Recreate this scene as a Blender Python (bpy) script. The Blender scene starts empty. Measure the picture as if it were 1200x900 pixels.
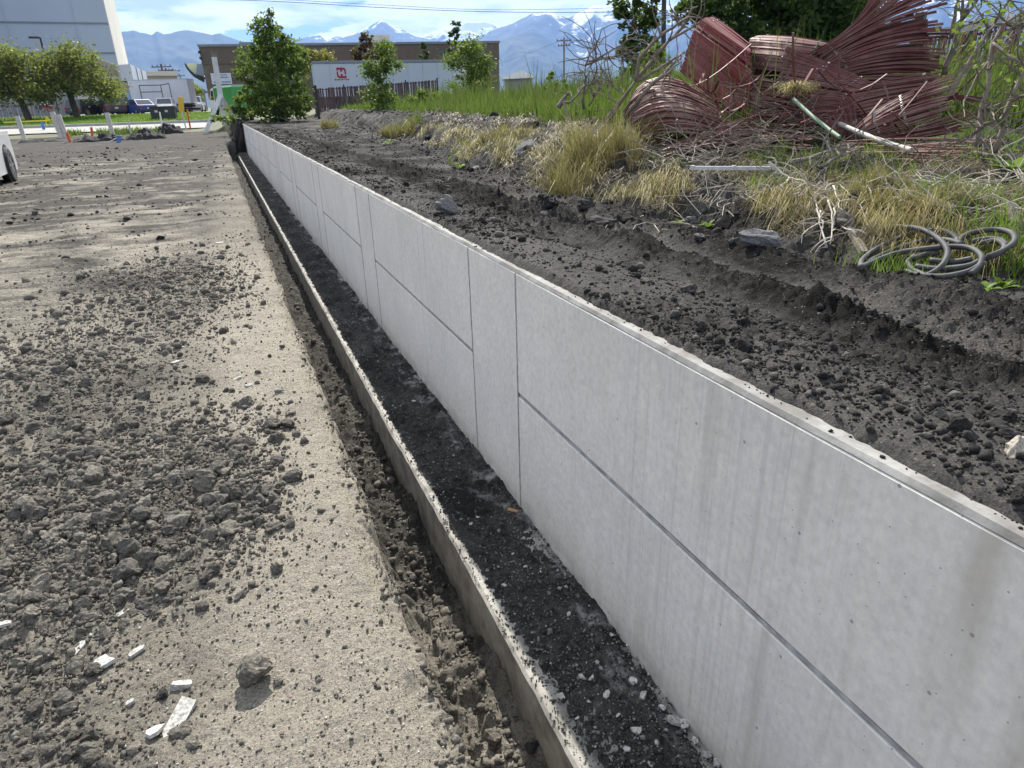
import bpy, bmesh, math, random
import numpy as np
from mathutils import Vector, Matrix, noise as mnoise

random.seed(7)
RNG = np.random.default_rng(11)
sc = bpy.context.scene
COL = sc.collection

# ------------------------------------------------------------------ camera
FPX, CX, CY = 790.0, 600.0, 450.0            # lens in pixels of the 1200x900 photograph
CAM = np.array([0.0, 0.0, 1.55])
PITCH, YAW, ROLL = math.radians(22.9), math.radians(21.79), math.radians(1.6)
_F = np.array([math.sin(YAW) * math.cos(PITCH), math.cos(YAW) * math.cos(PITCH), -math.sin(PITCH)])
_R0 = np.array([math.cos(YAW), -math.sin(YAW), 0.0])
_U0 = np.cross(_R0, _F)
_RX = math.cos(ROLL) * _R0 - math.sin(ROLL) * _U0
_UX = math.sin(ROLL) * _R0 + math.cos(ROLL) * _U0
cam_data = bpy.data.cameras.new('camera')
cam = bpy.data.objects.new('camera', cam_data)
COL.objects.link(cam)
M = Matrix.Identity(4)
for i in range(3):
    M[i][0], M[i][1], M[i][2], M[i][3] = _RX[i], _UX[i], -_F[i], CAM[i]
cam.matrix_world = M
cam_data.sensor_width = 36.0
cam_data.lens = FPX / 1200.0 * 36.0
cam_data.clip_start = 0.05
cam_data.clip_end = 60000.0
sc.camera = cam

def ray(px, py):
    return (px - CX) * _RX + (CY - py) * _UX + FPX * _F

def at(px, py, D):
    """point in the place seen in direction (px, py) at horizontal distance D metres"""
    r = ray(px, py)
    t = D / math.hypot(r[0], r[1])
    return Vector(CAM + r * t)

def gp(px, py, z=0.0):
    """point on the level z"""
    r = ray(px, py)
    return Vector(CAM + r * ((z - CAM[2]) / r[2]))

# ------------------------------------------------------------------ light
SUN_EL, SUN_AZ = math.radians(40.0), math.radians(14.6)
world = bpy.data.worlds.new('World')
sc.world = world
world.use_nodes = True
nt = world.node_tree
nt.nodes.clear()
def N(tree, kind, **kw):
    n = tree.nodes.new(kind)
    for k, v in kw.items():
        setattr(n, k, v)
    return n
def mathn(tree, op, a, b=None, clamp=False):
    n = N(tree, 'ShaderNodeMath', operation=op, use_clamp=clamp)
    for i, v in enumerate((a, b)):
        if v is None:
            continue
        if hasattr(v, 'is_output'):
            tree.links.new(v, n.inputs[i])
        else:
            n.inputs[i].default_value = v
    return n.outputs[0]
def ramp(tree, fac, stops, interp='LINEAR'):
    r = N(tree, 'ShaderNodeValToRGB')
    r.color_ramp.interpolation = interp
    el = r.color_ramp.elements
    while len(el) < len(stops):
        el.new(0.5)
    for e, (p, c) in zip(el, stops):
        e.position = p
        e.color = (c[0], c[1], c[2], 1.0) if hasattr(c, '__len__') else (c, c, c, 1.0)
    tree.links.new(fac, r.inputs[0])
    return r.outputs[0]
sky = N(nt, 'ShaderNodeTexSky', sky_type='NISHITA')
sky.sun_disc = False
sky.sun_elevation, sky.sun_rotation = SUN_EL, SUN_AZ
sky.altitude, sky.air_density, sky.dust_density, sky.ozone_density = 0.0, 0.5, 0.0, 2.0
bg = N(nt, 'ShaderNodeBackground')
bg.inputs[1].default_value = 0.055
nt.links.new(sky.outputs[0], bg.inputs[0])
tc = N(nt, 'ShaderNodeTexCoord')
sep = N(nt, 'ShaderNodeSeparateXYZ')
nt.links.new(tc.outputs['Generated'], sep.inputs[0])
mp = N(nt, 'ShaderNodeMapping')
mp.inputs['Scale'].default_value = (1.0, 1.0, 5.0)
mp.inputs['Location'].default_value = (1.9, 0.2, 0.1)
nt.links.new(tc.outputs['Generated'], mp.inputs[0])
cn = N(nt, 'ShaderNodeTexNoise')
cn.inputs['Scale'].default_value = 4.2
cn.inputs['Detail'].default_value = 9.0
cn.inputs['Roughness'].default_value = 0.57
nt.links.new(mp.outputs[0], cn.inputs[0])
cover = mathn(nt, 'ADD', cn.outputs[0], mathn(nt, 'MULTIPLY', mathn(nt, 'MINIMUM', sep.outputs[2], 0.14), 1.1))
mask = ramp(nt, cover, [(0.535, 0.0), (0.575, 0.85), (0.64, 1.0)])
cn2 = N(nt, 'ShaderNodeTexNoise')
cn2.inputs['Scale'].default_value = 11.0
cn2.inputs['Detail'].default_value = 6.0
nt.links.new(mp.outputs[0], cn2.inputs[0])
ccol = ramp(nt, cn2.outputs[0], [(0.36, (0.50, 0.56, 0.65)), (0.47, (0.80, 0.84, 0.90)), (0.56, (1.0, 1.0, 1.0))])
cbg = N(nt, 'ShaderNodeBackground')
cbg.inputs[1].default_value = 0.66
nt.links.new(ccol, cbg.inputs[0])
mx = N(nt, 'ShaderNodeMixShader')
nt.links.new(mask, mx.inputs[0])
nt.links.new(bg.outputs[0], mx.inputs[1])
nt.links.new(cbg.outputs[0], mx.inputs[2])
wo = N(nt, 'ShaderNodeOutputWorld')
nt.links.new(mx.outputs[0], wo.inputs[0])

sun_data = bpy.data.lights.new('sun', 'SUN')
sun_data.energy = 5.0
sun_data.angle = math.radians(0.5)
sun_data.color = (1.0, 0.95, 0.86)
sun = bpy.data.objects.new('sun', sun_data)
COL.objects.link(sun)
SUN_DIR = Vector((math.sin(SUN_AZ) * math.cos(SUN_EL), math.cos(SUN_AZ) * math.cos(SUN_EL), math.sin(SUN_EL)))
sun.rotation_euler = SUN_DIR.to_track_quat('Z', 'Y').to_euler()
sun.location = (5, 20, 30)
sc.view_settings.view_transform = 'Standard'
sc.view_settings.look = 'None'
sc.view_settings.exposure = 1.15
sc.view_settings.gamma = 1.0
sc.view_settings.use_curve_mapping = False

# ------------------------------------------------------------------ numbers
_P = np.random.default_rng(3).permutation(256)
_P = np.concatenate([_P, _P, _P])
_G = np.array([(math.cos(a), math.sin(a)) for a in np.linspace(0, 2 * math.pi, 64, endpoint=False)])
def perlin(x, y, seed=0):
    x = np.asarray(x, float) + seed * 17.31
    y = np.asarray(y, float) + seed * 9.77
    xi, yi = np.floor(x).astype(int), np.floor(y).astype(int)
    fx, fy = x - xi, y - yi
    u, v = fx ** 3 * (fx * (fx * 6 - 15) + 10), fy ** 3 * (fy * (fy * 6 - 15) + 10)
    xi &= 255; yi &= 255
    def g(ix, iy, dx, dy):
        h = _G[_P[_P[ix] + iy] & 63]
        return h[..., 0] * dx + h[..., 1] * dy
    a = g(xi, yi, fx, fy); b = g(xi + 1, yi, fx - 1, fy)
    c = g(xi, yi + 1, fx, fy - 1); d = g(xi + 1, yi + 1, fx - 1, fy - 1)
    return (a + u * (b - a)) * (1 - v) + (c + u * (d - c)) * v
def fbm(x, y, octaves=4, seed=0, gain=0.5, billow=False):
    s, amp, f = 0.0, 1.0, 1.0
    for o in range(octaves):
        n = perlin(x * f, y * f, seed + o * 3)
        s = s + amp * ((np.abs(n) * 2.2 - 0.5) if billow else n * 1.5)
        amp *= gain; f *= 2.03
    return s
def sm(t):
    t = np.clip(t, 0, 1)
    return t * t * (3 - 2 * t)

# ------------------------------------------------------------------ objects
def tag(o, label=None, cat=None, group=None, kind=None):
    for k, v in (('label', label), ('category', cat), ('group', group), ('kind', kind)):
        if v:
            o[k] = v
    return o
def empty(name, loc, label, cat, group=None, rz=0.0):
    o = bpy.data.objects.new(name, None)
    o.empty_display_size = 0.1
    COL.objects.link(o)
    o.location = loc
    o.rotation_euler = (0, 0, rz)
    return tag(o, label, cat, group)
def link(name, me, mat, parent=None, smooth=False):
    if mat is not None and not me.materials:
        me.materials.append(mat)
    if smooth:
        me.polygons.foreach_set('use_smooth', [True] * len(me.polygons))
    o = bpy.data.objects.new(name, me)
    COL.objects.link(o)
    if parent is not None:
        o.parent = parent
    return o
def np_mesh(name, verts, faces):
    """faces: list of int arrays, each (n, k)"""
    me = bpy.data.meshes.new(name)
    verts = np.asarray(verts, np.float32)
    me.vertices.add(len(verts))
    me.vertices.foreach_set('co', verts.ravel())
    faces = [np.asarray(f, np.int32) for f in faces if len(f)]
    loops = np.concatenate([f.ravel() for f in faces])
    tot = np.concatenate([np.full(len(f), f.shape[1], np.int32) for f in faces])
    start = np.concatenate([[0], np.cumsum(tot)[:-1]]).astype(np.int32)
    me.loops.add(len(loops))
    me.loops.foreach_set('vertex_index', loops)
    me.polygons.add(len(tot))
    me.polygons.foreach_set('loop_start', start)
    me.polygons.foreach_set('loop_total', tot)
    me.update(calc_edges=True)
    return me
def grid_mesh(name, X, Y, Z, flip=False):
    n, m = X.shape
    idx = np.arange(n * m).reshape(n, m)
    q = np.stack([idx[:-1, :-1], idx[:-1, 1:], idx[1:, 1:], idx[1:, :-1]], -1).reshape(-1, 4)
    if flip:
        q = q[:, ::-1]
    return np_mesh(name, np.stack([X, Y, Z], -1).reshape(-1, 3), [q])
def float_attr(me, name, vals):
    a = me.attributes.new(name, 'FLOAT', 'POINT')
    a.data.foreach_set('value', np.asarray(vals, np.float32).ravel())

class MB:
    """collects simple solids and links them as one mesh"""
    def __init__(s):
        s.v, s.f = [], []
    def add(s, vs, fs):
        b = len(s.v)
        s.v += [tuple(v) for v in vs]
        s.f += [tuple(b + i for i in f) for f in fs]
        return s
    def box(s, c, d, rot=None, bevel=0.0):
        x, y, z = d[0] / 2, d[1] / 2, d[2] / 2
        if bevel > 0:
            b = min(bevel, x * .9, y * .9, z * .9)
            bm = bmesh.new()
            bmesh.ops.create_cube(bm, size=1.0)
            bmesh.ops.scale(bm, vec=(2 * x, 2 * y, 2 * z), verts=bm.verts)
            bmesh.ops.bevel(bm, geom=bm.edges[:], offset=b, segments=1, affect='EDGES')
            bm.verts.index_update()
            vs = [v.co.copy() for v in bm.verts]
            fs = [[v.index for v in f.verts] for f in bm.faces]
            bm.free()
        else:
            vs = [Vector((i * x, j * y, k * z)) for i in (-1, 1) for j in (-1, 1) for k in (-1, 1)]
            fs = [(0, 1, 3, 2), (4, 6, 7, 5), (0, 4, 5, 1), (2, 3, 7, 6), (0, 2, 6, 4), (1, 5, 7, 3)]
        if rot is not None:
            vs = [rot @ v for v in vs]
        c = Vector(c)
        return s.add([v + c for v in vs], fs)
    def beam(s, a, b, w, h=None, up=(0, 0, 1)):
        a, b = Vector(a), Vector(b)
        h = h or w
        t = (b - a).normalized()
        u = Vector(up)
        if abs(t.dot(u)) > 0.95:
            u = Vector((0, 1, 0))
        r = t.cross(u).normalized(); n = r.cross(t)
        vs = [p + r * (i * w / 2) + n * (j * h / 2) for p in (a, b) for i, j in ((-1, -1), (1, -1), (1, 1), (-1, 1))]
        return s.add(vs, [(3, 2, 1, 0), (4, 5, 6, 7)] + [(k, (k + 1) % 4, 4 + (k + 1) % 4, 4 + k) for k in range(4)])
    def tube(s, pts, rad, n=6, cap=True):
        pts = [Vector(p) for p in pts]
        if not hasattr(rad, '__len__'):
            rad = [rad] * len(pts)
        b0, ref, vs, fs = 0, None, [], []
        for i, p in enumerate(pts):
            t = (pts[min(i + 1, len(pts) - 1)] - pts[max(i - 1, 0)])
            t = t.normalized() if t.length > 1e-9 else Vector((0, 0, 1))
            if ref is None:
                ref = t.orthogonal().normalized()
            ref = ref - t * ref.dot(t)
            ref = ref.normalized() if ref.length > 1e-6 else t.orthogonal().normalized()
            bn = t.cross(ref)
            for k in range(n):
                a = 2 * math.pi * k / n
                vs.append(p + (ref * math.cos(a) + bn * math.sin(a)) * rad[i])
            if i:
                o = (i - 1) * n
                fs += [(o + k, o + (k + 1) % n, o + n + (k + 1) % n, o + n + k) for k in range(n)]
        if cap:
            fs.append(tuple(range(n - 1, -1, -1)))
            o = (len(pts) - 1) * n
            fs.append(tuple(o + k for k in range(n)))
        return s.add(vs, fs)
    def prism(s, poly, axis, lo, hi, scale_hi=None):
        """poly: 2-D outline; axis 'x','y' or 'z' is the extrusion direction"""
        def put(p, h):
            return {'x': (h, p[0], p[1]), 'y': (p[0], h, p[1]), 'z': (p[0], p[1], h)}[axis]
        n = len(poly)
        vs = [put(p, lo) for p in poly] + [put(p, hi) for p in (scale_hi or poly)]
        fs = [tuple(range(n)), tuple(range(2 * n - 1, n - 1, -1))] + [(i, n + i, n + (i + 1) % n, (i + 1) % n) for i in range(n)]
        return s.add(vs, fs)
    def lathe(s, prof, n=16, axis='z', c=(0, 0, 0)):
        vs, fs, m = [], [], len(prof)
        for k in range(n):
            a = 2 * math.pi * k / n
            for r, h in prof:
                q = (r * math.cos(a), r * math.sin(a), h)
                q = q if axis == 'z' else ((q[0], q[2], q[1]) if axis == 'y' else (q[2], q[0], q[1]))
                vs.append((q[0] + c[0], q[1] + c[1], q[2] + c[2]))
        for k in range(n):
            o, p = k * m, ((k + 1) % n) * m
            fs += [(o + i, p + i, p + i + 1, o + i + 1) for i in range(m - 1)]
        return s.add(vs, fs)
    def mesh(s, name):
        me = bpy.data.meshes.new(name)
        me.from_pydata(s.v, [], s.f)
        bm = bmesh.new(); bm.from_mesh(me)
        bmesh.ops.recalc_face_normals(bm, faces=bm.faces)
        bm.to_mesh(me); bm.free()
        return me
    def build(s, name, mat, parent=None, smooth=False):
        return link(name, s.mesh(name), mat, parent, smooth)

def children(o):
    return [c for c in bpy.data.objects if c.parent == o]
def copy_tree(o, kids, parent=None):
    """kids: dict object -> list of children (made once, before copying)"""
    c = o.copy()
    COL.objects.link(c)
    c.parent = parent
    for ch in kids.get(o, ()):
        copy_tree(ch, kids, c)
    return c
def kids_of(o):
    d = {}
    def walk(q):
        d[q] = children(q)
        for k in d[q]:
            walk(k)
    walk(o)
    return d

# ------------------------------------------------------------------ materials
def new_mat(name):
    m = bpy.data.materials.new(name)
    m.use_nodes = True
    t = m.node_tree
    b = t.nodes['Principled BSDF']
    return m, t, b
def pos(t, scale=(1, 1, 1), obj=True):
    if obj:
        o = N(t, 'ShaderNodeTexCoord').outputs['Object']
    else:
        o = N(t, 'ShaderNodeNewGeometry').outputs['Position']
    mpn = N(t, 'ShaderNodeMapping')
    mpn.inputs['Scale'].default_value = scale
    t.links.new(o, mpn.inputs[0])
    return mpn.outputs[0]
def noise_n(t, vec, scale, detail=4.0, rough=0.55):
    n = N(t, 'ShaderNodeTexNoise')
    n.inputs['Scale'].default_value = scale
    n.inputs['Detail'].default_value = detail
    n.inputs['Roughness'].default_value = rough
    t.links.new(vec, n.inputs[0])
    return n.outputs[0]
def mixc(t, fac, a, b, mode='MIX'):
    n = N(t, 'ShaderNodeMix', data_type='RGBA', blend_type=mode)
    for i, v in ((0, fac), (6, a), (7, b)):
        if hasattr(v, 'is_output'):
            t.links.new(v, n.inputs[i])
        elif hasattr(v, '__len__'):
            n.inputs[i].default_value = (v[0], v[1], v[2], 1)
        else:
            n.inputs[i].default_value = v
    return n.outputs[2]
def bump(t, b, h, dist, strength=1.0):
    n = N(t, 'ShaderNodeBump')
    n.inputs['Distance'].default_value = dist
    n.inputs['Strength'].default_value = strength
    t.links.new(h, n.inputs['Height'])
    t.links.new(n.outputs[0], b.inputs['Normal'])
def basic(name, c1, c2=None, scale=6.0, rough=0.8, bump_d=0.0, metal=0.0, detail=4.0, stretch=(1, 1, 1), spec=0.4):
    m, t, b = new_mat(name)
    b.inputs['Roughness'].default_value = rough
    b.inputs['Metallic'].default_value = metal
    b.inputs['Specular IOR Level'].default_value = spec
    c2 = c2 or tuple(v * 0.78 for v in c1)
    v = pos(t, stretch)
    n = noise_n(t, v, scale, detail)
    t.links.new(mixc(t, ramp(t, n, [(0.35, 0.0), (0.68, 1.0)]), c1, c2), b.inputs['Base Color'])
    if bump_d:
        bump(t, b, n, bump_d)
    return m
def leafmat(name, stops, trans=0.35, rough=0.55):
    """colour differs from leaf to leaf (one mesh island each)"""
    m, t, b = new_mat(name)
    g = N(t, 'ShaderNodeNewGeometry')
    c = ramp(t, g.outputs['Random Per Island'], [(i / max(1, len(stops) - 1), s) for i, s in enumerate(stops)])
    t.links.new(c, b.inputs['Base Color'])
    b.inputs['Roughness'].default_value = rough
    b.inputs['Specular IOR Level'].default_value = 0.12
    tr = N(t, 'ShaderNodeBsdfTranslucent')
    t.links.new(mixc(t, 0.5, c, (0.20, 0.30, 0.04), 'MIX'), tr.inputs[0])
    mxs = N(t, 'ShaderNodeMixShader')
    mxs.inputs[0].default_value = trans
    t.links.new(b.outputs[0], mxs.inputs[1]); t.links.new(tr.outputs[0], mxs.inputs[2])
    t.links.new(mxs.outputs[0], t.nodes['Material Output'].inputs[0])
    return m
def island(name, stops, rough=0.95, bump_d=0.009, bscale=85.0):
    """stones and clods: one tone per piece, grain over it"""
    m, t, b = new_mat(name)
    g = N(t, 'ShaderNodeNewGeometry')
    oi = N(t, 'ShaderNodeObjectInfo')
    r = mathn(t, 'FRACT', mathn(t, 'ADD', g.outputs['Random Per Island'], oi.outputs['Random']))
    c = ramp(t, r, [(i / max(1, len(stops) - 1), s) for i, s in enumerate(stops)])
    v = pos(t, (1, 1, 1), obj=False)
    n = noise_n(t, v, bscale, 5.0, 0.65)
    c = mixc(t, 0.85, c, ramp(t, n, [(0.32, 0.38), (0.68, 1.65)]), 'MULTIPLY')
    t.links.new(c, b.inputs['Base Color'])
    b.inputs['Roughness'].default_value = rough
    b.inputs['Specular IOR Level'].default_value = 0.15
    bump(t, b, n, bump_d)
    return m

# ------------------------------------------------------------------ terrain
WX, WTOP, WBASE, WEND = 1.09, 0.872, -0.31, 34.0
FTOP, FX = -0.345, 0.69
BANK_Y = [-3, 0, 1.0, 1.7, 2.4, 3.3, 4.4, 5.5, 9, 14.7, 35, 60]
BANK_X = [4.6, 3.6, 3.15, 2.95, 2.64, 2.72, 2.52, 2.47, 2.85, 3.75, 5.2, 6.0]
def bank_d(x, y):
    xb = np.interp(y, BANK_Y, BANK_X) + 0.22 * perlin(y * 1.1, y * 0.3, 5) + 0.10 * perlin(y * 3.1, 0.5, 6)
    return (x - xb) * 0.93
def z_left(x, y):
    return 0.22 * sm((y - 22) / 22) + 0.22 * sm((y - 44) / 14) + 0.52 * sm((y - 60) / 18) + 0.1 * sm((y - 80) / 30)
def z_right(x, y):
    d = bank_d(x, y)
    z = 0.80 + 0.17 * sm(d / 0.42) + 0.12 * sm((d - 0.3) / 1.5) + 0.16 * sm((d - 1.5) / 4)
    z = z + 0.20 * sm((y - 4) / 3) * sm(d / 0.9) * (1 - 0.8 * sm((d - 1.2) / 2.2))
    return z - 0.25 * sm((y - 70) / 20)
def z_ground(x, y):
    x = np.asarray(x, float); y = np.asarray(y, float)
    w = np.where(y < WEND, (x > 1.1).astype(float), sm((x - (0.2 - 0.04 * (y - WEND))) / (1.2 + 0.05 * np.abs(y - WEND))))
    return z_left(x, y) * (1 - w) + z_right(x, y) * w
def zg(x, y):
    return float(z_ground(x, y))
def steps(segs):
    """segs: (from, to, first spacing, last spacing) chains of positions"""
    out = []
    for a, b, s0, s1 in segs:
        p, L = a, abs(b - a)
        sg = 1 if b > a else -1
        while (b - p) * sg > 1e-6:
            out.append(p)
            k = abs(p - a) / L
            p += sg * (s0 + (s1 - s0) * k)
    out.append(segs[-1][1])
    return np.array(out)

# soil of the cleared ground: dusty crust, darker where loose or damp, and as painted shade in the trench
def soil_mat(name, dry, damp_shade, grain=1.0, bmp=.032):
    m, t, b = new_mat(name)
    v = pos(t, (1, 1, 1))
    a = N(t, 'ShaderNodeAttribute', attribute_name='damp_shade')
    n1 = noise_n(t, v, 2.2, 6.0, 0.6)
    n2 = noise_n(t, v, 26.0, 8.0, 0.68)
    n3 = noise_n(t, v, 130.0, 6.0, 0.8)
    f = mathn(t, 'ADD', a.outputs['Fac'], mathn(t, 'MULTIPLY', mathn(t, 'SUBTRACT', n1, 0.5), 0.80))
    f = mathn(t, 'ADD', f, mathn(t, 'MULTIPLY', mathn(t, 'SUBTRACT', n2, 0.5), 0.75))
    c = ramp(t, f, [(0.12, dry), (0.5, tuple((p + q) / 2 for p, q in zip(dry, damp_shade))), (0.85, damp_shade)])
    c = mixc(t, 0.7 * grain, c, ramp(t, n3, [(0.34, 0.22), (0.66, 1.85)]), 'MULTIPLY')
    ck = N(t, 'ShaderNodeAttribute', attribute_name='chalk')
    c = mixc(t, mathn(t, 'MULTIPLY', ck.outputs['Fac'], ramp(t, n2, [(0.40, 0.0), (0.62, 1.0)])), c, (0.46, 0.455, 0.43))
    # pale grit and dark crumbs
    vo = N(t, 'ShaderNodeTexVoronoi'); vo.inputs['Scale'].default_value = 75.0
    t.links.new(v, vo.inputs[0])
    grit = mathn(t, 'MULTIPLY', mathn(t, 'LESS_THAN', vo.outputs['Distance'], 0.20), mathn(t, 'GREATER_THAN', N_sep(t, vo.outputs['Color']), 0.86))
    c = mixc(t, mathn(t, 'MULTIPLY', grit, 0.7), c, (0.36, 0.34, 0.30))
    crumb = mathn(t, 'MULTIPLY', mathn(t, 'LESS_THAN', vo.outputs['Distance'], 0.24), mathn(t, 'LESS_THAN', N_sep(t, vo.outputs['Color']), 0.16))
    c = mixc(t, mathn(t, 'MULTIPLY', crumb, 0.7), c, tuple(q * 0.7 for q in damp_shade))
    t.links.new(c, b.inputs['Base Color'])
    b.inputs['Roughness'].default_value = 0.95
    b.inputs['Specular IOR Level'].default_value = 0.1
    h = mathn(t, 'ADD', mathn(t, 'MULTIPLY', n2, 1.0), mathn(t, 'MULTIPLY', n3, 0.35))
    h = mathn(t, 'ADD', h, mathn(t, 'MULTIPLY', mathn(t, 'ADD', grit, crumb), 0.12))
    bump(t, b, h, bmp)
    return m
def N_sep(t, col):
    s = N(t, 'ShaderNodeSeparateColor')
    t.links.new(col, s.inputs[0])
    return s.outputs[0]
M_DRY = soil_mat('dry_soil', (0.315, 0.288, 0.238), (0.066, 0.062, 0.056))
M_BLACK = soil_mat('black_soil', (0.130, 0.123, 0.113), (0.016, 0.0152, 0.0145), bmp=.06)
M_FOOTSOIL = soil_mat('footing_soil', (0.150, 0.143, 0.132), (0.029, 0.0275, 0.026), bmp=.04)

# big sheet to the horizon; it dips under the finely built ground near the camera
gx = np.concatenate([-np.geomspace(45, 11800, 24)[::-1], np.linspace(-40, 12, 53), np.geomspace(13.5, 11800, 40)])
gy = np.concatenate([-np.geomspace(4, 11800, 18)[::-1], np.linspace(-3, 48, 52), np.linspace(49, 130, 60), np.geomspace(134, 11800, 30)])
GX, GY = np.meshgrid(gx, gy)
GZ = z_ground(GX, GY) + 0.03 * fbm(GX * .3, GY * .3, 3, 2) * (np.hypot(GX, GY) < 90)
GZ = np.where((GX > -39.5) & (GX < 9.6) & (GY > -1.4) & (GY < 46), GZ - 2.2, GZ)
mg, tg, bgn = new_mat('field_ground')
v = pos(tg, (1, 1, 1))
c = ramp(tg, noise_n(tg, v, 0.35, 6.0), [(0.35, (0.06, 0.075, 0.03)), (0.55, (0.09, 0.09, 0.045)), (0.7, (0.14, 0.12, 0.08))])
tg.links.new(c, bgn.inputs['Base Color'])
bgn.inputs['Roughness'].default_value = 0.95
o = link('ground', grid_mesh('ground', GX, GY, GZ), mg, smooth=True)
tag(o, 'flat grassy land reaching to the foot of the mountains', kind='structure')

# --- cleared building ground on the left, with the trench beside the footing
cols = steps([(0.692, 0.42, .011, .011), (0.42, 0.22, .0055, .007), (0.22, -1.5, .0098, .011), (-1.5, -6, .011, .055), (-6, -40, .05, 1.2)])
rows = steps([(-1.5, 0.75, .10, .03), (0.75, 4.0, .0074, .0175), (4.0, 34.2, .0175, .18), (34.2, 46.5, .15, .5)])
X, Y = np.meshgrid(cols, rows)
edge = 0.30 + 0.030 * perlin(Y * 1.3, Y * 0 + .3, 8) + 0.026 * perlin(Y * 5.1, Y * 0 + .7, 9) + 0.012 * perlin(Y * 17, Y * 0 + .2, 10)
e = X - edge
ez = fbm(X * 6, Y * 6, 3, 21)
top = z_left(X, Y) + 0.022 * fbm(X * 0.9, Y * 0.9, 3, 1) + 0.010 * fbm(X * 5, Y * 5, 4, 2) + 0.0060 * fbm(X * 26, Y * 26, 3, 3, billow=True, gain=.65)
far = sm((Y - 5.5) / 3) * sm((-X - 0.1) / 0.8)
top += far * 0.016 * fbm(X * 1.1 + Y * .25, Y * 7.0 - X * 1.2, 4, 4)           # tracked-over streaks
rip = sm((Y - 5) / 2) * (1 - sm((Y - 10) / 3)) * sm((-X - 1.1) / .6)
top += rip * 0.013 * np.sin(2 * math.pi * (Y * 4.6 + X * 1.1 + 0.5 * perlin(X * 1.5, Y, 14)))
loose = np.zeros_like(X)
BLOBS = [(-0.80, 7.1, .50, .95, 1.0), (-0.36, 6.6, .30, .6, .5), (-0.33, 3.4, .24, .30, .6), (-0.56, 2.72, .30, .42, 1.25), (-0.16, 2.72, .10, .28, .9),
         (-1.10, 4.2, .42, .80, .8), (-0.92, 3.1, .22, .50, 1.0), (-0.82, 1.95, .16, .40, .7), (-1.3, 5.3, .5, .6, .6), (-0.75, 2.3, .2, .25, .7), (-0.60, 1.55, .12, .2, .35)]
for bx_, by_, sx_, sy_, w_ in BLOBS:
    loose = np.maximum(loose, w_ * np.exp(-0.5 * (((X - bx_) / sx_) ** 2 + ((Y - by_) / sy_) ** 2)))
loose *= (1 + .6 * perlin(X * 5, Y * 4, 31))
loose = np.clip(loose, 0, 1.2)
top += loose * (0.020 + 0.030 * fbm(X * 11, Y * 9, 4, 6, gain=.6, billow=True))
floor = -0.60 + 0.05 * fbm(X * 3, Y * 1.5, 3, 11) + 0.045 * fbm(X * 10, Y * 9, 4, 12, billow=True) + 0.05 * sm((0.45 - X) / .1) + 0.05*sm((X-.58)/.1)*fbm(X*6,Y*3,2,15)
crk = np.exp(-((e + .012 + .010 * perlin(Y * 9, X * 3, 24)) / .006) ** 2) * (perlin(Y * 2.2, X * 0, 25) > -.05)
drop = sm((e - 0.0) / 0.065) * 0.76 + sm((e - .05) / .12) * .24
side = 0.03 * fbm(Y * 5, X * 22, 4, 13) * np.exp(-((e - .06) / .07) ** 2)
slump = 0.02 * sm(1 - np.abs(e + .05) / .07) * fbm(X * 9, Y * 4, 3, 16)
Z = top * (1 - drop) + floor * drop + side + slump - .022 * crk - 0.022 * sm((e + .10) / .10) * (1 - drop) + (0.016 * fbm(X * 24, Y * 20, 3, 22, billow=True) + .012 * fbm(X * 60, Y * 40, 2, 23)) * np.exp(-((e - .02) / .07) ** 2)
Z = np.where(Y > WEND - 0.6, Z + (top - Z) * sm((Y - (WEND - .6)) / .6), Z)
damp_shade = 0.30 + 0.20 * fbm(X * .5, Y * .5, 4, 17) + 0.30 * np.clip(loose, 0, 1) + 0.10 * sm((Y - 5) / 3) + 0.28 * sm((Y - 8) / 4) + 0.16 * sm((Y - 11) / 9) + 0.30 * sm((Y - 24) / 8) \
    + far * 0.40 * fbm(X * .9 + Y * .2, Y * 2.4, 6, 18, gain=.65) + far * .22 * fbm(X * .25, Y * .3, 3, 20) - 0.30 * sm((X + .42) / .35) * (1 - sm((Y - 5) / 5) * .5) + 0.10 * sm((1 - (Y - 2) / 1.4))*0
damp_shade = damp_shade + drop * (0.46 + 0.40 * sm((Y - 1.6) / 1.8) + 0.30 * fbm(X * 4, Y * 3, 3, 19)) - 0.15 * sm(1 - (Y - 1.0) / .9) * drop  # trench coloured darker as shade, its near floor paler as sunlit
me = grid_mesh('cleared_ground', X, Y, Z, flip=True)
float_attr(me, 'damp_shade', damp_shade)
o = link('cleared_ground', me, M_DRY, smooth=True)
tag(o, 'bare dusty building ground with an open trench beside the wall footing', kind='structure')
LX, LY, LZ = cols[::-1], rows, Z[:, ::-1]
def sample(gxs, gys, gz, x, y):
    i = np.clip(np.searchsorted(gxs, x) - 1, 0, len(gxs) - 2); j = np.clip(np.searchsorted(gys, y) - 1, 0, len(gys) - 2)
    return gz[j, i]
def z_soil_left(x, y):
    return sample(LX, LY, LZ, x, y)

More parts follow.
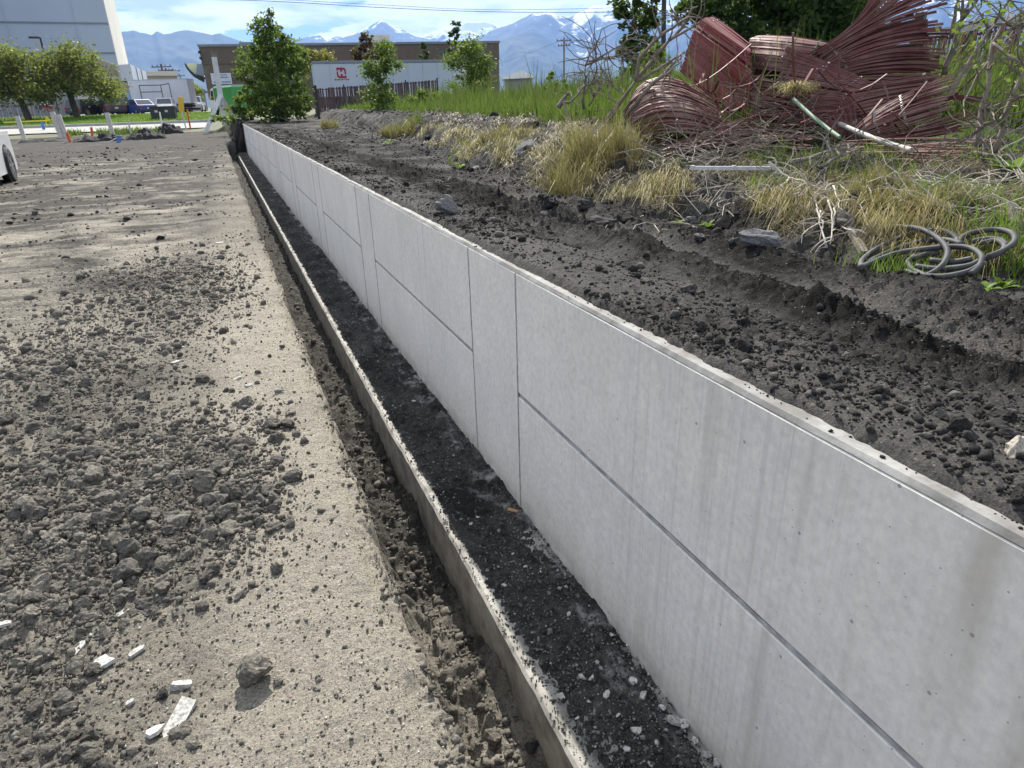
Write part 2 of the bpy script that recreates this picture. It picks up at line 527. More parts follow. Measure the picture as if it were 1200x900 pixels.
# --- black backfill and bank on the right
cols = steps([(1.095, 1.35, .008, .010), (1.35, 3.4, .0115, .014), (3.4, 9.8, .016, .16)])
rows = steps([(-1.5, 0.35, .08, .02), (0.35, 4.0, .0085, .019), (4.0, 34.0, .019, .19), (34.0, 46.5, .17, .5)])
X, Y = np.meshgrid(cols, rows)
d = bank_d(X, Y)
Z = z_right(X, Y)
soil = 1 - sm((d + .05) / .4)
lump = fbm(X * 2.3, Y * 1.7, 4, 41)
crumb = fbm(X * 17, Y * 16, 4, 42, gain=.68, billow=True)
ridge = np.exp(-((X - 1.95 - .12 * perlin(Y * .6, Y * 0, 43)) / .10) ** 2) + .8 * np.exp(-((X - 2.42 - .1 * perlin(Y * .7, Y * 0 + 3, 44)) / .10) ** 2)
track = np.exp(-((X - 2.17 - .10 * perlin(Y * .5, Y * 0, 45)) / .09) ** 2)
rough = np.clip(.55 + .9 * fbm(X * 1.3, Y * .8, 2, 46), .15, 1.5)
Z += soil * (0.020 * lump + 0.022 * crumb * rough + 0.075 * ridge * (.85 + .22 * crumb + .4 * lump) * sm(1.6 - Y / 5) - 0.030 * track * sm(1.6 - Y / 5))
mound = sm((Y - 3.2) / 1.5) * np.exp(-((X - 1.75) / .38) ** 2)
Z += soil * mound * (0.045 + 0.05 * lump + .02 * crumb)
bk = sm((d + .15) / .3)
Z += bk * (0.075 * fbm(X * 2.6, Y * 2.2, 5, 47, gain=.6) + 0.03 * fbm(X * 9, Y * 8, 4, 48, billow=True) * (1 - sm((d - 2.5) / 2)))
nearw = 1 - sm((X - 1.10) / .10)
wallz = WTOP - 0.012 + 0.020 * fbm(Y * 3.0, X * 8, 4, 49) + 0.010 * crumb
Zw = np.maximum(Z, wallz) * 1.0
blend = 1 - sm((X - 1.31) / .5)
Z = Z * (1 - blend) + np.maximum(Z, WTOP + .030 + .010 * lump + .014 * crumb * rough) * blend
lipj = 1 - .85 * sm(Y / 9)
lip = X - (1.101 + .012 * perlin(Y * 2.2, Y * 0 + 2, 51) + lipj * (.006 * perlin(Y * 9, Y * 0 + 2, 52) + .008 * perlin(Y * 31, X * 20, 53)) + .004 * sm(1.6 - Y / 1.2))
Z = Z - 0.050 * sm(1 - (lip - .002) / .055) - 0.30 * (lip < -.004)
Z = np.where((Y > WEND - .3) & (X < 1.3), Z, Z)
damp_shade = 0.56 + .42 * fbm(X * 1.4, Y * .9, 5, 53) + .22 * crumb + .25 * ridge * sm(1.6 - Y / 5) - .60 * track * sm(1.8 - Y / 4) - .40 * sm(1 - (X - 1.1) / .6) * sm(1.8 - Y / 4) + .25 * mound + .12 * sm((Y - 6) / 8)
damp_shade = damp_shade * (1 - bk * .15) + bk * .20 * fbm(X * 3, Y * 3, 3, 54)
me = grid_mesh('backfill_soil', X, Y, Z)
float_attr(me, 'damp_shade', damp_shade)
o = link('backfill_soil', me, M_BLACK, smooth=True)
tag(o, 'black lumpy backfill behind the wall rising to a low earth bank', kind='structure')
RXs, RYs, RZs = cols, rows, Z
def z_soil_right(x, y):
    return sample(RXs, RYs, RZs, x, y)
def soil_z(x, y):
    if y > 46 or x > 9.7:
        return zg(x, y)
    return float(z_soil_right(x, y) if x > 1.12 else z_soil_left(x, y))

# ------------------------------------------------------------------ concrete
def concrete(name, base, streaks=True, stain=True, dirty=0.0):
    m, t, b = new_mat(name)
    g = pos(t, (1, 1, 1), obj=False)
    blot = noise_n(t, g, 1.7, 6.0, 0.6)
    fine = noise_n(t, g, 42.0, 6.0, 0.7)
    c = mixc(t, ramp(t, blot, [(0.3, 0.0), (0.75, 1.0)]), base, tuple(x * .84 for x in base))
    c = mixc(t, 0.30, c, ramp(t, fine, [(0.3, 0.5), (0.7, 1.4)]), 'MULTIPLY')
    med = noise_n(t, g, 9.0, 6.0, 0.7)
    c = mixc(t, 0.09, c, ramp(t, med, [(0.35, 0.55), (0.65, 1.3)]), 'MULTIPLY')
    if streaks:
        s = noise_n(t, pos(t, (1, 34, .22), obj=False), 1.0, 6.0, 0.8)
        sm_ = noise_n(t, pos(t, (1, .55, .22), obj=False), 1.0, 2.0)
        k = mathn(t, 'MULTIPLY', ramp(t, s, [(0.50, 0.0), (0.66, 1.0)]), ramp(t, sm_, [(0.46, 0.0), (0.62, 1.0)]))
        c = mixc(t, mathn(t, 'MULTIPLY', k, 0.62), c, (0.36, 0.355, 0.335))
        s3 = noise_n(t, pos(t, (1, 90, 1.2), obj=False), 1.0, 3.0, 0.6)
        c = mixc(t, mathn(t, 'MULTIPLY', ramp(t, s3, [(0.52, 0.0), (0.68, 1.0)]), 0.32), c, (0.74, 0.74, 0.73))
        n4 = noise_n(t, pos(t, (1, 5.5, .55), obj=False), 1.0, 4.0, .6)
        sx = N(t, 'ShaderNodeSeparateXYZ'); t.links.new(g, sx.inputs[0])
        brown = mathn(t, 'MULTIPLY', ramp(t, n4, [(0.54, 0.0), (0.68, 1.0)]), ramp(t, sx.outputs[1], [(0.0, 1.0), (1.0, 1.0)]))
        nearm = mathn(t, 'SUBTRACT', 1.0, mathn(t, 'MULTIPLY', mathn(t, 'SUBTRACT', sx.outputs[1], 1.2), 0.9, True), True)
        c = mixc(t, mathn(t, 'MULTIPLY', mathn(t, 'MULTIPLY', brown, nearm), 0.56), c, (0.40, 0.345, 0.275))
        c = mixc(t, mathn(t, 'MULTIPLY', mathn(t, 'MULTIPLY', ramp(t, blot, [(0.3, 0.2), (0.7, 1.0)]), nearm), 0.28), c, (0.44, 0.43, 0.41))
        low = mathn(t, 'SUBTRACT', 1.0, mathn(t, 'MULTIPLY', mathn(t, 'ADD', sx.outputs[2], 0.34), 9.0), True)
        c = mixc(t, mathn(t, 'MULTIPLY', low, ramp(t, noise_n(t, g, 9.0, 5.0), [(0.35, 0.0), (0.6, .75)])), c, (0.30, 0.28, 0.25))
    vo = N(t, 'ShaderNodeTexVoronoi'); vo.inputs['Scale'].default_value = 17.0
    vo.voronoi_dimensions = '2D'
    sg_ = N(t, 'ShaderNodeSeparateXYZ'); t.links.new(g, sg_.inputs[0])
    cg_ = N(t, 'ShaderNodeCombineXYZ'); t.links.new(sg_.outputs[1], cg_.inputs[0]); t.links.new(sg_.outputs[2], cg_.inputs[1])
    t.links.new(cg_.outputs[0], vo.inputs[0])
    hole = mathn(t, 'MULTIPLY', mathn(t, 'LESS_THAN', vo.outputs['Distance'], 0.033), mathn(t, 'GREATER_THAN', N_sep(t, vo.outputs['Color']), 0.66))
    vo2 = N(t, 'ShaderNodeTexVoronoi'); vo2.inputs['Scale'].default_value = 5.0
    vo2.voronoi_dimensions = '2D'
    t.links.new(cg_.outputs[0], vo2.inputs[0])
    hole = mathn(t, 'MAXIMUM', hole, mathn(t, 'MULTIPLY', mathn(t, 'LESS_THAN', vo2.outputs['Distance'], 0.022), mathn(t, 'GREATER_THAN', N_sep(t, vo2.outputs['Color']), 0.72)))
    c = mixc(t, mathn(t, 'MULTIPLY', hole, 0.62), c, (0.15, 0.14, 0.13))
    if dirty:
        dn = noise_n(t, g, 7.0, 6.0, 0.65)
        c = mixc(t, ramp(t, dn, [(0.42, 0.0), (0.62, dirty)]), c, (0.09, 0.082, 0.072))
    t.links.new(c, b.inputs['Base Color'])
    b.inputs['Roughness'].default_value = 0.82
    b.inputs['Specular IOR Level'].default_value = 0.25
    bump(t, b, mathn(t, 'SUBTRACT', mathn(t, 'MULTIPLY', fine, .5), hole), 0.0025)
    return m
M_WALL = concrete('wall_concrete', (0.76, 0.715, 0.635))
M_SEAM = basic('joint_concrete', (0.22, 0.215, 0.205), (0.40, 0.39, 0.37), 22, .9, .003)
M_CAP = concrete('cap_concrete', (0.29, 0.285, 0.27), streaks=False, dirty=0.6)
M_FOOT = concrete('footing_concrete', (0.36, 0.345, 0.31), streaks=False, dirty=0.6)

wall = empty('concrete_wall', (WX + .1, 17, WBASE), 'long low pale concrete retaining wall with form panel joints', 'wall')
wall_inv = Matrix.Translation(-wall.location)
def rel(o, root):
    o.matrix_parent_inverse = Matrix.Translation(-root.location)
    return o
b = MB()
Y0 = -1.4
core = [(WX + .014, -.72), (WX + .2, -.72), (WX + .2, WTOP), (WX + .012, WTOP), (WX + .0025, WTOP - .011), (WX + .0025, WTOP - .0135), (WX + .014, WTOP - .0135)]
ys = [Y0] + list(np.arange(Y0 + .12, WEND, .12)) + [WEND]
nv = len(core)
vs, fs = [], []
for j, yy in enumerate(ys):
    for k, (xx, zz) in enumerate(core):
        jit = (0.0022 * mnoise.noise(Vector((yy * 3, k * 5, 1))) if k in (3, 4, 5) else 0)
        vs.append((xx + jit, yy, zz + (0.003 * mnoise.noise(Vector((yy * 4, k * 7, 3))) if k in (2, 3, 4) else 0)))
    if j:
        o_ = (j - 1) * nv
        fs += [(o_ + k, o_ + (k + 1) % nv, o_ + nv + (k + 1) % nv, o_ + nv + k) for k in range(nv)]
fs += [tuple(range(nv)), tuple(range(len(vs) - 1, len(vs) - nv - 1, -1))]
b.add(vs, fs)
rel(b.build('wall_core', M_CAP, wall), wall)
GAP = 0.0050
def panel(y0, y1, z0, z1):
    b = MB()
    z0 += .006 if z0 > 0 else 0; z1 -= .006 if z1 < .5 else 0
    b.box((WX + .0085, (y0 + y1) / 2, (z0 + z1) / 2 + (0 if z1 < .5 else GAP / 2)), (.017, y1 - y0 - 2 * GAP, z1 - z0 - (2 * GAP if z1 < .5 else GAP)), bevel=.003)
    o = b.build('panel', M_WALL, wall)
    return rel(o, wall)
ztop, zmid, zbot = WTOP - .0138, 0.285, -0.40
def seam(y, z0, z1):
    b = MB()
    pts = [Vector((WX + .0020, y + .0016 * mnoise.noise(Vector((z * 9, y, 0))), z)) for z in np.linspace(z0, z1, 26)]
    b.tube(pts, [.0058 + .0022 * mnoise.noise(p * 14) for p in pts], 5)
    rel(b.build('joint_seam', M_SEAM, wall), wall)
period, y = 3.195, 2.655 - 3.195
while y < WEND:
    # wide form panel pair, then a narrow filler strip
    a0, a1, f1 = y - (period - .63), y, y + .63
    for (p0, p1, two) in ((max(a0, Y0), min(a1, WEND), True), (max(a1, Y0), min(f1, WEND), False)):
        if p1 - p0 < .1:
            continue
        if two:
            panel(p0, p1, zmid, ztop); panel(p0, p1, zbot, zmid)
            bb = MB()
            yy = np.linspace(p0 + .01, p1 - .01, 60)
            for dz, rr in ((.0078, .0036), (-.0005, .0054), (-.0084, .0036)):
                bb.tube([Vector((WX + .0085 + .0022 * mnoise.noise(Vector((q * 6, dz * 900, 2))), q, zmid + dz + .0022 * mnoise.noise(Vector((q * 5, dz * 700, 0))))) for q in yy], rr, 5)
            rel(bb.build('joint_ridge', M_SEAM, wall), wall)
        else:
            panel(p0, p1, zbot, ztop)
        if p0 > Y0:
            seam(p0, zbot, ztop)
    y += period

# footing below the wall, its front strip bare, the rest under soil
foot = empty('concrete_footing', (FX + .2, 16, -.72), 'narrow concrete footing ledge half buried in black soil along the trench', 'footing')
b = MB()
prof = [(FX, -.85), (WX + .35, -.85), (WX + .35, FTOP), (FX + .012, FTOP), (FX, FTOP - .010)]
ys = np.arange(-1.4, 33.05, .05)
vs, fs = [], []
for j, yy in enumerate(ys):
    for k, (xx, zz) in enumerate(prof):
        q = 0.006 * mnoise.noise(Vector((yy * 2.5, k, 4))) + .004 * mnoise.noise(Vector((yy * 11, k, 6))) if k >= 3 else 0
        w = 0.006 * mnoise.noise(Vector((yy * .6, 0, 9)))
        vs.append((xx + (w + q if k in (0, 3, 4) else 0), yy, zz + (q if k >= 3 else 0)))
    if j:
        o_ = (j - 1) * 5
        fs += [(o_ + k, o_ + (k + 1) % 5, o_ + 5 + (k + 1) % 5, o_ + 5 + k) for k in range(5)]
fs += [(0, 1, 2, 3, 4), tuple(range(len(vs) - 1, len(vs) - 6, -1))]
b.add(vs, fs)
rel(b.build('footing_block', M_FOOT, foot), foot)
cols = np.linspace(FX + .006, WX + .004, 46)
rows = steps([(-1.4, .8, .05, .02), (.8, 33.0, .0075, .12)])
X, Y = np.meshgrid(cols, rows)
u = (X - FX) / (WX - FX)
cr = fbm(X * 16, Y * 14, 4, 61, gain=.6, billow=True)
big = fbm(X * 5, Y * 2.0, 3, 62)
bare = sm(1 - (Y - 1.0) / 1.6)                     # barer towards the near end
Z = FTOP + 0.014 + 0.012 * cr + 0.006 * fbm(X * 45, Y * 40, 2, 64, billow=True) + 0.008 * big - .030 * sm(1 - u / (.17 + .08 * bare + .06 * big)) - .012 * bare * sm(.85 - u * 1.1) + .016 * sm((u - .8) / .2) * big - .012 * sm((u - .86) / .12)*bare
Z += .055 * sm((Y - 31.5) / 1.5)
me = grid_mesh('footing_soil', X, Y, Z)
chalk = sm((u - .66 + .20 * big) / .14) * np.clip(.10 + 1.5 * fbm(X * 9, Y * 6, 4, 63), 0, 1) * (1 - .7 * sm((Y - 6) / 8)) + .8 * np.clip(fbm(X * 14, Y * 10, 4, 65) - .30, 0, 1) * bare
float_attr(me, 'damp_shade', .70 + .2 * big + .25 * cr - .18 * bare)
float_attr(me, 'chalk', chalk)
o = link('footing_soil', me, M_FOOTSOIL, smooth=True)
tag(o, 'dark loose soil lying on the footing ledge against the wall', 'soil', kind='stuff')

# earth between the end of the wall and the street: the dark end of the trench
X, Y = np.meshgrid(np.linspace(.60, 1.16, 24), steps([(32.95, 33.9, .03, .04), (33.9, 46.4, .06, .4)]))
w = sm((X - .66) / .42)
zl, zr = z_soil_left(np.full_like(X, .60), Y), z_soil_right(np.full_like(X, 1.2), Y)
Z = zl * (1 - w) + zr * w
Z = -.62 + (Z + .62) * sm((Y - 33.0) / .45) + .05 * fbm(X * 6, Y * 6, 4, 66) + .03 + .12 * fbm(X * 2, Y * 1.2, 2, 67) * sm((Y - 34.2) / 1)
me = grid_mesh('trench_end', X, Y, Z)
float_attr(me, 'damp_shade', .95 + .3 * fbm(X * 3, Y * 3, 3, 68))
tag(link('trench_end', me, M_BLACK, smooth=True), 'dark earth face closing the trench at the far end of the wall', kind='structure')
def hit(px, py, lift=0.0):
    """where the line of sight meets the soil"""
    r = ray(px, py); r = r / math.hypot(r[0], r[1])
    d = 0.8
    while d < 60:
        q = CAM + r * d
        if q[2] < soil_z(q[0], q[1]):
            break
        d *= 1.006
    q = CAM + r * (d * .997)
    return Vector((q[0], q[1], soil_z(q[0], q[1]) + lift))
def vis(px, py, D, lift=0.01):
    p = at(px, py, D)
    if p.z < soil_z(p.x, p.y) + lift:
        h = hit(px, py, lift)
        return h
    return p

# ------------------------------------------------------------------ clods and stones
def rock_mesh(name, seed, sub=2, angular=0.0):
    bm = bmesh.new()
    bmesh.ops.create_icosphere(bm, subdivisions=sub, radius=0.5)
    r = random.Random(seed)
    off = Vector((r.uniform(-50, 50), r.uniform(-50, 50), r.uniform(-50, 50)))
    sc_ = Vector((r.uniform(.85, 1.2), r.uniform(.75, 1.05), r.uniform(.68, .98)))
    cuts = [(Vector((r.gauss(0, 1), r.gauss(0, 1), r.gauss(0, .8))).normalized(), r.uniform(.24, .42)) for _ in range(9)]
    for v in bm.verts:
        p = v.co.copy()
        for nrm, lim in cuts:                       # broken faces
            q = p.dot(nrm)
            if q > lim:
                p -= nrm * (q - lim) * (.85)
        n = mnoise.noise(p * 2.6 + off) * .24 + abs(mnoise.noise(p * 5 + off)) * .30 - .08 + mnoise.noise(p * 11 + off) * .13 * (sub > 1) + mnoise.noise(p * 22 + off) * .08 * (sub > 2)
        p *= 1 + n
        v.co = Vector((p.x * sc_.x, p.y * sc_.y, p.z * sc_.z))
    me = bpy.data.meshes.new(name)
    bm.to_mesh(me); bm.free()
    return me
def arrays(me):
    v = np.empty(len(me.vertices) * 3); me.vertices.foreach_get('co', v)
    f = np.empty(len(me.polygons) * 3, int); me.polygons.foreach_get('vertices', f)
    return v.reshape(-1, 3), f.reshape(-1, 3)
M_CLOD = island('dirt_clod', [(0.185, 0.170, 0.142), (0.115, 0.106, 0.091), (0.072, 0.067, 0.060), (0.150, 0.138, 0.116), (0.092, 0.086, 0.076)])
M_DARKCLOD = island('black_clod', [(0.045, 0.042, 0.038), (0.019, 0.018, 0.017), (0.030, 0.028, 0.026), (0.110, 0.102, 0.092)])
M_STONE = island('stone', [(0.15, 0.147, 0.14), (0.115, 0.115, 0.115), (0.19, 0.178, 0.16)], bump_d=.003)
M_CHIP = island('pale_chip', [(0.42, 0.41, 0.375), (0.33, 0.325, 0.30), (0.46, 0.45, 0.41)], bump_d=.0015, bscale=90)
BIGV = [rock_mesh('clod', 100 + k, 3) for k in range(10)]
MIDV = [rock_mesh('clod', 200 + k, 2) for k in range(10)]
SMALL = [arrays(rock_mesh('crumb', 300 + k, 1)) for k in range(12)]
TINY = []
for k in range(8):
    me_ = bpy.data.meshes.new('tiny'); bm_ = bmesh.new()
    bmesh.ops.create_icosphere(bm_, subdivisions=1, radius=.5)
    rr_ = random.Random(k)
    bmesh.ops.dissolve_limit(bm_, angle_limit=0.0, verts=bm_.verts, edges=bm_.edges)
    for v_ in bm_.verts:
        v_.co = Vector((v_.co.x * rr_.uniform(.8, 1.25), v_.co.y * rr_.uniform(.8, 1.2), v_.co.z * rr_.uniform(.55, .95))) * rr_.uniform(.7, 1.15)
    bmesh.ops.triangulate(bm_, faces=bm_.faces)
    bm_.to_mesh(me_); bm_.free()
    TINY.append(arrays(me_))
PICO = []
for k in range(8):
    rr_ = random.Random(k + 40)
    V_ = np.array([(1, 0, 0), (-1, 0, 0), (0, 1, 0), (0, -1, 0), (0, 0, 1), (0, 0, -1)], float) * .5
    V_ = V_ * np.array([[rr_.uniform(.7, 1.3)] for _ in range(6)]) * np.array([1, 1, .8]) + np.array([[rr_.uniform(-.12, .12) for _ in range(3)] for _ in range(6)])
    PICO.append((V_, np.array([(0, 2, 4), (2, 1, 4), (1, 3, 4), (3, 0, 4), (2, 0, 5), (1, 2, 5), (3, 1, 5), (0, 3, 5)])))
def rotmats(n, tilt=1.0):
    a = RNG.uniform(0, 2 * np.pi, n)
    b_ = RNG.uniform(-.5, .5, n) * tilt; c_ = RNG.uniform(-.5, .5, n) * tilt
    ca, sa, cb, sb, cc, sc_ = np.cos(a), np.sin(a), np.cos(b_), np.sin(b_), np.cos(c_), np.sin(c_)
    Rz = np.zeros((n, 3, 3)); Rz[:, 0, 0] = ca; Rz[:, 0, 1] = -sa; Rz[:, 1, 0] = sa; Rz[:, 1, 1] = ca; Rz[:, 2, 2] = 1
    Rx = np.zeros((n, 3, 3)); Rx[:, 0, 0] = 1; Rx[:, 1, 1] = cb; Rx[:, 1, 2] = -sb; Rx[:, 2, 1] = sb; Rx[:, 2, 2] = cb
    Ry = np.zeros((n, 3, 3)); Ry[:, 1, 1] = 1; Ry[:, 0, 0] = cc; Ry[:, 0, 2] = sc_; Ry[:, 2, 0] = -sc_; Ry[:, 2, 2] = cc
    return Rz @ Rx @ Ry
def scatter(name, x, y, z, dsz, variants, mat, label, cat='clods'):
    """many small pieces as one object"""
    V, F, off = [], [], 0
    pick = RNG.integers(0, len(variants), len(x))
    for k, (v, f) in enumerate(variants):
        m = np.where(pick == k)[0]
        if not len(m):
            continue
        R = rotmats(len(m))
        s = dsz[m][:, None, None]
        w = np.einsum('nij,vj->nvi', R, v) * s
        w += np.stack([x[m], y[m], z[m]], -1)[:, None, :]
        V.append(w.reshape(-1, 3))
        F.append((f[None] + (np.arange(len(m)) * len(v))[:, None, None] + off).reshape(-1, 3))
        off += len(m) * len(v)
    o = link(name, np_mesh(name, np.concatenate(V), [np.concatenate(F)]), mat)
    return tag(o, label, cat, kind='stuff')
def clod(name, p, s, mat, label, cat, group=None, big=False, sink=.29, rz=None, squash=None, me=None):
    me = me or random.choice(BIGV if big else MIDV)
    me = bpy.data.meshes.get(me.name)
    key = me.name + mat.name
    if key not in CLODS:
        c_ = me.copy(); c_.materials.clear(); c_.materials.append(mat); CLODS[key] = c_
    o = link(name, CLODS[key], None)
    o.scale = (s, s, s) if squash is None else tuple(s * q for q in squash)
    o.rotation_euler = (random.uniform(-.4, .4), random.uniform(-.4, .4), rz if rz is not None else random.uniform(0, 6.28))
    o.location = Vector(p) + Vector((0, 0, s * (.36 - sink) * (squash[2] if squash else .8)))
    return tag(o, label, cat, group)
CLODS = {}

# clods on the cleared ground: the largest 260 are things, the rest one object
px_, py_, sz_ = [], [], []
for bx_, by_, sx_, sy_, w_ in BLOBS:
    n = int(7200 * w_ * math.sqrt(sx_ * sy_))
    px_.append(RNG.normal(bx_, sx_ * .95, n)); py_.append(RNG.normal(by_, sy_ * .95, n))
    sz_.append(.0105 * RNG.uniform(0.004, 1, n) ** (-1 / 2.15))
n = 7500
px_.append(RNG.uniform(-4.5, .22, n)); py_.append(RNG.uniform(.8, 1, n) * 1.0 * np.exp(RNG.uniform(0.1, 2.6, n)))
sz_.append(.0085 * RNG.uniform(0.006, 1, n) ** (-1 / 2.6))
px_, py_, sz_ = map(np.concatenate, (px_, py_, sz_))
ok = (px_ < .20) & (py_ > .75) & (px_ > -6) & ~((px_ > -.05) & (sz_ > .035) & (py_ < 2.4)) & ~((np.abs(px_ + .42) < .16) & (np.abs(py_ - 1.86) < .22) & (sz_ > .02))
px_, py_, sz_ = px_[ok], py_[ok], np.minimum(sz_[ok], .098)
D_ = np.hypot(px_, py_)
inview = (px_ / py_ > -.50)
sz_ = np.where(D_ < 2.4, np.minimum(sz_ * .8, .062), sz_)
rank = np.argsort(-(sz_ / D_) * inview)
zz_ = z_soil_left(px_, py_)
CL = 'loose grey dirt clod lying on the dusty ground left of the trench'
for i in rank[:262]:
    clod('dirt_clod', (px_[i], py_[i], zz_[i]), sz_[i] * 1.05, M_CLOD, CL, 'dirt clod', 'dirt clods on the dusty ground', big=sz_[i] / D_[i] > .014)
rest = rank[262:]
big_ = rest[(sz_[rest] > .016)]
small_ = rest[(sz_[rest] <= .016)]
scatter('dirt_crumbs', px_[big_], py_[big_], zz_[big_] + sz_[big_] * .12, sz_[big_], SMALL, M_CLOD, 'small dirt crumbs scattered over the dusty ground left of the trench')
scatter('dirt_grit', px_[small_], py_[small_], zz_[small_] + sz_[small_] * .12, sz_[small_] * 1.15, PICO, M_CLOD, 'fine grit strewn over the dusty ground left of the trench', 'grit')
n = 9000
x = RNG.uniform(-.75, .29, n); y = np.exp(RNG.uniform(math.log(.85), math.log(9), n)); q = np.minimum(.0042 * RNG.uniform(.02, 1, n) ** (-1 / 3.0), .017)
M_PEB = island('pebble', [(0.30, 0.28, 0.24), (0.34, 0.27, 0.20), (0.05, 0.048, 0.045), (0.40, 0.39, 0.36), (0.16, 0.15, 0.135), (0.06, 0.056, 0.05)], bump_d=.002)
scatter('pebbles', x, y, z_soil_left(x, y) + q * .1, q * 1.1, PICO, M_PEB, 'small tan and dark pebbles pressed into the dusty strip along the trench', 'pebbles')
n = 900
y = np.exp(RNG.uniform(math.log(.9), math.log(12), n)); x = .30 + RNG.normal(.02, .03, n); q = np.minimum(.012 * RNG.uniform(.02, 1, n) ** (-1 / 2.6), .05)
scatter('edge_crumbs', x, y, z_soil_left(x, y) + q * .05, q, SMALL, M_CLOD, 'broken crumbs of dry earth along the edge of the trench', 'crumbs')
# trench floor
n = 2600
ty = np.exp(RNG.uniform(math.log(.9), math.log(26), n)); tx = RNG.normal(.57, .07, n)
ts = .014 * RNG.uniform(0.01, 1, n) ** (-1 / 2.4)
k = (tx > .40) & (tx < FX - .01)
tx, ty, ts = tx[k], ty[k], np.minimum(ts[k], .085)
rk = np.argsort(-ts / ty)
tz = z_soil_left(tx, ty)
for i in rk[:26]:
    clod('dirt_clod', (min(tx[i], FX - ts[i] * .5), ty[i], tz[i]), ts[i], random.choice((M_CLOD, M_DARKCLOD)), 'dirt clod fallen to the bottom of the trench beside the footing', 'dirt clod', 'dirt clods in the trench', big=True)
i = rk[26:]
scatter('trench_crumbs', tx[i], ty[i], tz[i] + ts[i] * .12, ts[i], SMALL, M_CLOD, 'dirt crumbs on the bottom of the trench')
# footing soil crumbs
n = 9000
M_FCRUMB = island('ledge_crumb', [(0.050, 0.047, 0.044), (0.034, 0.032, 0.030), (0.15, 0.145, 0.135), (0.070, 0.066, 0.062), (0.34, 0.335, 0.32)], bump_d=.002)
fy = np.exp(RNG.uniform(math.log(.95), math.log(22), n)); fu = RNG.uniform(.16, 1, n)
fs_ = np.minimum(.0055 * RNG.uniform(0.02, 1, n) ** (-1 / 2.5) , .024)
scatter('footing_crumbs', FX + fu * .395, fy, FTOP + .014 + 0 * fy, fs_ * 1.1, PICO, M_FCRUMB, 'black soil crumbs lying on the footing ledge', 'crumbs')
n = 1500
fy = np.exp(RNG.uniform(math.log(.95), math.log(14), n)); fu = RNG.uniform(.02, .22, n)
fs_ = np.minimum(.005 * RNG.uniform(0.02, 1, n) ** (-1 / 2.6), .016)
scatter('footing_edge_crumbs', FX + fu * .395, fy, FTOP + .001 + fs_ * .2, fs_, TINY, M_FCRUMB, 'soil crumbs scattered on the bare front edge of the footing', 'crumbs')
n = 5000
fy = np.exp(RNG.uniform(math.log(9), math.log(33), n)); fx_ = RNG.uniform(-9, .2, n)
fs_ = np.minimum(.022 * RNG.uniform(0.01, 1, n) ** (-1 / 2.6) * (.6 + .04 * fy), .16)
k = (fbm(fx_ * .6, fy * .9, 4, 87) > .05)
scatter('far_crumbs', fx_[k], fy[k], z_soil_left(fx_[k], fy[k]) + fs_[k] * .05, fs_[k], TINY, M_DARKCLOD, 'dark crumbs strewn over the far part of the cleared ground', 'crumbs')
n = 90
fy = np.exp(RNG.uniform(math.log(.5), math.log(16), n)); fx_ = 1.124 - np.abs(RNG.normal(0, .009, n)) + .010 * sm(1.6 - fy / 1.2)
fs_ = np.minimum(.004 * RNG.uniform(0.02, 1, n) ** (-1 / 2.6), .011)
scatter('wall_top_crumbs', fx_, fy, WTOP - .0 + fs_ * .15, fs_, TINY, M_DARKCLOD, 'soil crumbs lying along the top edge of the wall', 'crumbs')
# backfill crumbs
n = 48000
by2 = np.exp(RNG.uniform(math.log(.35), math.log(24), n)); bx2 = 1.15 + RNG.uniform(0, 1, n) ** 1.35 * (np.interp(by2, BANK_Y, BANK_X) + .25 - 1.15)
bs = np.minimum(.0088 * RNG.uniform(0.004, 1, n) ** (-1 / 2.45) * (.75 + .05 * by2), .085)
patch = .55 + .9 * fbm(bx2 * 1.3, by2 * .8, 2, 46)
lane = np.exp(-((bx2 - 2.17) / .11) ** 2)
k = (RNG.uniform(0, 1, n) < np.clip(.18 + .85 * np.clip(patch, 0, 1.1) ** 2, 0.05, 1)) & (RNG.uniform(0, 1, n) > lane * .7)
bx2, by2, bs = bx2[k], by2[k], bs[k]
bz = z_soil_right(bx2, by2)
rk = np.argsort(-bs / np.hypot(bx2, by2))
for i in rk[:34]:
    clod('dirt_clod', (bx2[i], by2[i], bz[i]), bs[i], M_DARKCLOD, 'black dirt clod on the dark backfill behind the wall', 'dirt clod', 'black dirt clods on the backfill', big=True)
i = rk[34:6200]
scatter('backfill_crumbs', bx2[i], by2[i], bz[i] + bs[i] * .1, bs[i], SMALL, M_DARKCLOD, 'black crumbly dirt clods spread over the backfill')
i = rk[6200:]
scatter('backfill_grit', bx2[i], by2[i], bz[i] + bs[i] * .1, bs[i], TINY, M_DARKCLOD, 'fine black soil crumbs spread over the backfill', 'crumbs')
# rubble on the bank
n = 4200
ry = np.exp(RNG.uniform(math.log(1.2), math.log(34), n)); rd = RNG.uniform(-.25, 1.6, n)
rx = np.interp(ry, BANK_Y, BANK_X) + rd
rs = np.minimum(.018 * RNG.uniform(0.006, 1, n) ** (-1 / 2.3) * (.7 + .05 * ry), .20)
rs = np.where(ry < 4.2, rs * .55, rs)
k = RNG.uniform(0, 1, n) < np.where(ry > 4.5, 1, .5)
rx, ry, rs = rx[k], ry[k], rs[k]
rz_ = z_soil_right(rx, ry)
rk = np.argsort(-rs / np.hypot(rx, ry))
for i in rk[:44]:
    clod('bank_clod', (rx[i], ry[i], rz_[i]), rs[i], M_DARKCLOD, 'dark lump of earth on the slope of the rubble bank', 'earth lump', 'earth lumps on the bank', big=True)
i = rk[44:]
scatter('bank_rubble', rx[i], ry[i], rz_[i] + rs[i] * .1, rs[i], SMALL, M_DARKCLOD, 'dark earth rubble strewn along the low bank', 'rubble')

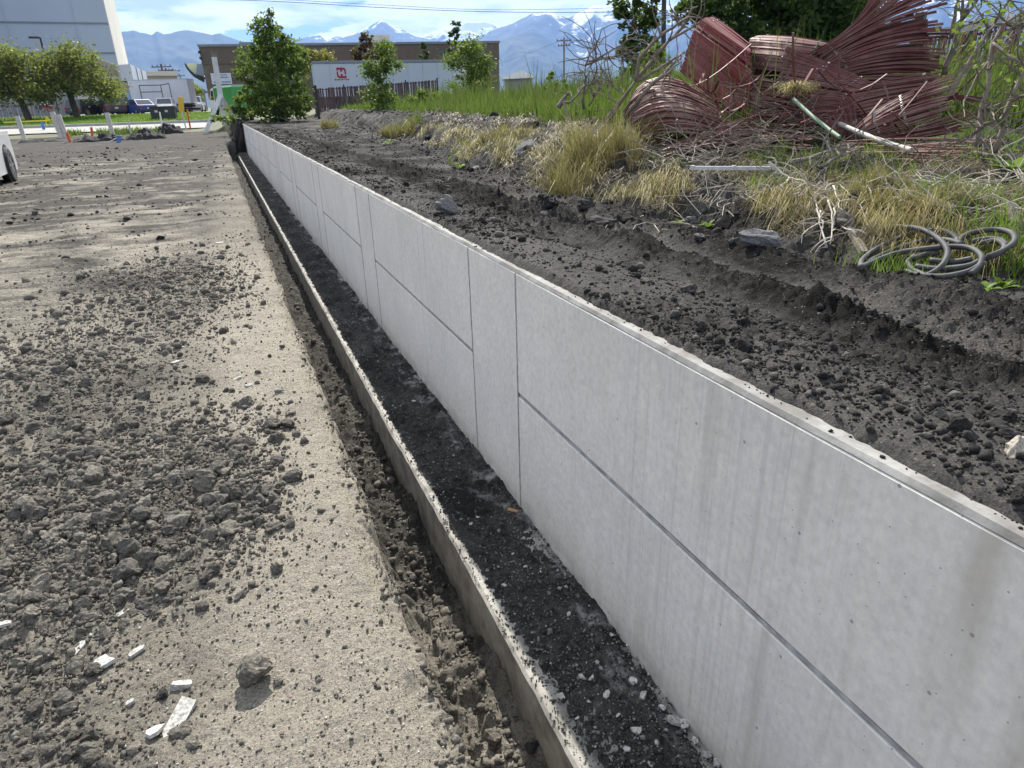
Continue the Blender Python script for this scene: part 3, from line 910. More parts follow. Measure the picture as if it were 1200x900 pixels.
# the stones one can name
def named(name, px, py, D, s, mat, label, cat, squash=None, big=True, rz=None, sink=.34, level=None):
    p = gp(px, py, level) if level is not None and level < -.2 else hit(px, py)
    return clod(name, p, s, mat, label, cat, big=big, squash=squash, rz=rz, sink=sink)
named('boulder', 527, 248, 0, .175, M_STONE, 'large grey boulder half buried in black soil right behind the wall', 'boulder', (1.15, 1, 1.15), level=.84, sink=.22)
M_TANSTONE = island('tan_stone', [(0.27, 0.245, 0.20), (0.29, 0.26, 0.215)], bump_d=.003)
named('stone', 1188, 530, 0, .068, M_TANSTONE, 'pale tan stone on black soil at the right edge close to the wall', 'stone', (1.3, .8, .8), level=.86, rz=.3)
named('earth_clump', 295, 800, 0, .105, M_CLOD, 'biggest earth clump with a rough broken side, alone on the dusty ground', 'dirt clump', (1, .95, 1.15), level=0, sink=.1)
named('dirt_clump', 645, 240, 0, .15, M_DARKCLOD, 'black dirt clump, farthest left of the clumps at the foot of the bank', 'dirt clump', level=.82)
named('dirt_clump', 688, 242, 0, .17, M_DARKCLOD, 'black round dirt clump, largest in the middle of the backfill', 'dirt clump', level=.82)
named('dirt_clump', 712, 240, 0, .12, M_DARKCLOD, 'black dirt clump touching the right side of the largest round clump', 'dirt clump', level=.82)
named('dirt_clump', 640, 252, 0, .12, M_DARKCLOD, 'black dirt clump in front of the farthest left clump', 'dirt clump', level=.82)
named('dirt_clump', 702, 262, 0, .16, M_DARKCLOD, 'low wide black dirt clump in front of the largest round clump', 'dirt clump', (1.5, 1, .8), level=.82)
named('dirt_clump', 735, 255, 0, .15, M_DARKCLOD, 'black dirt clump right of the low wide clump on the backfill', 'dirt clump', level=.82)
named('asphalt_chunk', 846, 268, 0, .15, M_DARKCLOD, 'black angular asphalt chunk standing by a small green weed under the bank', 'asphalt chunk', (1.25, .6, 1.0), level=.82, sink=.12, rz=.2)
named('stone', 889, 283, 0, .15, M_STONE, 'grey rounded stone with a dark broken right side under the bank', 'stone', (1.4, 1, .85), level=.82)
named('stone', 811, 262, 0, .08, M_STONE, 'small grey stone left of the angular asphalt chunk', 'stone', level=.82)
named('stone', 820, 280, 0, .08, M_STONE, 'blue grey stone sunk in black soil below the asphalt chunk', 'stone', (1.4, 1, .8), level=.81)
named('earth_block', 815, 250, 0, .20, M_CLOD, 'cracked grey block of dried earth standing in the bank face', 'earth block', (1, .6, 1.1), level=.84)
named('earth_block', 990, 268, 0, .20, M_CLOD, 'smooth dark block of earth in the bank behind the hose', 'earth block', (1.2, .6, .8), level=.86)
named('stone', 660, 118, 8.6, .17, M_DARKCLOD, 'dark stone standing on top of the rubble bank against the green grass', 'stone', (1, .9, 1.1), sink=.1)
named('stone', 617, 176, 7.6, .26, M_STONE, 'flat grey slab stone jutting from the rubble bank', 'stone', (1.5, 1, .45))
named('stone', 548, 150, 9.5, .13, M_CHIP, 'white stone on the rubble bank, nearest the grass edge', 'stone')
named('stone', 560, 198, 7.2, .16, M_STONE, 'pale grey stone at the foot of the rubble bank', 'stone')
named('stone', 588, 132, 9.0, .24, M_DARKCLOD, 'dark square lump of earth at the upper edge of the rubble bank', 'stone', (1.3, 1, .8))
named('stone', 328, 458, 0, .040, M_STONE, 'flat grey stone alone near the trench edge, above the clod field', 'stone', (1.3, 1, .6), level=0)
named('stone', 206, 720, 0, .045, M_CLOD, 'round earth clod below the white chips on the dusty ground', 'stone', level=0)
named('stone', 645, 740, 0, .028, M_STONE, 'grey rounded pebble lying in the middle of the footing ledge', 'pebble', level=FTOP + .012)
named('stone', 192, 815, 0, .05, M_DARKCLOD, 'dark clod above the long white slab fragment', 'stone', level=0)

# flat broken concrete chips
def chip(px, py, w, l, ang, label, level=0.0, th=.006, mat=None):
    p = gp(px, py, level)
    if level > -.2:
        p.z = soil_z(p.x, p.y)
    r = random.Random(int(px * 7 + py))
    pts = []
    base = [(-1, -.8), (-.2, -1), (.9, -.75), (1, .1), (.8, .9), (-.3, 1), (-1, .55)]
    for a_, b_ in base:
        pts.append((a_ * l / 2 * r.uniform(.62, 1.15), b_ * w / 2 * r.uniform(.6, 1.2)))
    if r.random() < .5:
        pts.pop(r.randrange(7))
    b = MB()
    b.prism(pts, 'z', -th * .6, th, scale_hi=[(x * .95, y * .93) for x, y in pts])
    o = b.build('concrete_chip', mat or M_CHIP)
    o.location = p + Vector((0, 0, th * .3))
    o.rotation_euler = (r.uniform(-.25, .25), r.uniform(-.25, .25), ang)
    return tag(o, label, 'concrete chip')
M_GCHIP = island('grey_chip', [(0.36, 0.36, 0.34), (0.34, 0.34, 0.33)], bump_d=.001)
chip(140, 716, .033, .062, .35, 'white flat concrete chip with a dark hole, above the other white chips')
chip(172, 706, .024, .050, .5, 'slim pointed white chip beside the chip with the dark hole')
chip(93, 760, .036, .050, .8, 'white chip leaning in clods, left of the grey tile fragment')
chip(122, 777, .060, .062, .7, 'smooth grey square tile fragment on the dusty ground', th=.007, mat=M_GCHIP)
chip(159, 762, .026, .058, .55, 'white curved chip right of the grey tile fragment')
chip(213, 800, .035, .062, -.2, 'thick white chip just above the long slab fragment', th=.012)
chip(208, 838, .052, .165, .95, 'long white slab fragment partly covered by dirt, largest of the white pieces', th=.009)
chip(180, 855, .040, .060, .8, 'white chip half buried at the lower end of the long slab fragment')
chip(8, 742, .030, .050, .3, 'white chip at the far left edge among clods')
chip(152, 821, .015, .026, .3, 'tiny white chip left of the dark clod')
chip(206, 424, .03, .085, .7, 'thin white sliver on the dusty ground in the middle of the clod field', th=.006)
chip(278, 445, .03, .07, .2, 'white sliver near the trench edge, right of the clod field')
chip(291, 452, .03, .05, .5, 'white chip leaning on a stone near the trench edge')
chip(217, 408, .03, .05, .1, 'white chip behind the thin sliver')
chip(258, 284, .06, .12, .2, 'white flat chip far off on the bare ground near the trench', th=.008)
chip(228, 368, .04, .09, .9, 'pale upright chip behind the dark clods')
for q in [(640, 640, .5), (592, 579, .2)]:
    pass
FC = [(632, 671, .02), (682, 793, .026), (693, 795, .02), (657, 816, .030), (711, 814, .03), (742, 798, .03), (754, 815, .03), (790, 844, .045), (802, 848, .035), (746, 856, .034),
      (666, 719, .024), (616, 664, .018), (700, 776, .018), (676, 842, .014), (591, 686, .022), (601, 649, .016), (717, 744, .02), (735, 756, .015), (485, 470, .03), (552, 614, .02), (560, 606, .018), (815, 868, .026), (828, 884, .03), (770, 870, .02), (735, 878, .022), (776, 830, .024), (724, 838, .016), (808, 838, .02), (760, 790, .014), (690, 822, .014), (840, 893, .028)]
for k, (qx, qy, s_) in enumerate(FC):
    o = chip(qx, qy, s_ * .8, s_ * 1.15, k * 1.7, 'small white chip lying in the shade on the footing ledge', level=FTOP + .016, th=s_ * .13)
    o['group'] = 'white chips on the footing ledge'
M_WOOD = basic('raw_wood', (0.36, 0.24, 0.11), (0.27, 0.17, 0.08), 18, .8, .001, stretch=(1, 6, 6))
M_GREYWOOD = basic('grey_wood', (0.23, 0.20, 0.165), (0.13, 0.112, 0.095), 10, .9, .003, stretch=(1, 7, 7))
p = gp(601, 598, FTOP + .02)
b = MB(); b.box((0, 0, 0), (.055, .02, .008), bevel=.002)
o = b.build('wood_scrap', M_WOOD); o.location = p; o.rotation_euler = (.1, .1, -.7)
tag(o, 'small orange brown wood scrap on the footing ledge against the wall', 'wood scrap')

# ------------------------------------------------------------------ grasses
def blades(name, x, y, z, h, w, lean, mat, label, cat, curve=.5, az=None, kind='stuff', droop=None):
    """every blade: a tapering strip bent over by lean (share of its height)"""
    n = len(x)
    a = RNG.uniform(0, 2 * np.pi, n) if az is None else az
    f = RNG.uniform(0, 2 * np.pi, n)
    dx, dy = np.cos(a) * lean * h, np.sin(a) * lean * h
    wx, wy = np.cos(f) * w / 2, np.sin(f) * w / 2
    zz = np.ones(n) if droop is None else droop
    P = np.zeros((n, 5, 3))
    P[:, 0] = np.stack([x - wx, y - wy, z], -1)
    P[:, 1] = np.stack([x + wx, y + wy, z], -1)
    mx_, my_, mz_ = x + dx * (.5 - .25 * curve), y + dy * (.5 - .25 * curve), z + h * (.5 + .12 * curve)
    P[:, 2] = np.stack([mx_ - wx * .8, my_ - wy * .8, mz_], -1)
    P[:, 3] = np.stack([mx_ + wx * .8, my_ + wy * .8, mz_], -1)
    P[:, 4] = np.stack([x + dx, y + dy, z + h * zz], -1)
    i = np.arange(n)[:, None] * 5
    q = i + np.array([[0, 1, 3, 2]]); t = i + np.array([[2, 3, 4]])
    o = link(name, np_mesh(name, P.reshape(-1, 3), [q, t]), mat)
    return tag(o, label, cat, kind=kind)
G1 = [(0.035, 0.078, 0.014), (0.058, 0.112, 0.020), (0.085, 0.140, 0.028), (0.045, 0.090, 0.016), (0.150, 0.160, 0.060), (0.050, 0.100, 0.018)]
M_GRASS = leafmat('field_grass', G1, .32)
M_WEED = leafmat('weed_leaf', [(0.075, 0.150, 0.020), (0.130, 0.210, 0.035), (0.100, 0.180, 0.025)], .40)
M_STRAW = leafmat('straw', [(0.30, 0.22, 0.09), (0.38, 0.30, 0.14), (0.20, 0.14, 0.06), (0.42, 0.35, 0.20), (0.22, 0.20, 0.07)], .25)
M_PALESTRAW = leafmat('pale_straw', [(0.30, 0.245, 0.155), (0.20, 0.155, 0.09), (0.13, 0.098, 0.06), (0.38, 0.33, 0.23), (0.17, 0.125, 0.07)], .15)
def zs(x, y):
    return np.array([soil_z(a, b) for a, b in zip(x, y)])
def zs_fast(x, y):
    z = z_ground(x, y)
    m = (x > 1.12) & (x < 9.7) & (y < 46) & (y > -1.4)
    z = np.where(m, z_soil_right(x, y), z)
    return z
# tall green field behind the bank, thinning out with distance
n = 160000
gd = np.exp(RNG.uniform(math.log(5.0), math.log(75), n)); ga = np.radians(RNG.uniform(4, 66, n))
x, y = gd * np.sin(ga), gd * np.cos(ga)
db = bank_d(x, y)
lim = np.where(y > 5.0, 1.25 + .5 * perlin(y * .8, x * .2, 71), 4.1 + .8 * perlin(y * .8, x * .8, 72))
k = (db > lim) & ~((y > 44) & (x < 9 + (y - 44) * .3))
x, y, gd, db = x[k], y[k], gd[k], db[k]
tall = .26 + .50 * np.clip(.5 + fbm(x * .5, y * .5, 4, 73, gain=.6), 0, 1.3) * sm((db - 1.2) / 2.5)
h = tall * RNG.uniform(.35, 1.25, len(x)) * np.where(RNG.uniform(0, 1, len(x)) < .04, 1.5, 1)
blades('field_grass', x, y, zs_fast(x, y) - .02, h, .0035 + .0011 * gd, RNG.uniform(.05, .6, len(x)), M_GRASS, 'tall lush green grass filling the field behind the bank', 'grass')
n = 9000
gd = np.exp(RNG.uniform(math.log(6.0), math.log(45), n)); ga = np.radians(RNG.uniform(7, 62, n))
x, y = gd * np.sin(ga), gd * np.cos(ga); db = bank_d(x, y)
k = (db > np.where(y > 5, 1.5, 4.6)) & (fbm(x * .45, y * .45, 3, 78) > .08) & ~((y > 44) & (x < 9 + (y - 44) * .3))
x, y, gd = x[k], y[k], gd[k]
M_STALK = leafmat('weed_stalk', [(0.040, 0.070, 0.018), (0.10, 0.10, 0.045), (0.028, 0.055, 0.014), (0.17, 0.14, 0.075)], .2)
blades('field_stalks', x, y, zs_fast(x, y), RNG.uniform(.45, 1.0, len(x)), .005 + .0011 * gd, RNG.uniform(.02, .35, len(x)), M_STALK, 'darker tall weed stalks standing in patches in the green field', 'weeds')
# short green growth on the bank shelf to the right
n = 17000
gd = RNG.uniform(3.3, 8.5, n); ga = np.radians(RNG.uniform(41, 66, n))
x, y = gd * np.sin(ga), gd * np.cos(ga); db = bank_d(x, y)
k = (db > .45) & (fbm(x * 1.1, y * 1.1, 3, 74) + .25 * sm((x - 3.6) / 1.2) > .02)
x, y, gd = x[k], y[k], gd[k]
blades('shelf_grass', x, y, zs_fast(x, y) - .01, RNG.uniform(.03, .14, len(x)), np.full(len(x), .005), RNG.uniform(.2, .9, len(x)), M_WEED, 'short green grass and weeds on the bank shelf beside the hose', 'grass')
# green fringe at the right end of the hose
n = 2600
x = RNG.normal(3.25, .15, n); y = RNG.normal(1.66, .22, n)
k = (x > 2.9) & (bank_d(x, y) > -.18)
x, y = x[k], y[k]
blades('verge_grass', x, y, zs_fast(x, y) - .01, RNG.uniform(.05, .17, len(x)), np.full(len(x), .0055), RNG.uniform(.2, .8, len(x)), M_WEED, 'fresh green grass growing round the right end of the hose', 'grass')
n = 420
x = RNG.normal(2.86, .17, n); y = RNG.normal(2.07, .10, n)
blades('hose_grass', x, y, zs_fast(x, y) - .01, RNG.uniform(.05, .13, n), np.full(n, .004), RNG.uniform(.2, .8, n), M_WEED, 'green grass blades growing up through the hose loops', 'grass')

# matted straw on the bank top
n = 42000
ry = np.exp(RNG.uniform(math.log(1.0), math.log(16), n)); rd = np.abs(RNG.normal(.75, .75, n)) + .05
x = np.interp(ry, BANK_Y, BANK_X) + rd; y = ry
k = (fbm(x * 1.7, y * 1.4, 4, 75) > -.02 + .16 * (y > 6)) & (bank_d(x, y) > .10)
x, y = x[k], y[k]
L = RNG.uniform(.08, .28, len(x))
blades('straw_litter', x, y, zs_fast(x, y) + .005, L * .32, 0.0018 + .00042 * y, RNG.uniform(1.5, 3.2, len(x)), M_PALESTRAW, 'matted dry straw lying over the bank top', 'straw', droop=RNG.uniform(-.5, .6, len(x)))
# straw hanging over the bank face
n = 10500
ry = np.exp(RNG.uniform(math.log(1.1), math.log(14), n))
x = np.interp(ry, BANK_Y, BANK_X) + RNG.normal(.30, .13, n); y = ry
k = (fbm(x * 1.9, y * 1.9, 3, 76) > .10) & (bank_d(x, y) > .05)
x, y = x[k], y[k]
blades('straw_fringe', x, y, zs_fast(x, y) + .01, RNG.uniform(.07, .2, len(x)), 0.0016 + .00038 * y, RNG.uniform(.7, 1.4, len(x)), M_STRAW, 'dry yellow straw drooping over the edge of the bank', 'straw', az=RNG.normal(math.pi * 1.08, .7, len(x)), droop=RNG.uniform(-1.1, .3, len(x)))

def tuft(px, py, level, r, h, n, label, mat=None, lean=.7, name='grass_tuft', cat='grass tuft', aspect=1.0, pref=None, D=None):
    p = hit(px, py)
    m = max(5, int(9 * (r / .3)))
    sx, sy = RNG.normal(0, r * .5, m), RNG.normal(0, r * .45, m)
    sh, sa, sl, sr = RNG.uniform(.45, 1.15, m), RNG.uniform(0, 6.28, m), RNG.uniform(.4, 1.2, m), r * RNG.uniform(.12, .38, m)
    if pref is not None:
        sa = RNG.normal(pref, .8, m)
    k = RNG.integers(0, m, n)
    a = RNG.uniform(0, 6.28, n); q = np.sqrt(RNG.uniform(0, 1, n)) * sr[k]
    x, y = p.x + sx[k] + q * np.cos(a) * aspect, p.y + sy[k] + q * np.sin(a)
    az = np.where(RNG.uniform(0, 1, n) < .55, sa[k] + RNG.normal(0, .45, n), a + RNG.normal(0, .6, n))
    az = np.where(RNG.uniform(0, 1, n) < .25, RNG.uniform(0, 6.28, n), az)
    hh = h * sh[k] * RNG.uniform(.18, 1.1, n) * (1 - .3 * q / sr[k])
    hh = np.where(RNG.uniform(0, 1, n) < .03, hh * 1.45, hh)
    return blades(name, x, y, zs_fast(x, y) - .01, hh, np.full(n, .0020 + .00050 * math.hypot(p.x, p.y)), RNG.uniform(.1, 1.1, n) * lean * sl[k] * np.where(RNG.uniform(0, 1, n) < .15, 2.2, 1), mat or M_STRAW, label, cat, kind='stuff' if n < 1000 else None, droop=np.where(RNG.uniform(0, 1, n) < .18, RNG.uniform(-.1, .5, n), RNG.uniform(.6, 1.05, n)))
tuft(692, 200, .95, .34, .50, 1700, 'large tuft of golden dry grass leaning over the bank left of the red fence rolls', lean=1.1, aspect=1.0, pref=3.6)
tuft(672, 190, 1.0, .22, .44, 700, 'olive yellow grass at the left shoulder of the large golden tuft', lean=.8)
tuft(712, 196, .97, .16, .62, 260, 'tall straw coloured stems standing out of the large golden tuft', lean=.45)
tuft(660, 215, .92, .26, .40, 1100, 'pale dry grass spilling down the bank at the left foot of the large golden tuft', M_PALESTRAW, lean=1.2, pref=3.9)
tuft(720, 175, 1.0, .35, .42, 1200, 'yellow dry grass around the foot of the dead branch', lean=.6)
tuft(475, 158, 1.0, .42, .50, 1300, 'round tuft of yellow green grass on the bank, farthest along the backfill', lean=.8)
tuft(480, 150, 1.05, .5, .45, 900, 'green grass sprouting behind the round tuft on the bank', M_GRASS)
tuft(557, 177, 1.0, .30, .30, 800, 'small cream coloured dry tuft on the rubble bank', M_PALESTRAW, lean=1.2)
tuft(538, 180, 1.0, .12, .30, 160, 'small bright green tuft left of the cream coloured dry tuft', M_WEED)
tuft(590, 160, 1.05, .40, .28, 700, 'brown dry tuft in the middle of the rubble bank', M_STRAW, lean=1.2)
tuft(390, 150, .9, .35, .55, 600, 'yellow green tuft at the foot of the big bush end of the bank', M_STRAW, lean=.5)
tuft(1020, 232, .95, .22, .22, 1500, 'olive dry tuft standing upright on the bank left above the hose', M_STRAW, lean=.5)
tuft(1075, 235, .95, .28, .17, 1300, 'golden dry tuft on the bank just above the hose', M_STRAW, lean=1.0, pref=4.0)
tuft(975, 215, .97, .25, .16, 900, 'flattened straw tuft beside the bare white branch', M_STRAW, lean=1.3)
tuft(1150, 240, .95, .30, .16, 1300, 'rusty brown dead grass mound on the bank above the right hose loops', M_PALESTRAW, lean=1.4, pref=4.2)
tuft(880, 208, .97, .28, .20, 800, 'brown dry tuft around the aluminium rail', M_PALESTRAW, lean=1.1)
tuft(765, 175, 1.05, .10, .42, 150, 'thin upright green yellow grass stalks in front of the grey fence roll', M_STRAW, lean=.25)
tuft(800, 180, 1.05, .30, .20, 420, 'green grass patch in front of the red fence rolls', M_WEED, lean=.6)
tuft(900, 185, 1.05, .30, .22, 420, 'green weeds under the dark fence barrel', M_WEED, lean=.5)

# leafy plants
def leaf_quads(c, s, mat_name=None, elong=1.5, up=0.3):
    n = len(c)
    a = RNG.normal(0, 1, (n, 3)); a[:, 2] *= .6
    a /= np.linalg.norm(a, axis=1)[:, None]
    b_ = np.cross(a, RNG.normal(0, 1, (n, 3))); b_ /= np.linalg.norm(b_, axis=1)[:, None]
    s = s[:, None]
    P = np.zeros((n, 4, 3))
    P[:, 0] = c - a * s * elong / 2
    P[:, 1] = c + b_ * s / 2 + a * s * .05
    P[:, 2] = c + a * s * elong / 2
    P[:, 3] = c - b_ * s / 2 + a * s * .05
    return P.reshape(-1, 3), [np.arange(n * 4).reshape(n, 4)]
def broadleaf(px, py, level, s, n, label, D=None):
    p = gp(px, py, level) if D is None else at(px, py, D)
    p.z = soil_z(p.x, p.y)
    root = empty('leafy_weed', p, label, 'weed')
    for k in range(n):
        a = 6.283 * k / n + random.uniform(-.3, .3)
        L, W = s * random.uniform(.7, 1.15), s * random.uniform(.28, .38)
        el = random.uniform(.5, 1.2)
        vs, fs = [], []
        for i, (t, w) in enumerate(((0, .12), (.25, .7), (.5, 1), (.75, .75), (1, .04))):
            r_ = L * t * math.cos(el * (1 - .25 * t)); z_ = L * t * math.sin(el) - L * .35 * t * t
            for q in (-1, 0, 1):
                cx = r_ * math.cos(a) - q * W * w / 2 * math.sin(a)
                cy = r_ * math.sin(a) + q * W * w / 2 * math.cos(a)
                vs.append((cx, cy, z_ + (abs(q) * W * w * .18)))
            if i:
                o_ = (i - 1) * 3
                fs += [(o_, o_ + 1, o_ + 4, o_ + 3), (o_ + 1, o_ + 2, o_ + 5, o_ + 4)]
        me = bpy.data.meshes.new('leaf'); me.from_pydata(vs, [], fs)
        link('leaf', me, M_WEED, root, smooth=True)
    return root
broadleaf(1182, 222, 1.0, .20, 12, 'broad leaved bright green weed on the bank at the right edge of the picture')
broadleaf(1160, 228, 1.0, .13, 9, 'smaller broad leaved weed left of the largest bright green weed')
broadleaf(1155, 330, .85, .075, 10, 'low leafy weed at the front right corner of the hose')
broadleaf(1178, 322, .85, .075, 9, 'low leafy weed right of the front hose weed')
broadleaf(1190, 305, .86, .07, 9, 'low leafy weed behind the hose end at the right edge')
broadleaf(830, 260, .82, .075, 11, 'small bright green weed beside the angular asphalt chunk')
broadleaf(796, 256, .82, .05, 7, 'tiny green weed on black soil left of the small grey stone')
broadleaf(538, 178, .98, .14, 8, 'bright green leafy weed on the rubble bank')
broadleaf(455, 160, .95, .16, 8, 'leafy green weed at the foot of the round yellow tuft')
broadleaf(888, 180, 1.08, .08, 6, 'yellow green seedling in front of the fence barrel')

# ------------------------------------------------------------------ rolled-up red slat fence
def slatmat(name, c1, c2, bleach):
    m, t, b = new_mat(name)
    oi = N(t, 'ShaderNodeObjectInfo')
    v = pos(t, (1, 1, 1), obj=False)
    n = noise_n(t, v, 5.0, 5.0)
    n2 = noise_n(t, v, 60.0, 3.0)
    c = mixc(t, oi.outputs['Random'], c1, c2)
    c = mixc(t, mathn(t, 'MULTIPLY', ramp(t, n, [(0.35, 0.0), (0.7, 1.0)]), bleach), c, (0.34, 0.25, 0.21))
    c = mixc(t, 0.35, c, ramp(t, n2, [(0.3, 0.6), (0.7, 1.3)]), 'MULTIPLY')
    t.links.new(c, b.inputs['Base Color'])
    b.inputs['Roughness'].default_value = 0.62
    b.inputs['Specular IOR Level'].default_value = 0.22
    return m
M_RED = slatmat('red_slat', (0.200, 0.036, 0.034), (0.135, 0.026, 0.026), .18)
M_MAROON = slatmat('maroon_slat', (0.118, 0.030, 0.028), (0.075, 0.022, 0.021), .26)
M_FADED = slatmat('faded_slat', (0.20, 0.078, 0.068), (0.105, 0.037, 0.034), .55)
M_WIRE = basic('galvanised_wire', (0.50, 0.50, 0.49), (0.36, 0.36, 0.35), 30, .45, metal=.6)
PD = 0.0
def curve_pts(rows, s):
    P = [at(*q) for q in rows]
    if len(P) == 1:
        return P[0]
    u = s * (len(P) - 1)
    i = min(int(u), len(P) - 2)
    return P[i].lerp(P[i + 1], u - i)
def slat_sheet(label, mat, A, Mi, B, n, cap=.055, thick=.006, jit=.005, segs=7, fill=1.0, tipj=.03, bind=True, layers=2):
    root = None
    # sheet: rows of (px, py, distance); slats run from A over Mi to B
    base = curve_pts(A, .5).lerp(curve_pts(B, .5), .5)
    base.z = min(curve_pts(A, 0).z, curve_pts(B, 0).z)
    root = empty('slat_fence_roll', base, label, 'fence roll', 'torn out red slat fence in a heap')
    def point(s, t):
        a, m_, b_ = curve_pts(A, s), curve_pts(Mi, s), curve_pts(B, s)
        c_ = m_ * 2 - (a + b_) * .5
        return a * (1 - t) ** 2 + c_ * 2 * t * (1 - t) + b_ * t * t
    away = Vector((math.sin(.72), math.cos(.72), 0))
    for k in range(2 * n - 1 if layers == 2 else n):
        inner = k >= n
        s = (k + .5) / n if not inner else (k - n + 1) / n
        j0 = Vector((random.gauss(0, jit), random.gauss(0, jit), random.gauss(0, jit)))
        j1 = Vector((random.gauss(0, jit), random.gauss(0, jit), random.gauss(0, jit))) * 1.6
        t1 = 1 + random.uniform(-tipj, tipj)
        t0 = random.uniform(-.012, .012)
        if random.random() < .05 and n > 15:
            continue
        tw = random.gauss(0, .15)
        vs, fs = [], []
        for i in range(segs + 1):
            t = t0 + (t1 - t0) * i / segs
            p = point(s, t) + j0 * (1 - t) + j1 * t + (away * .05 - Vector((0, 0, .012)) if inner else Vector())
            tan = (point(s, t + .02) - point(s, t - .02)).normalized()
            acr = point(min(1, s + .5 / n), t) - point(max(0, s - .5 / n), t)
            acr = acr - tan * acr.dot(tan)
            wd = max(.008, min(cap, acr.length * fill))
            acr = acr.normalized() if acr.length > 1e-6 else tan.orthogonal()
            nor = tan.cross(acr)
            acr = (acr * math.cos(tw) + nor * math.sin(tw)); nor = tan.cross(acr)
            for i_, j_ in ((-1, -1), (1, -1), (1, 1), (-1, 1)):
                vs.append(p + acr * (i_ * wd / 2) + nor * (j_ * thick / 2) - base)
            if i:
                o_ = (i - 1) * 4
                fs += [(o_ + q, o_ + (q + 1) % 4, o_ + 4 + (q + 1) % 4, o_ + 4 + q) for q in range(4)]
        fs += [(3, 2, 1, 0), tuple(len(vs) - 4 + q for q in range(4))]
        me = bpy.data.meshes.new('slat'); me.from_pydata([tuple(v) for v in vs], [], fs)
        link('slat', me, mat, root)
    if bind:                                        # chain-link wires woven across the slats
        for t in bind if hasattr(bind, '__len__') else (.12, .5, .88):
            b = MB()
            pts = []
            for i in range(n * 2 + 1):
                s = min(1, max(0, i / (2 * n)))
                q = point(s, t + (.012 if i % 2 else -.012))
                tan = (point(s, t + .02) - point(s, t - .02)).normalized()
                acr = (point(min(1, s + .03), t) - point(max(0, s - .03), t)).normalized()
                pts.append(q + tan.cross(acr) * (.006 if (i // 2) % 2 else -.006) - base)
            b.tube(pts, .0022, 4)
            b.build('wire', M_WIRE, root)
    return root
slat_sheet('large box shaped roll of dark red slats lying on top of the heap', M_RED,
    [(797, 84, 7.5), (805, 58, 7.5), (813, 35, 7.55), (822, 22, 7.6), (838, 20, 7.9)], [(826, 109, 7.12), (843, 91, 7.15), (848, 60, 7.2), (851, 43, 7.28), (861, 36, 7.65)],
    [(853, 133, 6.85), (880, 124, 6.85), (882, 86, 6.9), (878, 62, 7.0), (880, 52, 7.5)], 28, jit=.0022, fill=.90, tipj=.012, bind=(.1, .9))
slat_sheet('faded grey pink mound of slats drooping at the lower left of the heap', M_FADED,
    [(752, 160, 6.6), (738, 146, 6.75), (731, 132, 6.9), (738, 118, 7.1)], [(800, 155, 6.2), (788, 128, 6.3), (775, 103, 6.6), (776, 92, 7.0)],
    [(862, 168, 6.4), (856, 150, 6.5), (846, 134, 6.7), (838, 120, 7.1)], 44, jit=.007, tipj=.06, fill=.95)
slat_sheet('loose faded slats fanned out flat in front of the large red roll', M_FADED,
    [(772, 186, 6.0), (785, 174, 6.2), (800, 164, 6.3)], [(825, 172, 6.0), (835, 160, 6.2), (845, 150, 6.3)], [(880, 172, 6.1), (884, 158, 6.3), (882, 140, 6.5)], 34, jit=.02, tipj=.15, bind=False)
slat_sheet('rounded upper roll of mauve slats with a white wire end, behind the barrel', M_FADED,
    [(880, 80, 7.3), (878, 62, 7.35), (879, 45, 7.45), (893, 41, 7.8)], [(915, 84, 7.0), (918, 66, 7.0), (922, 48, 7.15), (930, 42, 7.6)], [(945, 90, 7.1), (955, 72, 7.1), (968, 54, 7.2), (972, 50, 7.6)], 22, jit=.003, fill=.88)
slat_sheet('flat dark maroon panel leaning across the middle of the heap', M_MAROON,
    [(902, 112, 6.9), (915, 84, 6.95), (922, 54, 7.0)], [(945, 112, 6.75), (958, 92, 6.8), (972, 73, 6.85)], [(985, 114, 6.65), (1005, 104, 6.7), (1022, 95, 6.75)], 20, jit=.003, fill=.93)
slat_sheet('fan of long maroon slats splayed up into the sky at the top of the heap', M_MAROON,
    [(952, 60, 7.1), (962, 70, 7.05), (972, 82, 7.0), (980, 96, 6.95)], [(1002, 26, 7.2), (1018, 34, 7.15), (1035, 62, 7.0), (1035, 96, 6.9)],
    [(1028, -18, 7.4), (1062, -8, 7.35), (1088, 8, 7.3), (1098, 36, 7.25), (1094, 58, 7.2), (1094, 80, 7.15), (1086, 94, 7.1)], 64, jit=.012, tipj=.12, cap=.040, bind=(.15,))
slat_sheet('lower right fan of slats, pinkish where the sun strikes, in front of the heap', M_FADED,
    [(1000, 163, 6.2), (1002, 158, 6.25), (1004, 150, 6.3)], [(1052, 150, 6.05), (1046, 132, 6.1), (1044, 118, 6.2)], [(1104, 134, 6.25), (1112, 112, 6.3), (1108, 88, 6.4)], 32, jit=.006, tipj=.10, fill=.92, bind=(.3, .6))
slat_sheet('dark maroon sheet folded behind the pinkish lower right fan', M_MAROON,
    [(1000, 152, 6.45), (985, 126, 6.6), (958, 106, 6.8)], [(1050, 140, 6.5), (1040, 112, 6.6), (1035, 95, 6.7)], [(1090, 128, 6.55), (1098, 104, 6.6), (1100, 86, 6.7)], 30, jit=.004, fill=.95)
slat_sheet('loose dark slats sticking out low at the right end of the heap', M_MAROON,
    [(1002, 168, 6.1), (1008, 163, 6.15)], [(1062, 163, 6.0), (1068, 152, 6.1)], [(1105, 158, 6.1), (1142, 132, 6.25)], 22, jit=.016, tipj=.15, bind=False)
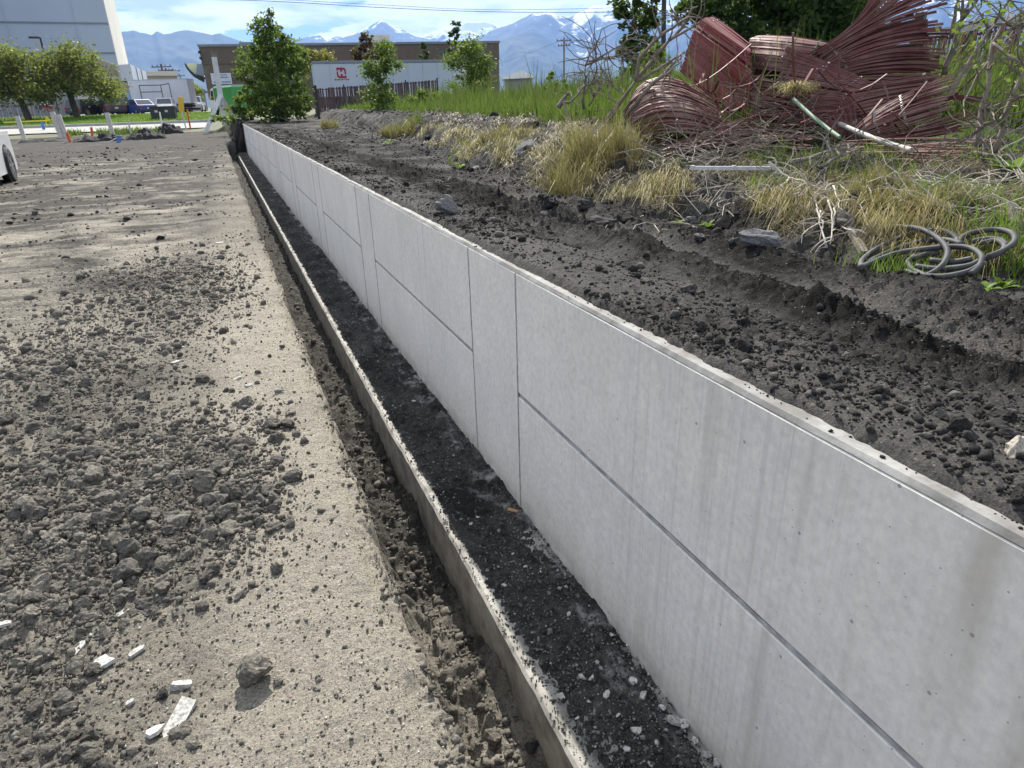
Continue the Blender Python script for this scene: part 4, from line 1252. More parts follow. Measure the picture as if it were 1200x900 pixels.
slat_sheet('dark curled barrel of maroon slats low in the middle of the heap', M_MAROON,
    [(934, 118, 6.5), (940, 134, 6.45), (945, 152, 6.4)], [(992, 110, 6.35), (982, 130, 6.3), (966, 146, 6.3)], [(1002, 158, 6.2), (988, 162, 6.2), (976, 164, 6.2)], 16, jit=.003, fill=.80)
slat_sheet('dark maroon slats in shadow under the left edge of the barrel', M_MAROON,
    [(880, 140, 6.7), (882, 112, 6.8), (884, 88, 6.9)], [(908, 140, 6.6), (908, 115, 6.7), (905, 92, 6.8)], [(945, 152, 6.5), (938, 125, 6.6), (928, 98, 6.7)], 30, jit=.006)
slat_sheet('upright dark maroon slats showing between the large red roll and the mauve roll', M_MAROON,
    [(866, 110, 7.5), (868, 60, 7.6)], [(900, 106, 7.5), (902, 58, 7.6)], [(940, 106, 7.4), (942, 56, 7.5)], 16, jit=.008)
slat_sheet('dark slats in deep shadow behind the curled barrel', M_MAROON,
    [(895, 160, 7.0), (898, 108, 7.1)], [(950, 160, 6.95), (952, 108, 7.0)], [(1012, 160, 6.8), (1012, 104, 6.9)], 18, jit=.008)
slat_sheet('tangle of thin faded strips lying flat under the right end of the heap', M_FADED,
    [(985, 172, 5.9), (1000, 190, 5.5)], [(1075, 170, 5.8), (1080, 192, 5.4)], [(1160, 174, 5.8), (1165, 194, 5.5)], 14, jit=.025, tipj=.2, cap=.016, bind=False)
slat_sheet('flattened maroon slats on the ground under the fanned faded slats', M_MAROON,
    [(800, 150, 6.7), (850, 178, 6.1)], [(870, 148, 6.6), (890, 176, 6.0)], [(935, 152, 6.5), (950, 176, 6.0)], 16, jit=.02, tipj=.1, bind=False)

lroot = empty('slat_fence_roll', at(950, 150, 6.4), 'single loose slats strewn at odd angles all over the heap', 'fence roll', 'torn out red slat fence in a heap')
for k in range(30):
    px, py = random.uniform(760, 1100), random.uniform(92, 172)
    p = vis(px, py, random.uniform(6.0, 6.7), .03)
    d_ = (Vector(_RX) * random.gauss(0, 1) + Vector((0, 0, random.gauss(-.1, .4))) + Vector((math.sin(.72), math.cos(.72), 0)) * random.gauss(0, .5)).normalized()
    L_ = random.uniform(.25, .8); bend = Vector((random.gauss(0, .08), random.gauss(0, .08), random.gauss(-.10, .07)))
    b = MB(); last = None
    q = [p + d_ * L_ * (t - .5) + bend * (4 * t * (t - 1) + 1) * -1 for t in np.linspace(0, 1, 7)]
    q = [Vector((v.x, v.y, max(v.z, soil_z(v.x, v.y) + .01))) - lroot.location for v in q]
    for u, v in zip(q[:-1], q[1:]):
        b.beam(u, v, random.uniform(.014, .022), .005)
    b.build('slat', random.choice((M_MAROON, M_FADED, M_RED, M_MAROON)), lroot)
# ------------------------------------------------------------------ twigs, branches, pipes
M_TWIG = basic('dead_twig', (0.20, 0.165, 0.13), (0.11, 0.09, 0.07), 12, .9)
M_PALETWIG = basic('bleached_twig', (0.50, 0.46, 0.39), (0.36, 0.32, 0.26), 10, .85)
def pix_path(q, lift=.012):
    return [vis(p[0], p[1], p[2], lift) for p in q]
def branch_thing(name, label, cat, paths, mat, r0, extra=0, el=.3, sag=0.0, lift=.012):
    """paths: lists of (px, py, D); first path is the stem"""
    base = vis(*paths[0][0])
    root = empty(name, base, label, cat)
    allp = []
    for k, q in enumerate(paths):
        P = pix_path(q, lift)
        # smooth and make uneven
        out = [P[0]]
        for a, b in zip(P[:-1], P[1:]):
            for t in (.33, .67, 1):
                out.append(a.lerp(b, t) + (Vector((random.gauss(0, 1), random.gauss(0, 1), random.gauss(0, 1))) * (b - a).length * .025 if t < 1 else Vector()))
        rr = r0 if k == 0 else r0 * .62
        rad = [rr * (1 - .65 * i / (len(out) - 1)) for i in range(len(out))]
        b_ = MB(); b_.tube([p - base for p in out], rad, 6)
        b_.build('stem' if k == 0 else 'branch', mat, root, smooth=True)
        allp += [(p, rad[i]) for i, p in enumerate(out[2:])]
    if extra:
        b_ = MB()
        for _ in range(extra):
            p, r_ = random.choice(allp)
            d = Vector((random.gauss(0, 1), random.gauss(0, 1), random.gauss(.25, .6))).normalized()
            q = [p]
            L = el * random.uniform(.4, 1.2)
            for i in range(4):
                d = (d + Vector((random.gauss(0, .3), random.gauss(0, .3), random.gauss(-sag, .2)))).normalized()
                q.append(q[-1] + d * L / 4)
            b_.tube([v - base for v in q], [min(r_ * .6, .006) * (1 - .7 * i / 4) + .0012 for i in range(5)], 4)
        b_.build('twigs', mat, root)['kind'] = 'stuff'
    return root
branch_thing('dead_branch', 'large grey dead branch leaning against the left end of the red fence rolls', 'branch',
    [[(709, 144, 6.9), (725, 121, 6.9), (745, 94, 6.9)], [(745, 94, 6.9), (749, 68, 6.9), (775, 41, 6.95), (794, 28, 7), (807, 20, 7.1), (823, 21, 7.2)],
     [(745, 94, 6.9), (770, 63, 7.0), (784, 47, 7.05), (811, 32, 7.1), (820, 26, 7.2)], [(746, 95, 6.9), (770, 82, 6.95), (791, 68, 7.1), (802, 60, 7.2)],
     [(784, 47, 7.05), (800, 32, 7.2), (811, 10, 7.3), (818, 7, 7.3)], [(775, 41, 6.95), (770, 28, 7.0)]], M_TWIG, .030, 26, .35)
branch_thing('dead_branch', 'straight dead branch propped over the faded mound of slats', 'branch',
    [[(733, 138, 6.5), (752, 112, 6.4), (771, 93, 6.5), (789, 74, 6.8), (799, 62, 7.0)], [(771, 93, 6.5), (785, 84, 6.6), (800, 70, 6.8)]], M_TWIG, .024, 10, .3)
branch_thing('dry_shrub', 'bare grey shrub with arching twigs at the edge of the green grass', 'shrub',
    [[(684, 128, 7.6), (685, 100, 7.6), (686, 77, 7.6)], [(686, 77, 7.6), (692, 62, 7.6), (703, 50, 7.7)], [(687, 76, 7.6), (705, 69, 7.5), (730, 63, 7.5), (752, 62, 7.5)],
     [(690, 73, 7.6), (712, 62, 7.6), (735, 47, 7.6), (750, 42, 7.6)], [(700, 70, 7.6), (720, 66, 7.7), (745, 70, 7.7), (768, 68, 7.7)], [(703, 78, 7.5), (715, 96, 7.4), (731, 110, 7.3)],
     [(684, 100, 7.6), (697, 98, 7.5), (706, 86, 7.5)], [(690, 124, 7.4), (700, 108, 7.4), (707, 94, 7.4)]], M_TWIG, .016, 90, .40)
branch_thing('driftwood', 'twisted grey broken branch on the crest of the bank left of the golden tuft', 'branch',
    [[(654, 126, 7.4), (660, 116, 7.4), (668, 108, 7.4)], [(659, 118, 7.4), (664, 132, 7.3), (671, 148, 7.2)], [(655, 122, 7.4), (668, 120, 7.4), (690, 95, 7.5)]], M_GREYWOOD, .028, 6, .2)
branch_thing('white_branch', 'bleached bare branch with many thin twigs hanging down the bank', 'branch',
    [[(901, 190, 4.75), (912, 199, 4.7), (928, 211, 4.62), (940, 224, 4.5), (948, 235, 4.4)], [(948, 235, 4.4), (953, 250, 4.3), (958, 261, 4.2)],
     [(948, 235, 4.4), (960, 241, 4.35), (970, 252, 4.25), (980, 262, 4.1), (988, 276, 4.0)], [(930, 214, 4.6), (948, 228, 4.5), (965, 234, 4.45), (982, 230, 4.4), (995, 242, 4.3)],
     [(925, 208, 4.62), (912, 222, 4.5), (920, 229, 4.45), (940, 238, 4.4)], [(974, 232, 4.42), (982, 250, 4.3), (978, 256, 4.25)], [(955, 255, 4.25), (963, 275, 4.1), (966, 300, 3.95)],
     [(968, 250, 4.3), (972, 270, 4.15), (974, 296, 3.98)], [(960, 258, 4.2), (958, 275, 4.1), (968, 300, 3.95)], [(975, 258, 4.2), (975, 275, 4.1), (970, 302, 3.92)], [(985, 272, 4.05), (1000, 287, 3.9)]], M_PALETWIG, .0085, 70, .16, .25, lift=.06)
branch_thing('fallen_branch', 'grey fallen branch lying on the shelf in front of the white pipe', 'branch',
    [[(928, 190, 5.0), (955, 183, 5.1), (978, 174, 5.3)], [(978, 174, 5.3), (1000, 168, 5.4)], [(960, 195, 5.0), (985, 183, 5.1), (1010, 172, 5.4)]], M_GREYWOOD, .020, 22, .25)
branch_thing('fallen_branch', 'thick curved grey branch on the ground at the right edge of the bank', 'branch',
    [[(1215, 186, 5.2), (1185, 189, 5.3), (1160, 184, 5.4), (1140, 178, 5.5)], [(1165, 184, 5.4), (1182, 172, 5.5), (1205, 160, 5.6)]], M_GREYWOOD, .034, 8, .3)
def twig_tangle(label, x, y, n, L, r, mat, spread, zoff=.03):
    root = MB()
    for _ in range(n):
        px, py = random.gauss(x, spread), random.gauss(y, spread * .6)
        p = Vector((px, py, soil_z(px, py) + random.uniform(0, zoff)))
        a = random.uniform(0, 6.28); d = Vector((math.cos(a), math.sin(a), random.gauss(.15, .25)))
        q = [p]
        for i in range(4):
            d = (d + Vector((random.gauss(0, .3), random.gauss(0, .3), random.gauss(-.05, .2)))).normalized()
            q.append(q[-1] + d * L * random.uniform(.6, 1.3) / 4)
        root.tube(q, [r * (1 - .6 * i / 4) for i in range(5)], 4)
    return tag(root.build('brushwood', mat), label, 'brushwood', kind='stuff')
p = at(870, 175, 6.0); twig_tangle('tangle of dry brushwood in front of the dark fence barrel', p.x, p.y, 160, .5, .0042, M_TWIG, .38, .25)
p = at(905, 110, 6.5); twig_tangle('upright dry stalks tangled between the large red roll and the barrel', p.x, p.y, 70, .55, .0035, M_TWIG, .14, .55)
p = at(840, 180, 5.9); twig_tangle('pale bleached twigs in front of the fanned faded slats', p.x, p.y, 100, .45, .0035, M_PALETWIG, .26, .12)
p = at(1140, 232, 4.4); twig_tangle('dry brown twigs heaped on the bank above the hose', p.x, p.y, 150, .38, .0035, M_PALETWIG, .26, .05)
p = at(1000, 200, 4.8); twig_tangle('thin dry twigs on the shelf below the white pipe', p.x, p.y, 90, .45, .0035, M_TWIG, .35, .05)
p = at(1110, 180, 5.4); twig_tangle('grey twigs lying under the right end of the fence heap', p.x, p.y, 80, .5, .004, M_TWIG, .3, .08)
p = at(430, 148, 17); twig_tangle('grey dead sticks on the far end of the bank before the brown fence', p.x, p.y, 60, .8, .009, M_GREYWOOD, 1.3, .15)
p = at(860, 225, 4.7); twig_tangle('thin roots hanging over the bank under the rail', p.x, p.y, 90, .3, .003, M_PALETWIG, .3, .03)
p = at(600, 190, 6.6); twig_tangle('broken sticks on the rubble bank', p.x, p.y, 60, .3, .005, M_GREYWOOD, .5, .03)

M_WHITEPIPE = basic('white_pipe', (0.44, 0.43, 0.39), (0.30, 0.285, 0.245), 14, .6)
M_GREENPIPE = basic('green_pipe', (0.16, 0.26, 0.15), (0.24, 0.30, 0.20), 14, .6)
M_ALU = basic('aluminium', (0.62, 0.63, 0.65), (0.50, 0.51, 0.53), 20, .38, metal=.35)
def pipe(name, label, cat, a, b, r, mat, n=12, sag=.0):
    a, b = Vector(a), Vector(b)
    q = [a.lerp(b, t) - Vector((0, 0, sag * 4 * t * (1 - t))) for t in np.linspace(0, 1, 9)]
    m_ = MB()
    m_.tube([v - a for v in q], r, n)
    o = m_.build(name, mat, None, smooth=False); o.location = a
    return tag(o, label, cat)
pipe('white_pipe', 'white plastic pipe lying at a slant in front of the fence barrel', 'pipe', hit(975, 169, .19), hit(1064, 200, .13), .019, M_WHITEPIPE, sag=.015)
pipe('green_pipe', 'slim faded green pipe lying above the white pipe end', 'pipe', at(930, 116, 6.15), at(984, 161, 5.55), .014, M_GREENPIPE, sag=.01)
b = MB(); a0, a1 = hit(810, 214, .09), hit(906, 215, .09)
b.beam((0, 0, 0), a1 - a0, .030, .024)
for t in (.005, .5):
    b.box((a1 - a0) * t + Vector((0, 0, .002)), (.02, .034, .03))
o = b.build('metal_rail', M_ALU); o.location = a0
tag(o, 'thin silver metal rail lying level on the bank in dry grass', 'rail')
def plank(name, label, a, b_, w, h, mat, cat='plank'):
    a, b_ = Vector(a), Vector(b_)
    m_ = MB(); m_.beam((0, 0, 0), b_ - a, w, h)
    o = m_.build(name, mat); o.location = a
    return tag(o, label, cat)
plank('wood_stake', 'short weathered wood stake stuck in the bank left of the hose', hit(994, 276, .05), hit(1012, 303, .02), .032, .026, M_GREYWOOD, 'stake')
plank('wood_stake', 'weathered wood stake behind the right hose loops', hit(1180, 256, .05), hit(1194, 280, .02), .035, .03, M_GREYWOOD, 'stake')
plank('plank', 'short grey plank lying in straw below the dead branch', hit(716, 182, .03), hit(748, 195, .03), .05, .03, M_GREYWOOD)
plank('plank', 'dark red plank sticking out of the heap to the right', at(1112, 113, 6.6), at(1150, 117, 6.6), .05, .04, M_MAROON)
plank('wood_stake', 'red brown stick leaning on the straw clump of the heap', at(938, 106, 6.4), at(953, 81, 6.5), .022, .02, M_RED, 'stake')
b = MB(); p0 = hit(1136, 172)
b.prism([(-.16, 0), (-.08, .12), (.03, .17), (.15, .10), (.17, 0)], 'y', -.03, .03)
o = b.build('concrete_slab', M_STONE); o.location = p0; o.rotation_euler = (-.7, 0, -.9)
tag(o, 'pale broken slab leaning behind weeds at the right end of the heap', 'slab')
p = at(935, 100, 6.3)
n = 360
x = RNG.normal(p.x, .06, n); y = RNG.normal(p.y, .04, n)
o = blades('hay_clump', x, y, np.full(n, p.z - .06) + RNG.uniform(0, .05, n), RNG.uniform(.03, .1, n), np.full(n, .006), RNG.uniform(.8, 2.4, n), M_STRAW, 'clump of yellow hay caught on top of the dark barrel', 'hay', kind=None, droop=RNG.uniform(-.8, .8, n))

# hose
M_HOSE = basic('black_hose', (0.035, 0.037, 0.041), (0.080, 0.080, 0.080), 14, .70, spec=.35)
HP = [
 [(1008, 317, 3.40), (1011, 304, 3.45), (1030, 290, 3.58), (1055, 278, 3.70), (1075, 271, 3.78)],
 [(1042, 268, 3.80), (1058, 266, 3.74), (1080, 269, 3.64), (1100, 280, 3.52), (1110, 293, 3.42), (1107, 307, 3.34), (1097, 317, 3.30), (1085, 323, 3.28)],
 [(1008, 317, 3.40), (1025, 306, 3.45), (1050, 297, 3.50), (1080, 292, 3.50), (1113, 289, 3.48), (1137, 291, 3.44), (1150, 300, 3.36), (1148, 311, 3.30), (1138, 321, 3.24)],
 [(1121, 286, 3.56), (1128, 278, 3.62), (1142, 272, 3.66), (1167, 269, 3.68), (1185, 273, 3.62), (1189, 282, 3.55), (1178, 292, 3.47), (1157, 301, 3.40)],
 [(1085, 323, 3.28), (1070, 316, 3.36), (1064, 307, 3.42), (1072, 300, 3.46)],
 [(1073, 312, 3.36), (1100, 315, 3.32), (1133, 312, 3.30), (1147, 306, 3.34)],
 [(1070, 303, 3.44), (1085, 298, 3.48), (1100, 296, 3.50)],
 [(1087, 270, 3.72), (1107, 271, 3.70), (1120, 278, 3.62), (1121, 288, 3.54)],
 [(1140, 283, 3.58), (1155, 280, 3.60), (1172, 281, 3.58), (1180, 288, 3.52)],
 [(1150, 285, 3.56), (1166, 282, 3.58), (1177, 288, 3.52), (1172, 296, 3.45), (1155, 303, 3.40)],
 [(1012, 310, 3.44), (1040, 296, 3.56), (1075, 284, 3.62), (1105, 281, 3.58), (1128, 286, 3.50)], [(1062, 318, 3.32), (1075, 322, 3.28), (1105, 324, 3.24), (1135, 318, 3.26), (1152, 308, 3.32)],
 [(1090, 305, 3.40), (1115, 307, 3.38), (1140, 303, 3.38)]]
def catmull(P, k=6):
    Q = [P[0] * 2 - P[1]] + P + [P[-1] * 2 - P[-2]]
    out = []
    for i in range(1, len(Q) - 2):
        for j in range(k):
            t = j / k
            a, b_, c_, d_ = Q[i - 1], Q[i], Q[i + 1], Q[i + 2]
            out.append(.5 * (2 * b_ + (c_ - a) * t + (2 * a - 5 * b_ + 4 * c_ - d_) * t * t + (3 * b_ - a - 3 * c_ + d_) * t ** 3))
    return out + [P[-1]]
b = MB()
for q in HP:
    b.tube(catmull(pix_path(q, .013)), 0.0122, 8)
o = b.build('hose', M_HOSE, None, smooth=True)
tag(o, 'tangled black hose in loose loops at the foot of the bank', 'hose')

# ------------------------------------------------------------------ street beyond the cleared ground
M_ASPH = basic('road_concrete', (0.30, 0.29, 0.275), (0.24, 0.235, 0.225), 1.2, .9, .004)
M_KERB = basic('kerb_concrete', (0.46, 0.45, 0.42), (0.36, 0.35, 0.33), 3, .9)
M_LAWN = basic('lawn', (0.10, 0.17, 0.035), (0.06, 0.115, 0.022), 1.5, .95)
M_LOT = basic('asphalt', (0.20, 0.195, 0.19), (0.15, 0.148, 0.145), .8, .9)
M_GUTTER = basic('gutter', (0.07, 0.068, 0.065), (0.11, 0.105, 0.1), 2, .9)
def strip(name, y0, y1, off, mat, label, x0=-80, x1=7, n=10, kind='structure'):
    xs = np.linspace(x0, x1, 60); ys = np.linspace(y0, y1, n)
    X, Y = np.meshgrid(xs, ys)
    Y = Y - .03 * X
    o = link(name, grid_mesh(name, X, Y, z_left(X, Y) + off), mat)
    return tag(o, label, kind=kind)
strip('street', 50.5, 60.6, .06, M_ASPH, 'pale concrete street crossing behind the cleared ground')
strip('gutter', 60.6, 61.3, .064, M_GUTTER, 'dark gutter along the far side of the street', n=3)
kerb = MB()
for x0 in np.arange(-80, 7, 3.0):
    ym = 61.5 - .03 * (x0 + 1.5)
    kerb.box((x0 + 1.5, ym, float(z_left(0, ym)) + .10), (2.985, .42, .26), bevel=.02)
tag(kerb.build('kerb', M_KERB), 'pale concrete kerb between the street and the lawn', kind='structure')
strip('lawn', 61.7, 79.5, .10, M_LAWN, 'mown lawn strip under the two street trees')
strip('parking_lot', 79.5, 118, .06, M_LOT, 'asphalt parking lot with parked vehicles')
n = 26000
x = RNG.uniform(-30, 4, n); y = RNG.uniform(61.8, 79.3, n)
blades('lawn_grass', x, y - .03 * x, z_left(x, y) + .08, RNG.uniform(.08, .22, n), np.full(n, .05), RNG.uniform(.1, .6, n), M_WEED, 'short bright lawn grass beside the street', 'grass')

# ------------------------------------------------------------------ vehicles
M_TYRE = basic('tyre_rubber', (0.022, 0.022, 0.023), (0.035, 0.034, 0.033), 20, .85)
M_RIM = basic('wheel_rim', (0.42, 0.43, 0.44), (0.30, 0.30, 0.31), 12, .35, metal=.6)
M_GLASS = basic('car_glass', (0.025, 0.032, 0.038), (0.035, 0.045, 0.05), 3, .08, spec=.7)
M_LAMP = basic('tail_lamp', (0.36, 0.02, 0.02), (0.25, 0.012, 0.012), 10, .25)
M_HEAD = basic('head_lamp', (0.62, 0.63, 0.65), (0.5, 0.5, 0.52), 10, .15)
M_TRIM = basic('black_plastic', (0.025, 0.025, 0.026), (0.04, 0.04, 0.041), 10, .6)
M_PLATE = basic('number_plate', (0.55, 0.56, 0.58), (0.45, 0.46, 0.48), 40, .5)
def paint(name, c):
    m = basic(name, c, tuple(v * .9 for v in c), 1.5, .28, spec=.6)
    m.node_tree.nodes['Principled BSDF'].inputs['Coat Weight'].default_value = .4
    return m
P_WHITE, P_BLACK, P_DARK, P_BLUE, P_SILVER, P_GREEN = (paint('paint_' + k, c) for k, c in (('white', (.66, .67, .68)), ('black', (.022, .022, .026)), ('maroon', (.045, .028, .032)), ('blue', (.020, .050, .22)), ('silver', (.36, .37, .38)), ('green', (.035, .24, .04))))
def wheel(root, x, y, r, w, side):
    b = MB()
    pr = [(r * .62, -w / 2), (r * .90, -w / 2), (r, -w * .32), (r, w * .32), (r * .90, w / 2), (r * .62, w / 2)]
    b.lathe(pr, 22, 'y')
    o = b.build('wheel', M_TYRE, root, smooth=False); o.location = (x, y, r)
    q = MB()
    q.lathe([(0.0, side * w * .34), (r * .60, side * w * .30), (r * .63, side * w * .47), (r * .56, side * w * .47)], 22, 'y')
    for k in range(6):
        a = k * math.pi / 3
        q.beam((math.cos(a) * r * .1, side * w * .43, math.sin(a) * r * .1), (math.cos(a) * r * .58, side * w * .42, math.sin(a) * r * .58), r * .14, w * .1, up=(0, 1, 0))
    q.build('rim', M_RIM, o)
def vehicle(name, label, cat, p, rz, L, W, H, mat, kind='suv', group=None, gc=.24):
    root = empty(name, p, label, cat, group, rz)
    h = L / 2
    belt = H * (.57 if kind != 'sedan' else .62)
    nose = belt * .93
    body = [(-h, gc + .12), (-h + .08, gc), (h - .1, gc), (h, gc + .14), (h - .02, nose * .82), (h - .22, nose), (h * .42, belt), (-h + .05, belt), (-h, belt * .92)]
    b = MB()
    def loft(poly, prof):
        # width narrows a little towards the top and the ends
        vs, fs = [], []
        ny = len(prof)
        for yy, inset in prof:
            for x_, z_ in poly:
                cx = x_ * (1 - inset)
                vs.append((cx, yy, z_))
        m = len(poly)
        for j in range(ny - 1):
            fs += [(j * m + k, j * m + (k + 1) % m, (j + 1) * m + (k + 1) % m, (j + 1) * m + k) for k in range(m)]
        fs += [tuple(range(m)), tuple(range(ny * m - 1, (ny - 1) * m - 1, -1))]
        return vs, fs
    b.add(*loft(body, [(-W / 2 + .0, .03), (-W / 2 + .06, .0), (W / 2 - .06, .0), (W / 2, .03)]))
    if kind == 'pickup':
        cab = [(h * .40, belt), (h * .16, H), (-h * .22, H), (-h * .30, belt)]
    elif kind == 'sedan':
        cab = [(h * .42, belt), (h * .10, H), (-h * .42, H), (-h * .80, belt)]
    elif kind == 'van':
        cab = [(h * .80, belt), (h * .45, H), (-h * .97, H), (-h * 1.0, belt)]
    else:
        cab = [(h * .44, belt), (h * .14, H), (-h * .84, H), (-h * .97, belt)]
    wb, wt = W / 2 - .04, W / 2 - .17
    n = len(cab)
    cv = [(x_, s * (wb if z_ <= belt + .01 else wt), z_) for s in (-1, 1) for x_, z_ in cab]
    b.add(cv, [tuple(range(n - 1, -1, -1)), tuple(range(n, 2 * n))] + [(k, (k + 1) % n, n + (k + 1) % n, n + k) for k in range(n)])
    if kind == 'pickup':                                             # bed rails
        b.box((-h * .66, W / 2 - .06, belt + .03), (h * .66, .10, .06)); b.box((-h * .66, -W / 2 + .06, belt + .03), (h * .66, .10, .06))
    b.build('body', mat, root)
    def gl(pts, nm='window'):
        m_ = MB(); m_.add(pts + [tuple(q) for q in pts], [tuple(range(len(pts)))])
        me_ = bpy.data.meshes.new(nm); me_.from_pydata(pts, [], [tuple(range(len(pts)))])
        return link(nm, me_, M_GLASS, root)
    def lerp2(a, b_, t):
        return (a[0] + (b_[0] - a[0]) * t, a[1] + (b_[1] - a[1]) * t)
    f0, f1, r1, r0 = cab
    for s in (-1, 1):
        def side(x_, z_):
            t = (z_ - belt) / (H - belt)
            return (x_, s * (wb + (wt - wb) * t + .006), z_)
        zb, zt = belt + .06, H - .09
        tb, tt = (zb - belt) / (H - belt), (zt - belt) / (H - belt)
        xa, xb_, xc, xd = f0[0] + (f1[0] - f0[0]) * tb - .12, f0[0] + (f1[0] - f0[0]) * tt - .08, r0[0] + (r1[0] - r0[0]) * tt + .08, r0[0] + (r1[0] - r0[0]) * tb + .10
        xm = (xa + xd) / 2
        gl([side(xa, zb), side(xb_, zt), side(xm + .04, zt), side(xm + .04, zb)])
        gl([side(xm - .04, zb), side(xm - .04, zt), side(xc, zt), side(xd, zb)])
    for (a, c_, nm, e_) in ((f0, f1, 'windscreen', .008), (r0, r1, 'rear_window', -.008)):
        p0, p1 = lerp2(a, c_, .12), lerp2(a, c_, .88)
        w0, w1 = wb - .10, wt - .06
        gl([(p0[0] + e_, -w0, p0[1]), (p0[0] + e_, w0, p0[1]), (p1[0] + e_, w1, p1[1]), (p1[0] + e_, -w1, p1[1])], nm)
    r = .36 if kind in ('suv', 'van') else (.41 if kind == 'pickup' else .33)
    for sx in (-1, 1):
        for s in (-1, 1):
            arch = MB(); arch.lathe([(0, s * (W / 2 + .004)), (r * 1.17, s * (W / 2 + .004)), (r * 1.17, s * (W / 2 - .05))], 20, 'y', c=(sx * h * .61, 0, r))
            arch.build('wheel_arch', M_TRIM, root)
            wheel(root, sx * h * .61, s * (W / 2 - .06), r, .24, s)
    for s in (-1, 1):
        m_ = MB(); m_.box((-h + .01, s * (W / 2 - .12), belt * .80), (.06, .18, belt * .26), bevel=.012); m_.build('tail_lamp', M_LAMP, root)
        m_ = MB(); m_.box((h - .03, s * (W / 2 - .22), nose * .80), (.07, .34, nose * .16), bevel=.012); m_.build('headlight', M_HEAD, root)
    m_ = MB(); m_.box((-h - .03, 0, gc + .18), (.12, W * .96, .20), bevel=.03); m_.build('bumper', M_TRIM if kind != 'pickup' else M_RIM, root)
    m_ = MB(); m_.box((h + .02, 0, gc + .16), (.12, W * .96, .20), bevel=.03); m_.build('bumper', M_TRIM, root)
    m_ = MB(); m_.box((h - .005, 0, nose * .76), (.04, W * .42, nose * .22), bevel=.01); m_.build('grille', M_TRIM, root)
    m_ = MB(); m_.box((-h - .012, 0, belt * .70), (.02, .34, .16)); m_.build('number_plate', M_PLATE, root)
    return root
R = math.radians
PK = 'vehicles parked in the lot across the street'
def gpos(px, py, D):
    p = at(px, py, D); p.z = zg(p.x, p.y) + .062
    return p
vehicle('parked_car', 'black car parked behind the trunk of the right street tree', 'car', gpos(106, 136, 89), R(60), 4.7, 1.85, 1.65, P_BLACK, 'suv', PK)
vehicle('parked_car', 'dark maroon van with a pale plate, seen from behind, right of the street trees', 'car', gpos(133, 136.5, 88), R(108), 4.6, 2.05, 1.85, P_DARK, 'suv', PK)
vehicle('parked_car', 'silver car mostly hidden behind the dark van, left of it', 'car', gpos(122, 133, 96), R(95), 4.6, 1.85, 1.55, P_SILVER, 'suv', PK)
vehicle('parked_car', 'blue car seen from behind in front of the white box truck', 'car', gpos(165, 136, 86), R(118), 4.6, 1.85, 1.5, P_BLUE, 'sedan', PK)
vehicle('parked_car', 'dark car between the van and the blue car', 'car', gpos(149, 133, 95), R(100), 4.6, 1.85, 1.5, P_BLACK, 'suv', PK)
wc = vehicle('parked_car', 'white car with a black pipe rack, behind the black utility boxes', 'car', gpos(196, 133.5, 93), R(266), 4.6, 1.85, 1.65, P_WHITE, 'suv', PK)
vehicle('parked_truck', 'white pickup facing the street, next to the brown building', 'truck', gpos(230, 132, 102), R(264), 5.4, 2.0, 1.85, P_WHITE, 'pickup', PK)
pk = gpos(12, 208, 21.2); pk.z = soil_z(pk.x, pk.y) - .02
vdir = R(90 + 3.5)
fx, fy = math.cos(vdir + math.pi), math.sin(vdir + math.pi)           # heading of the truck, towards the camera
nx_, ny_ = -math.sin(vdir), math.cos(vdir)                             # its left-hand side in the picture
pk2 = pk + Vector((fx * 1.71, fy * 1.71, 0)) + Vector((nx_, ny_, 0)) * .94
vehicle('pickup_truck', 'white pickup cut off by the left picture edge, its rear wheel showing', 'truck', (pk2.x, pk2.y, pk.z), vdir + math.pi, 5.6, 2.0, 1.92, P_WHITE, 'pickup')

def box_truck(label, p, rz, L=8.6, W=2.5, H=3.4):
    root = empty('box_truck', p, label, 'truck', PK, rz)
    bl = L * .74
    b = MB(); b.box((-L / 2 + bl / 2, 0, 1.0 + (H - 1.0) / 2), (bl, W, H - 1.0), bevel=.05); b.build('cargo_box', M_VAN, root)
    b = MB(); b.box((-L / 2 + bl / 2, 0, H + .012), (bl + .04, W + .04, .05)); b.build('roof_rail', M_ALU, root)
    b = MB(); b.box((-.2, 0, .72), (L * .9, .9, .34)); b.build('chassis', M_TRIM, root)
    x0 = -L / 2 + bl + .1
    cab = [(x0, .55), (L / 2 - .06, .55), (L / 2, 1.05), (L / 2 - .45, 1.35), (L / 2 - .95, 2.25), (x0, 2.35)]
    b = MB(); b.prism(cab, 'y', -W / 2 + .12, W / 2 - .12); b.build('cab', paint('paint_pale_blue', (.20, .33, .55)), root)
    for s in (-1, 1):
        b = MB(); b.prism([(x0 + .35, 1.45), (L / 2 - .65, 1.45), (L / 2 - 1.02, 2.12), (x0 + .35, 2.16)], 'y', s * (W / 2 - .12), s * (W / 2 - .10)); b.build('window', M_GLASS, root)
        for x_ in (L / 2 - 1.0, -L / 2 + 1.6):
            wheel(root, x_, s * (W / 2 - .18), .48, .30, s)
    b = MB(); b.add([(L / 2 - .43, -W / 2 + .25, 1.40), (L / 2 - .43, W / 2 - .25, 1.40), (L / 2 - .90, W / 2 - .3, 2.18), (L / 2 - .90, -W / 2 + .3, 2.18)], [(0, 1, 2, 3)]); b.build('windscreen', M_GLASS, root)
    return root
M_VAN = basic('white_panel', (0.60, 0.62, 0.66), (0.52, 0.54, 0.58), .8, .5)
box_truck('white box truck with a pale blue cab parked side on behind the blue car', gpos(184, 130, 101), R(163), 9.4, 2.5, 3.75)
b = MB(); q0 = wc.location
cx = Vector((0, 0, 0))
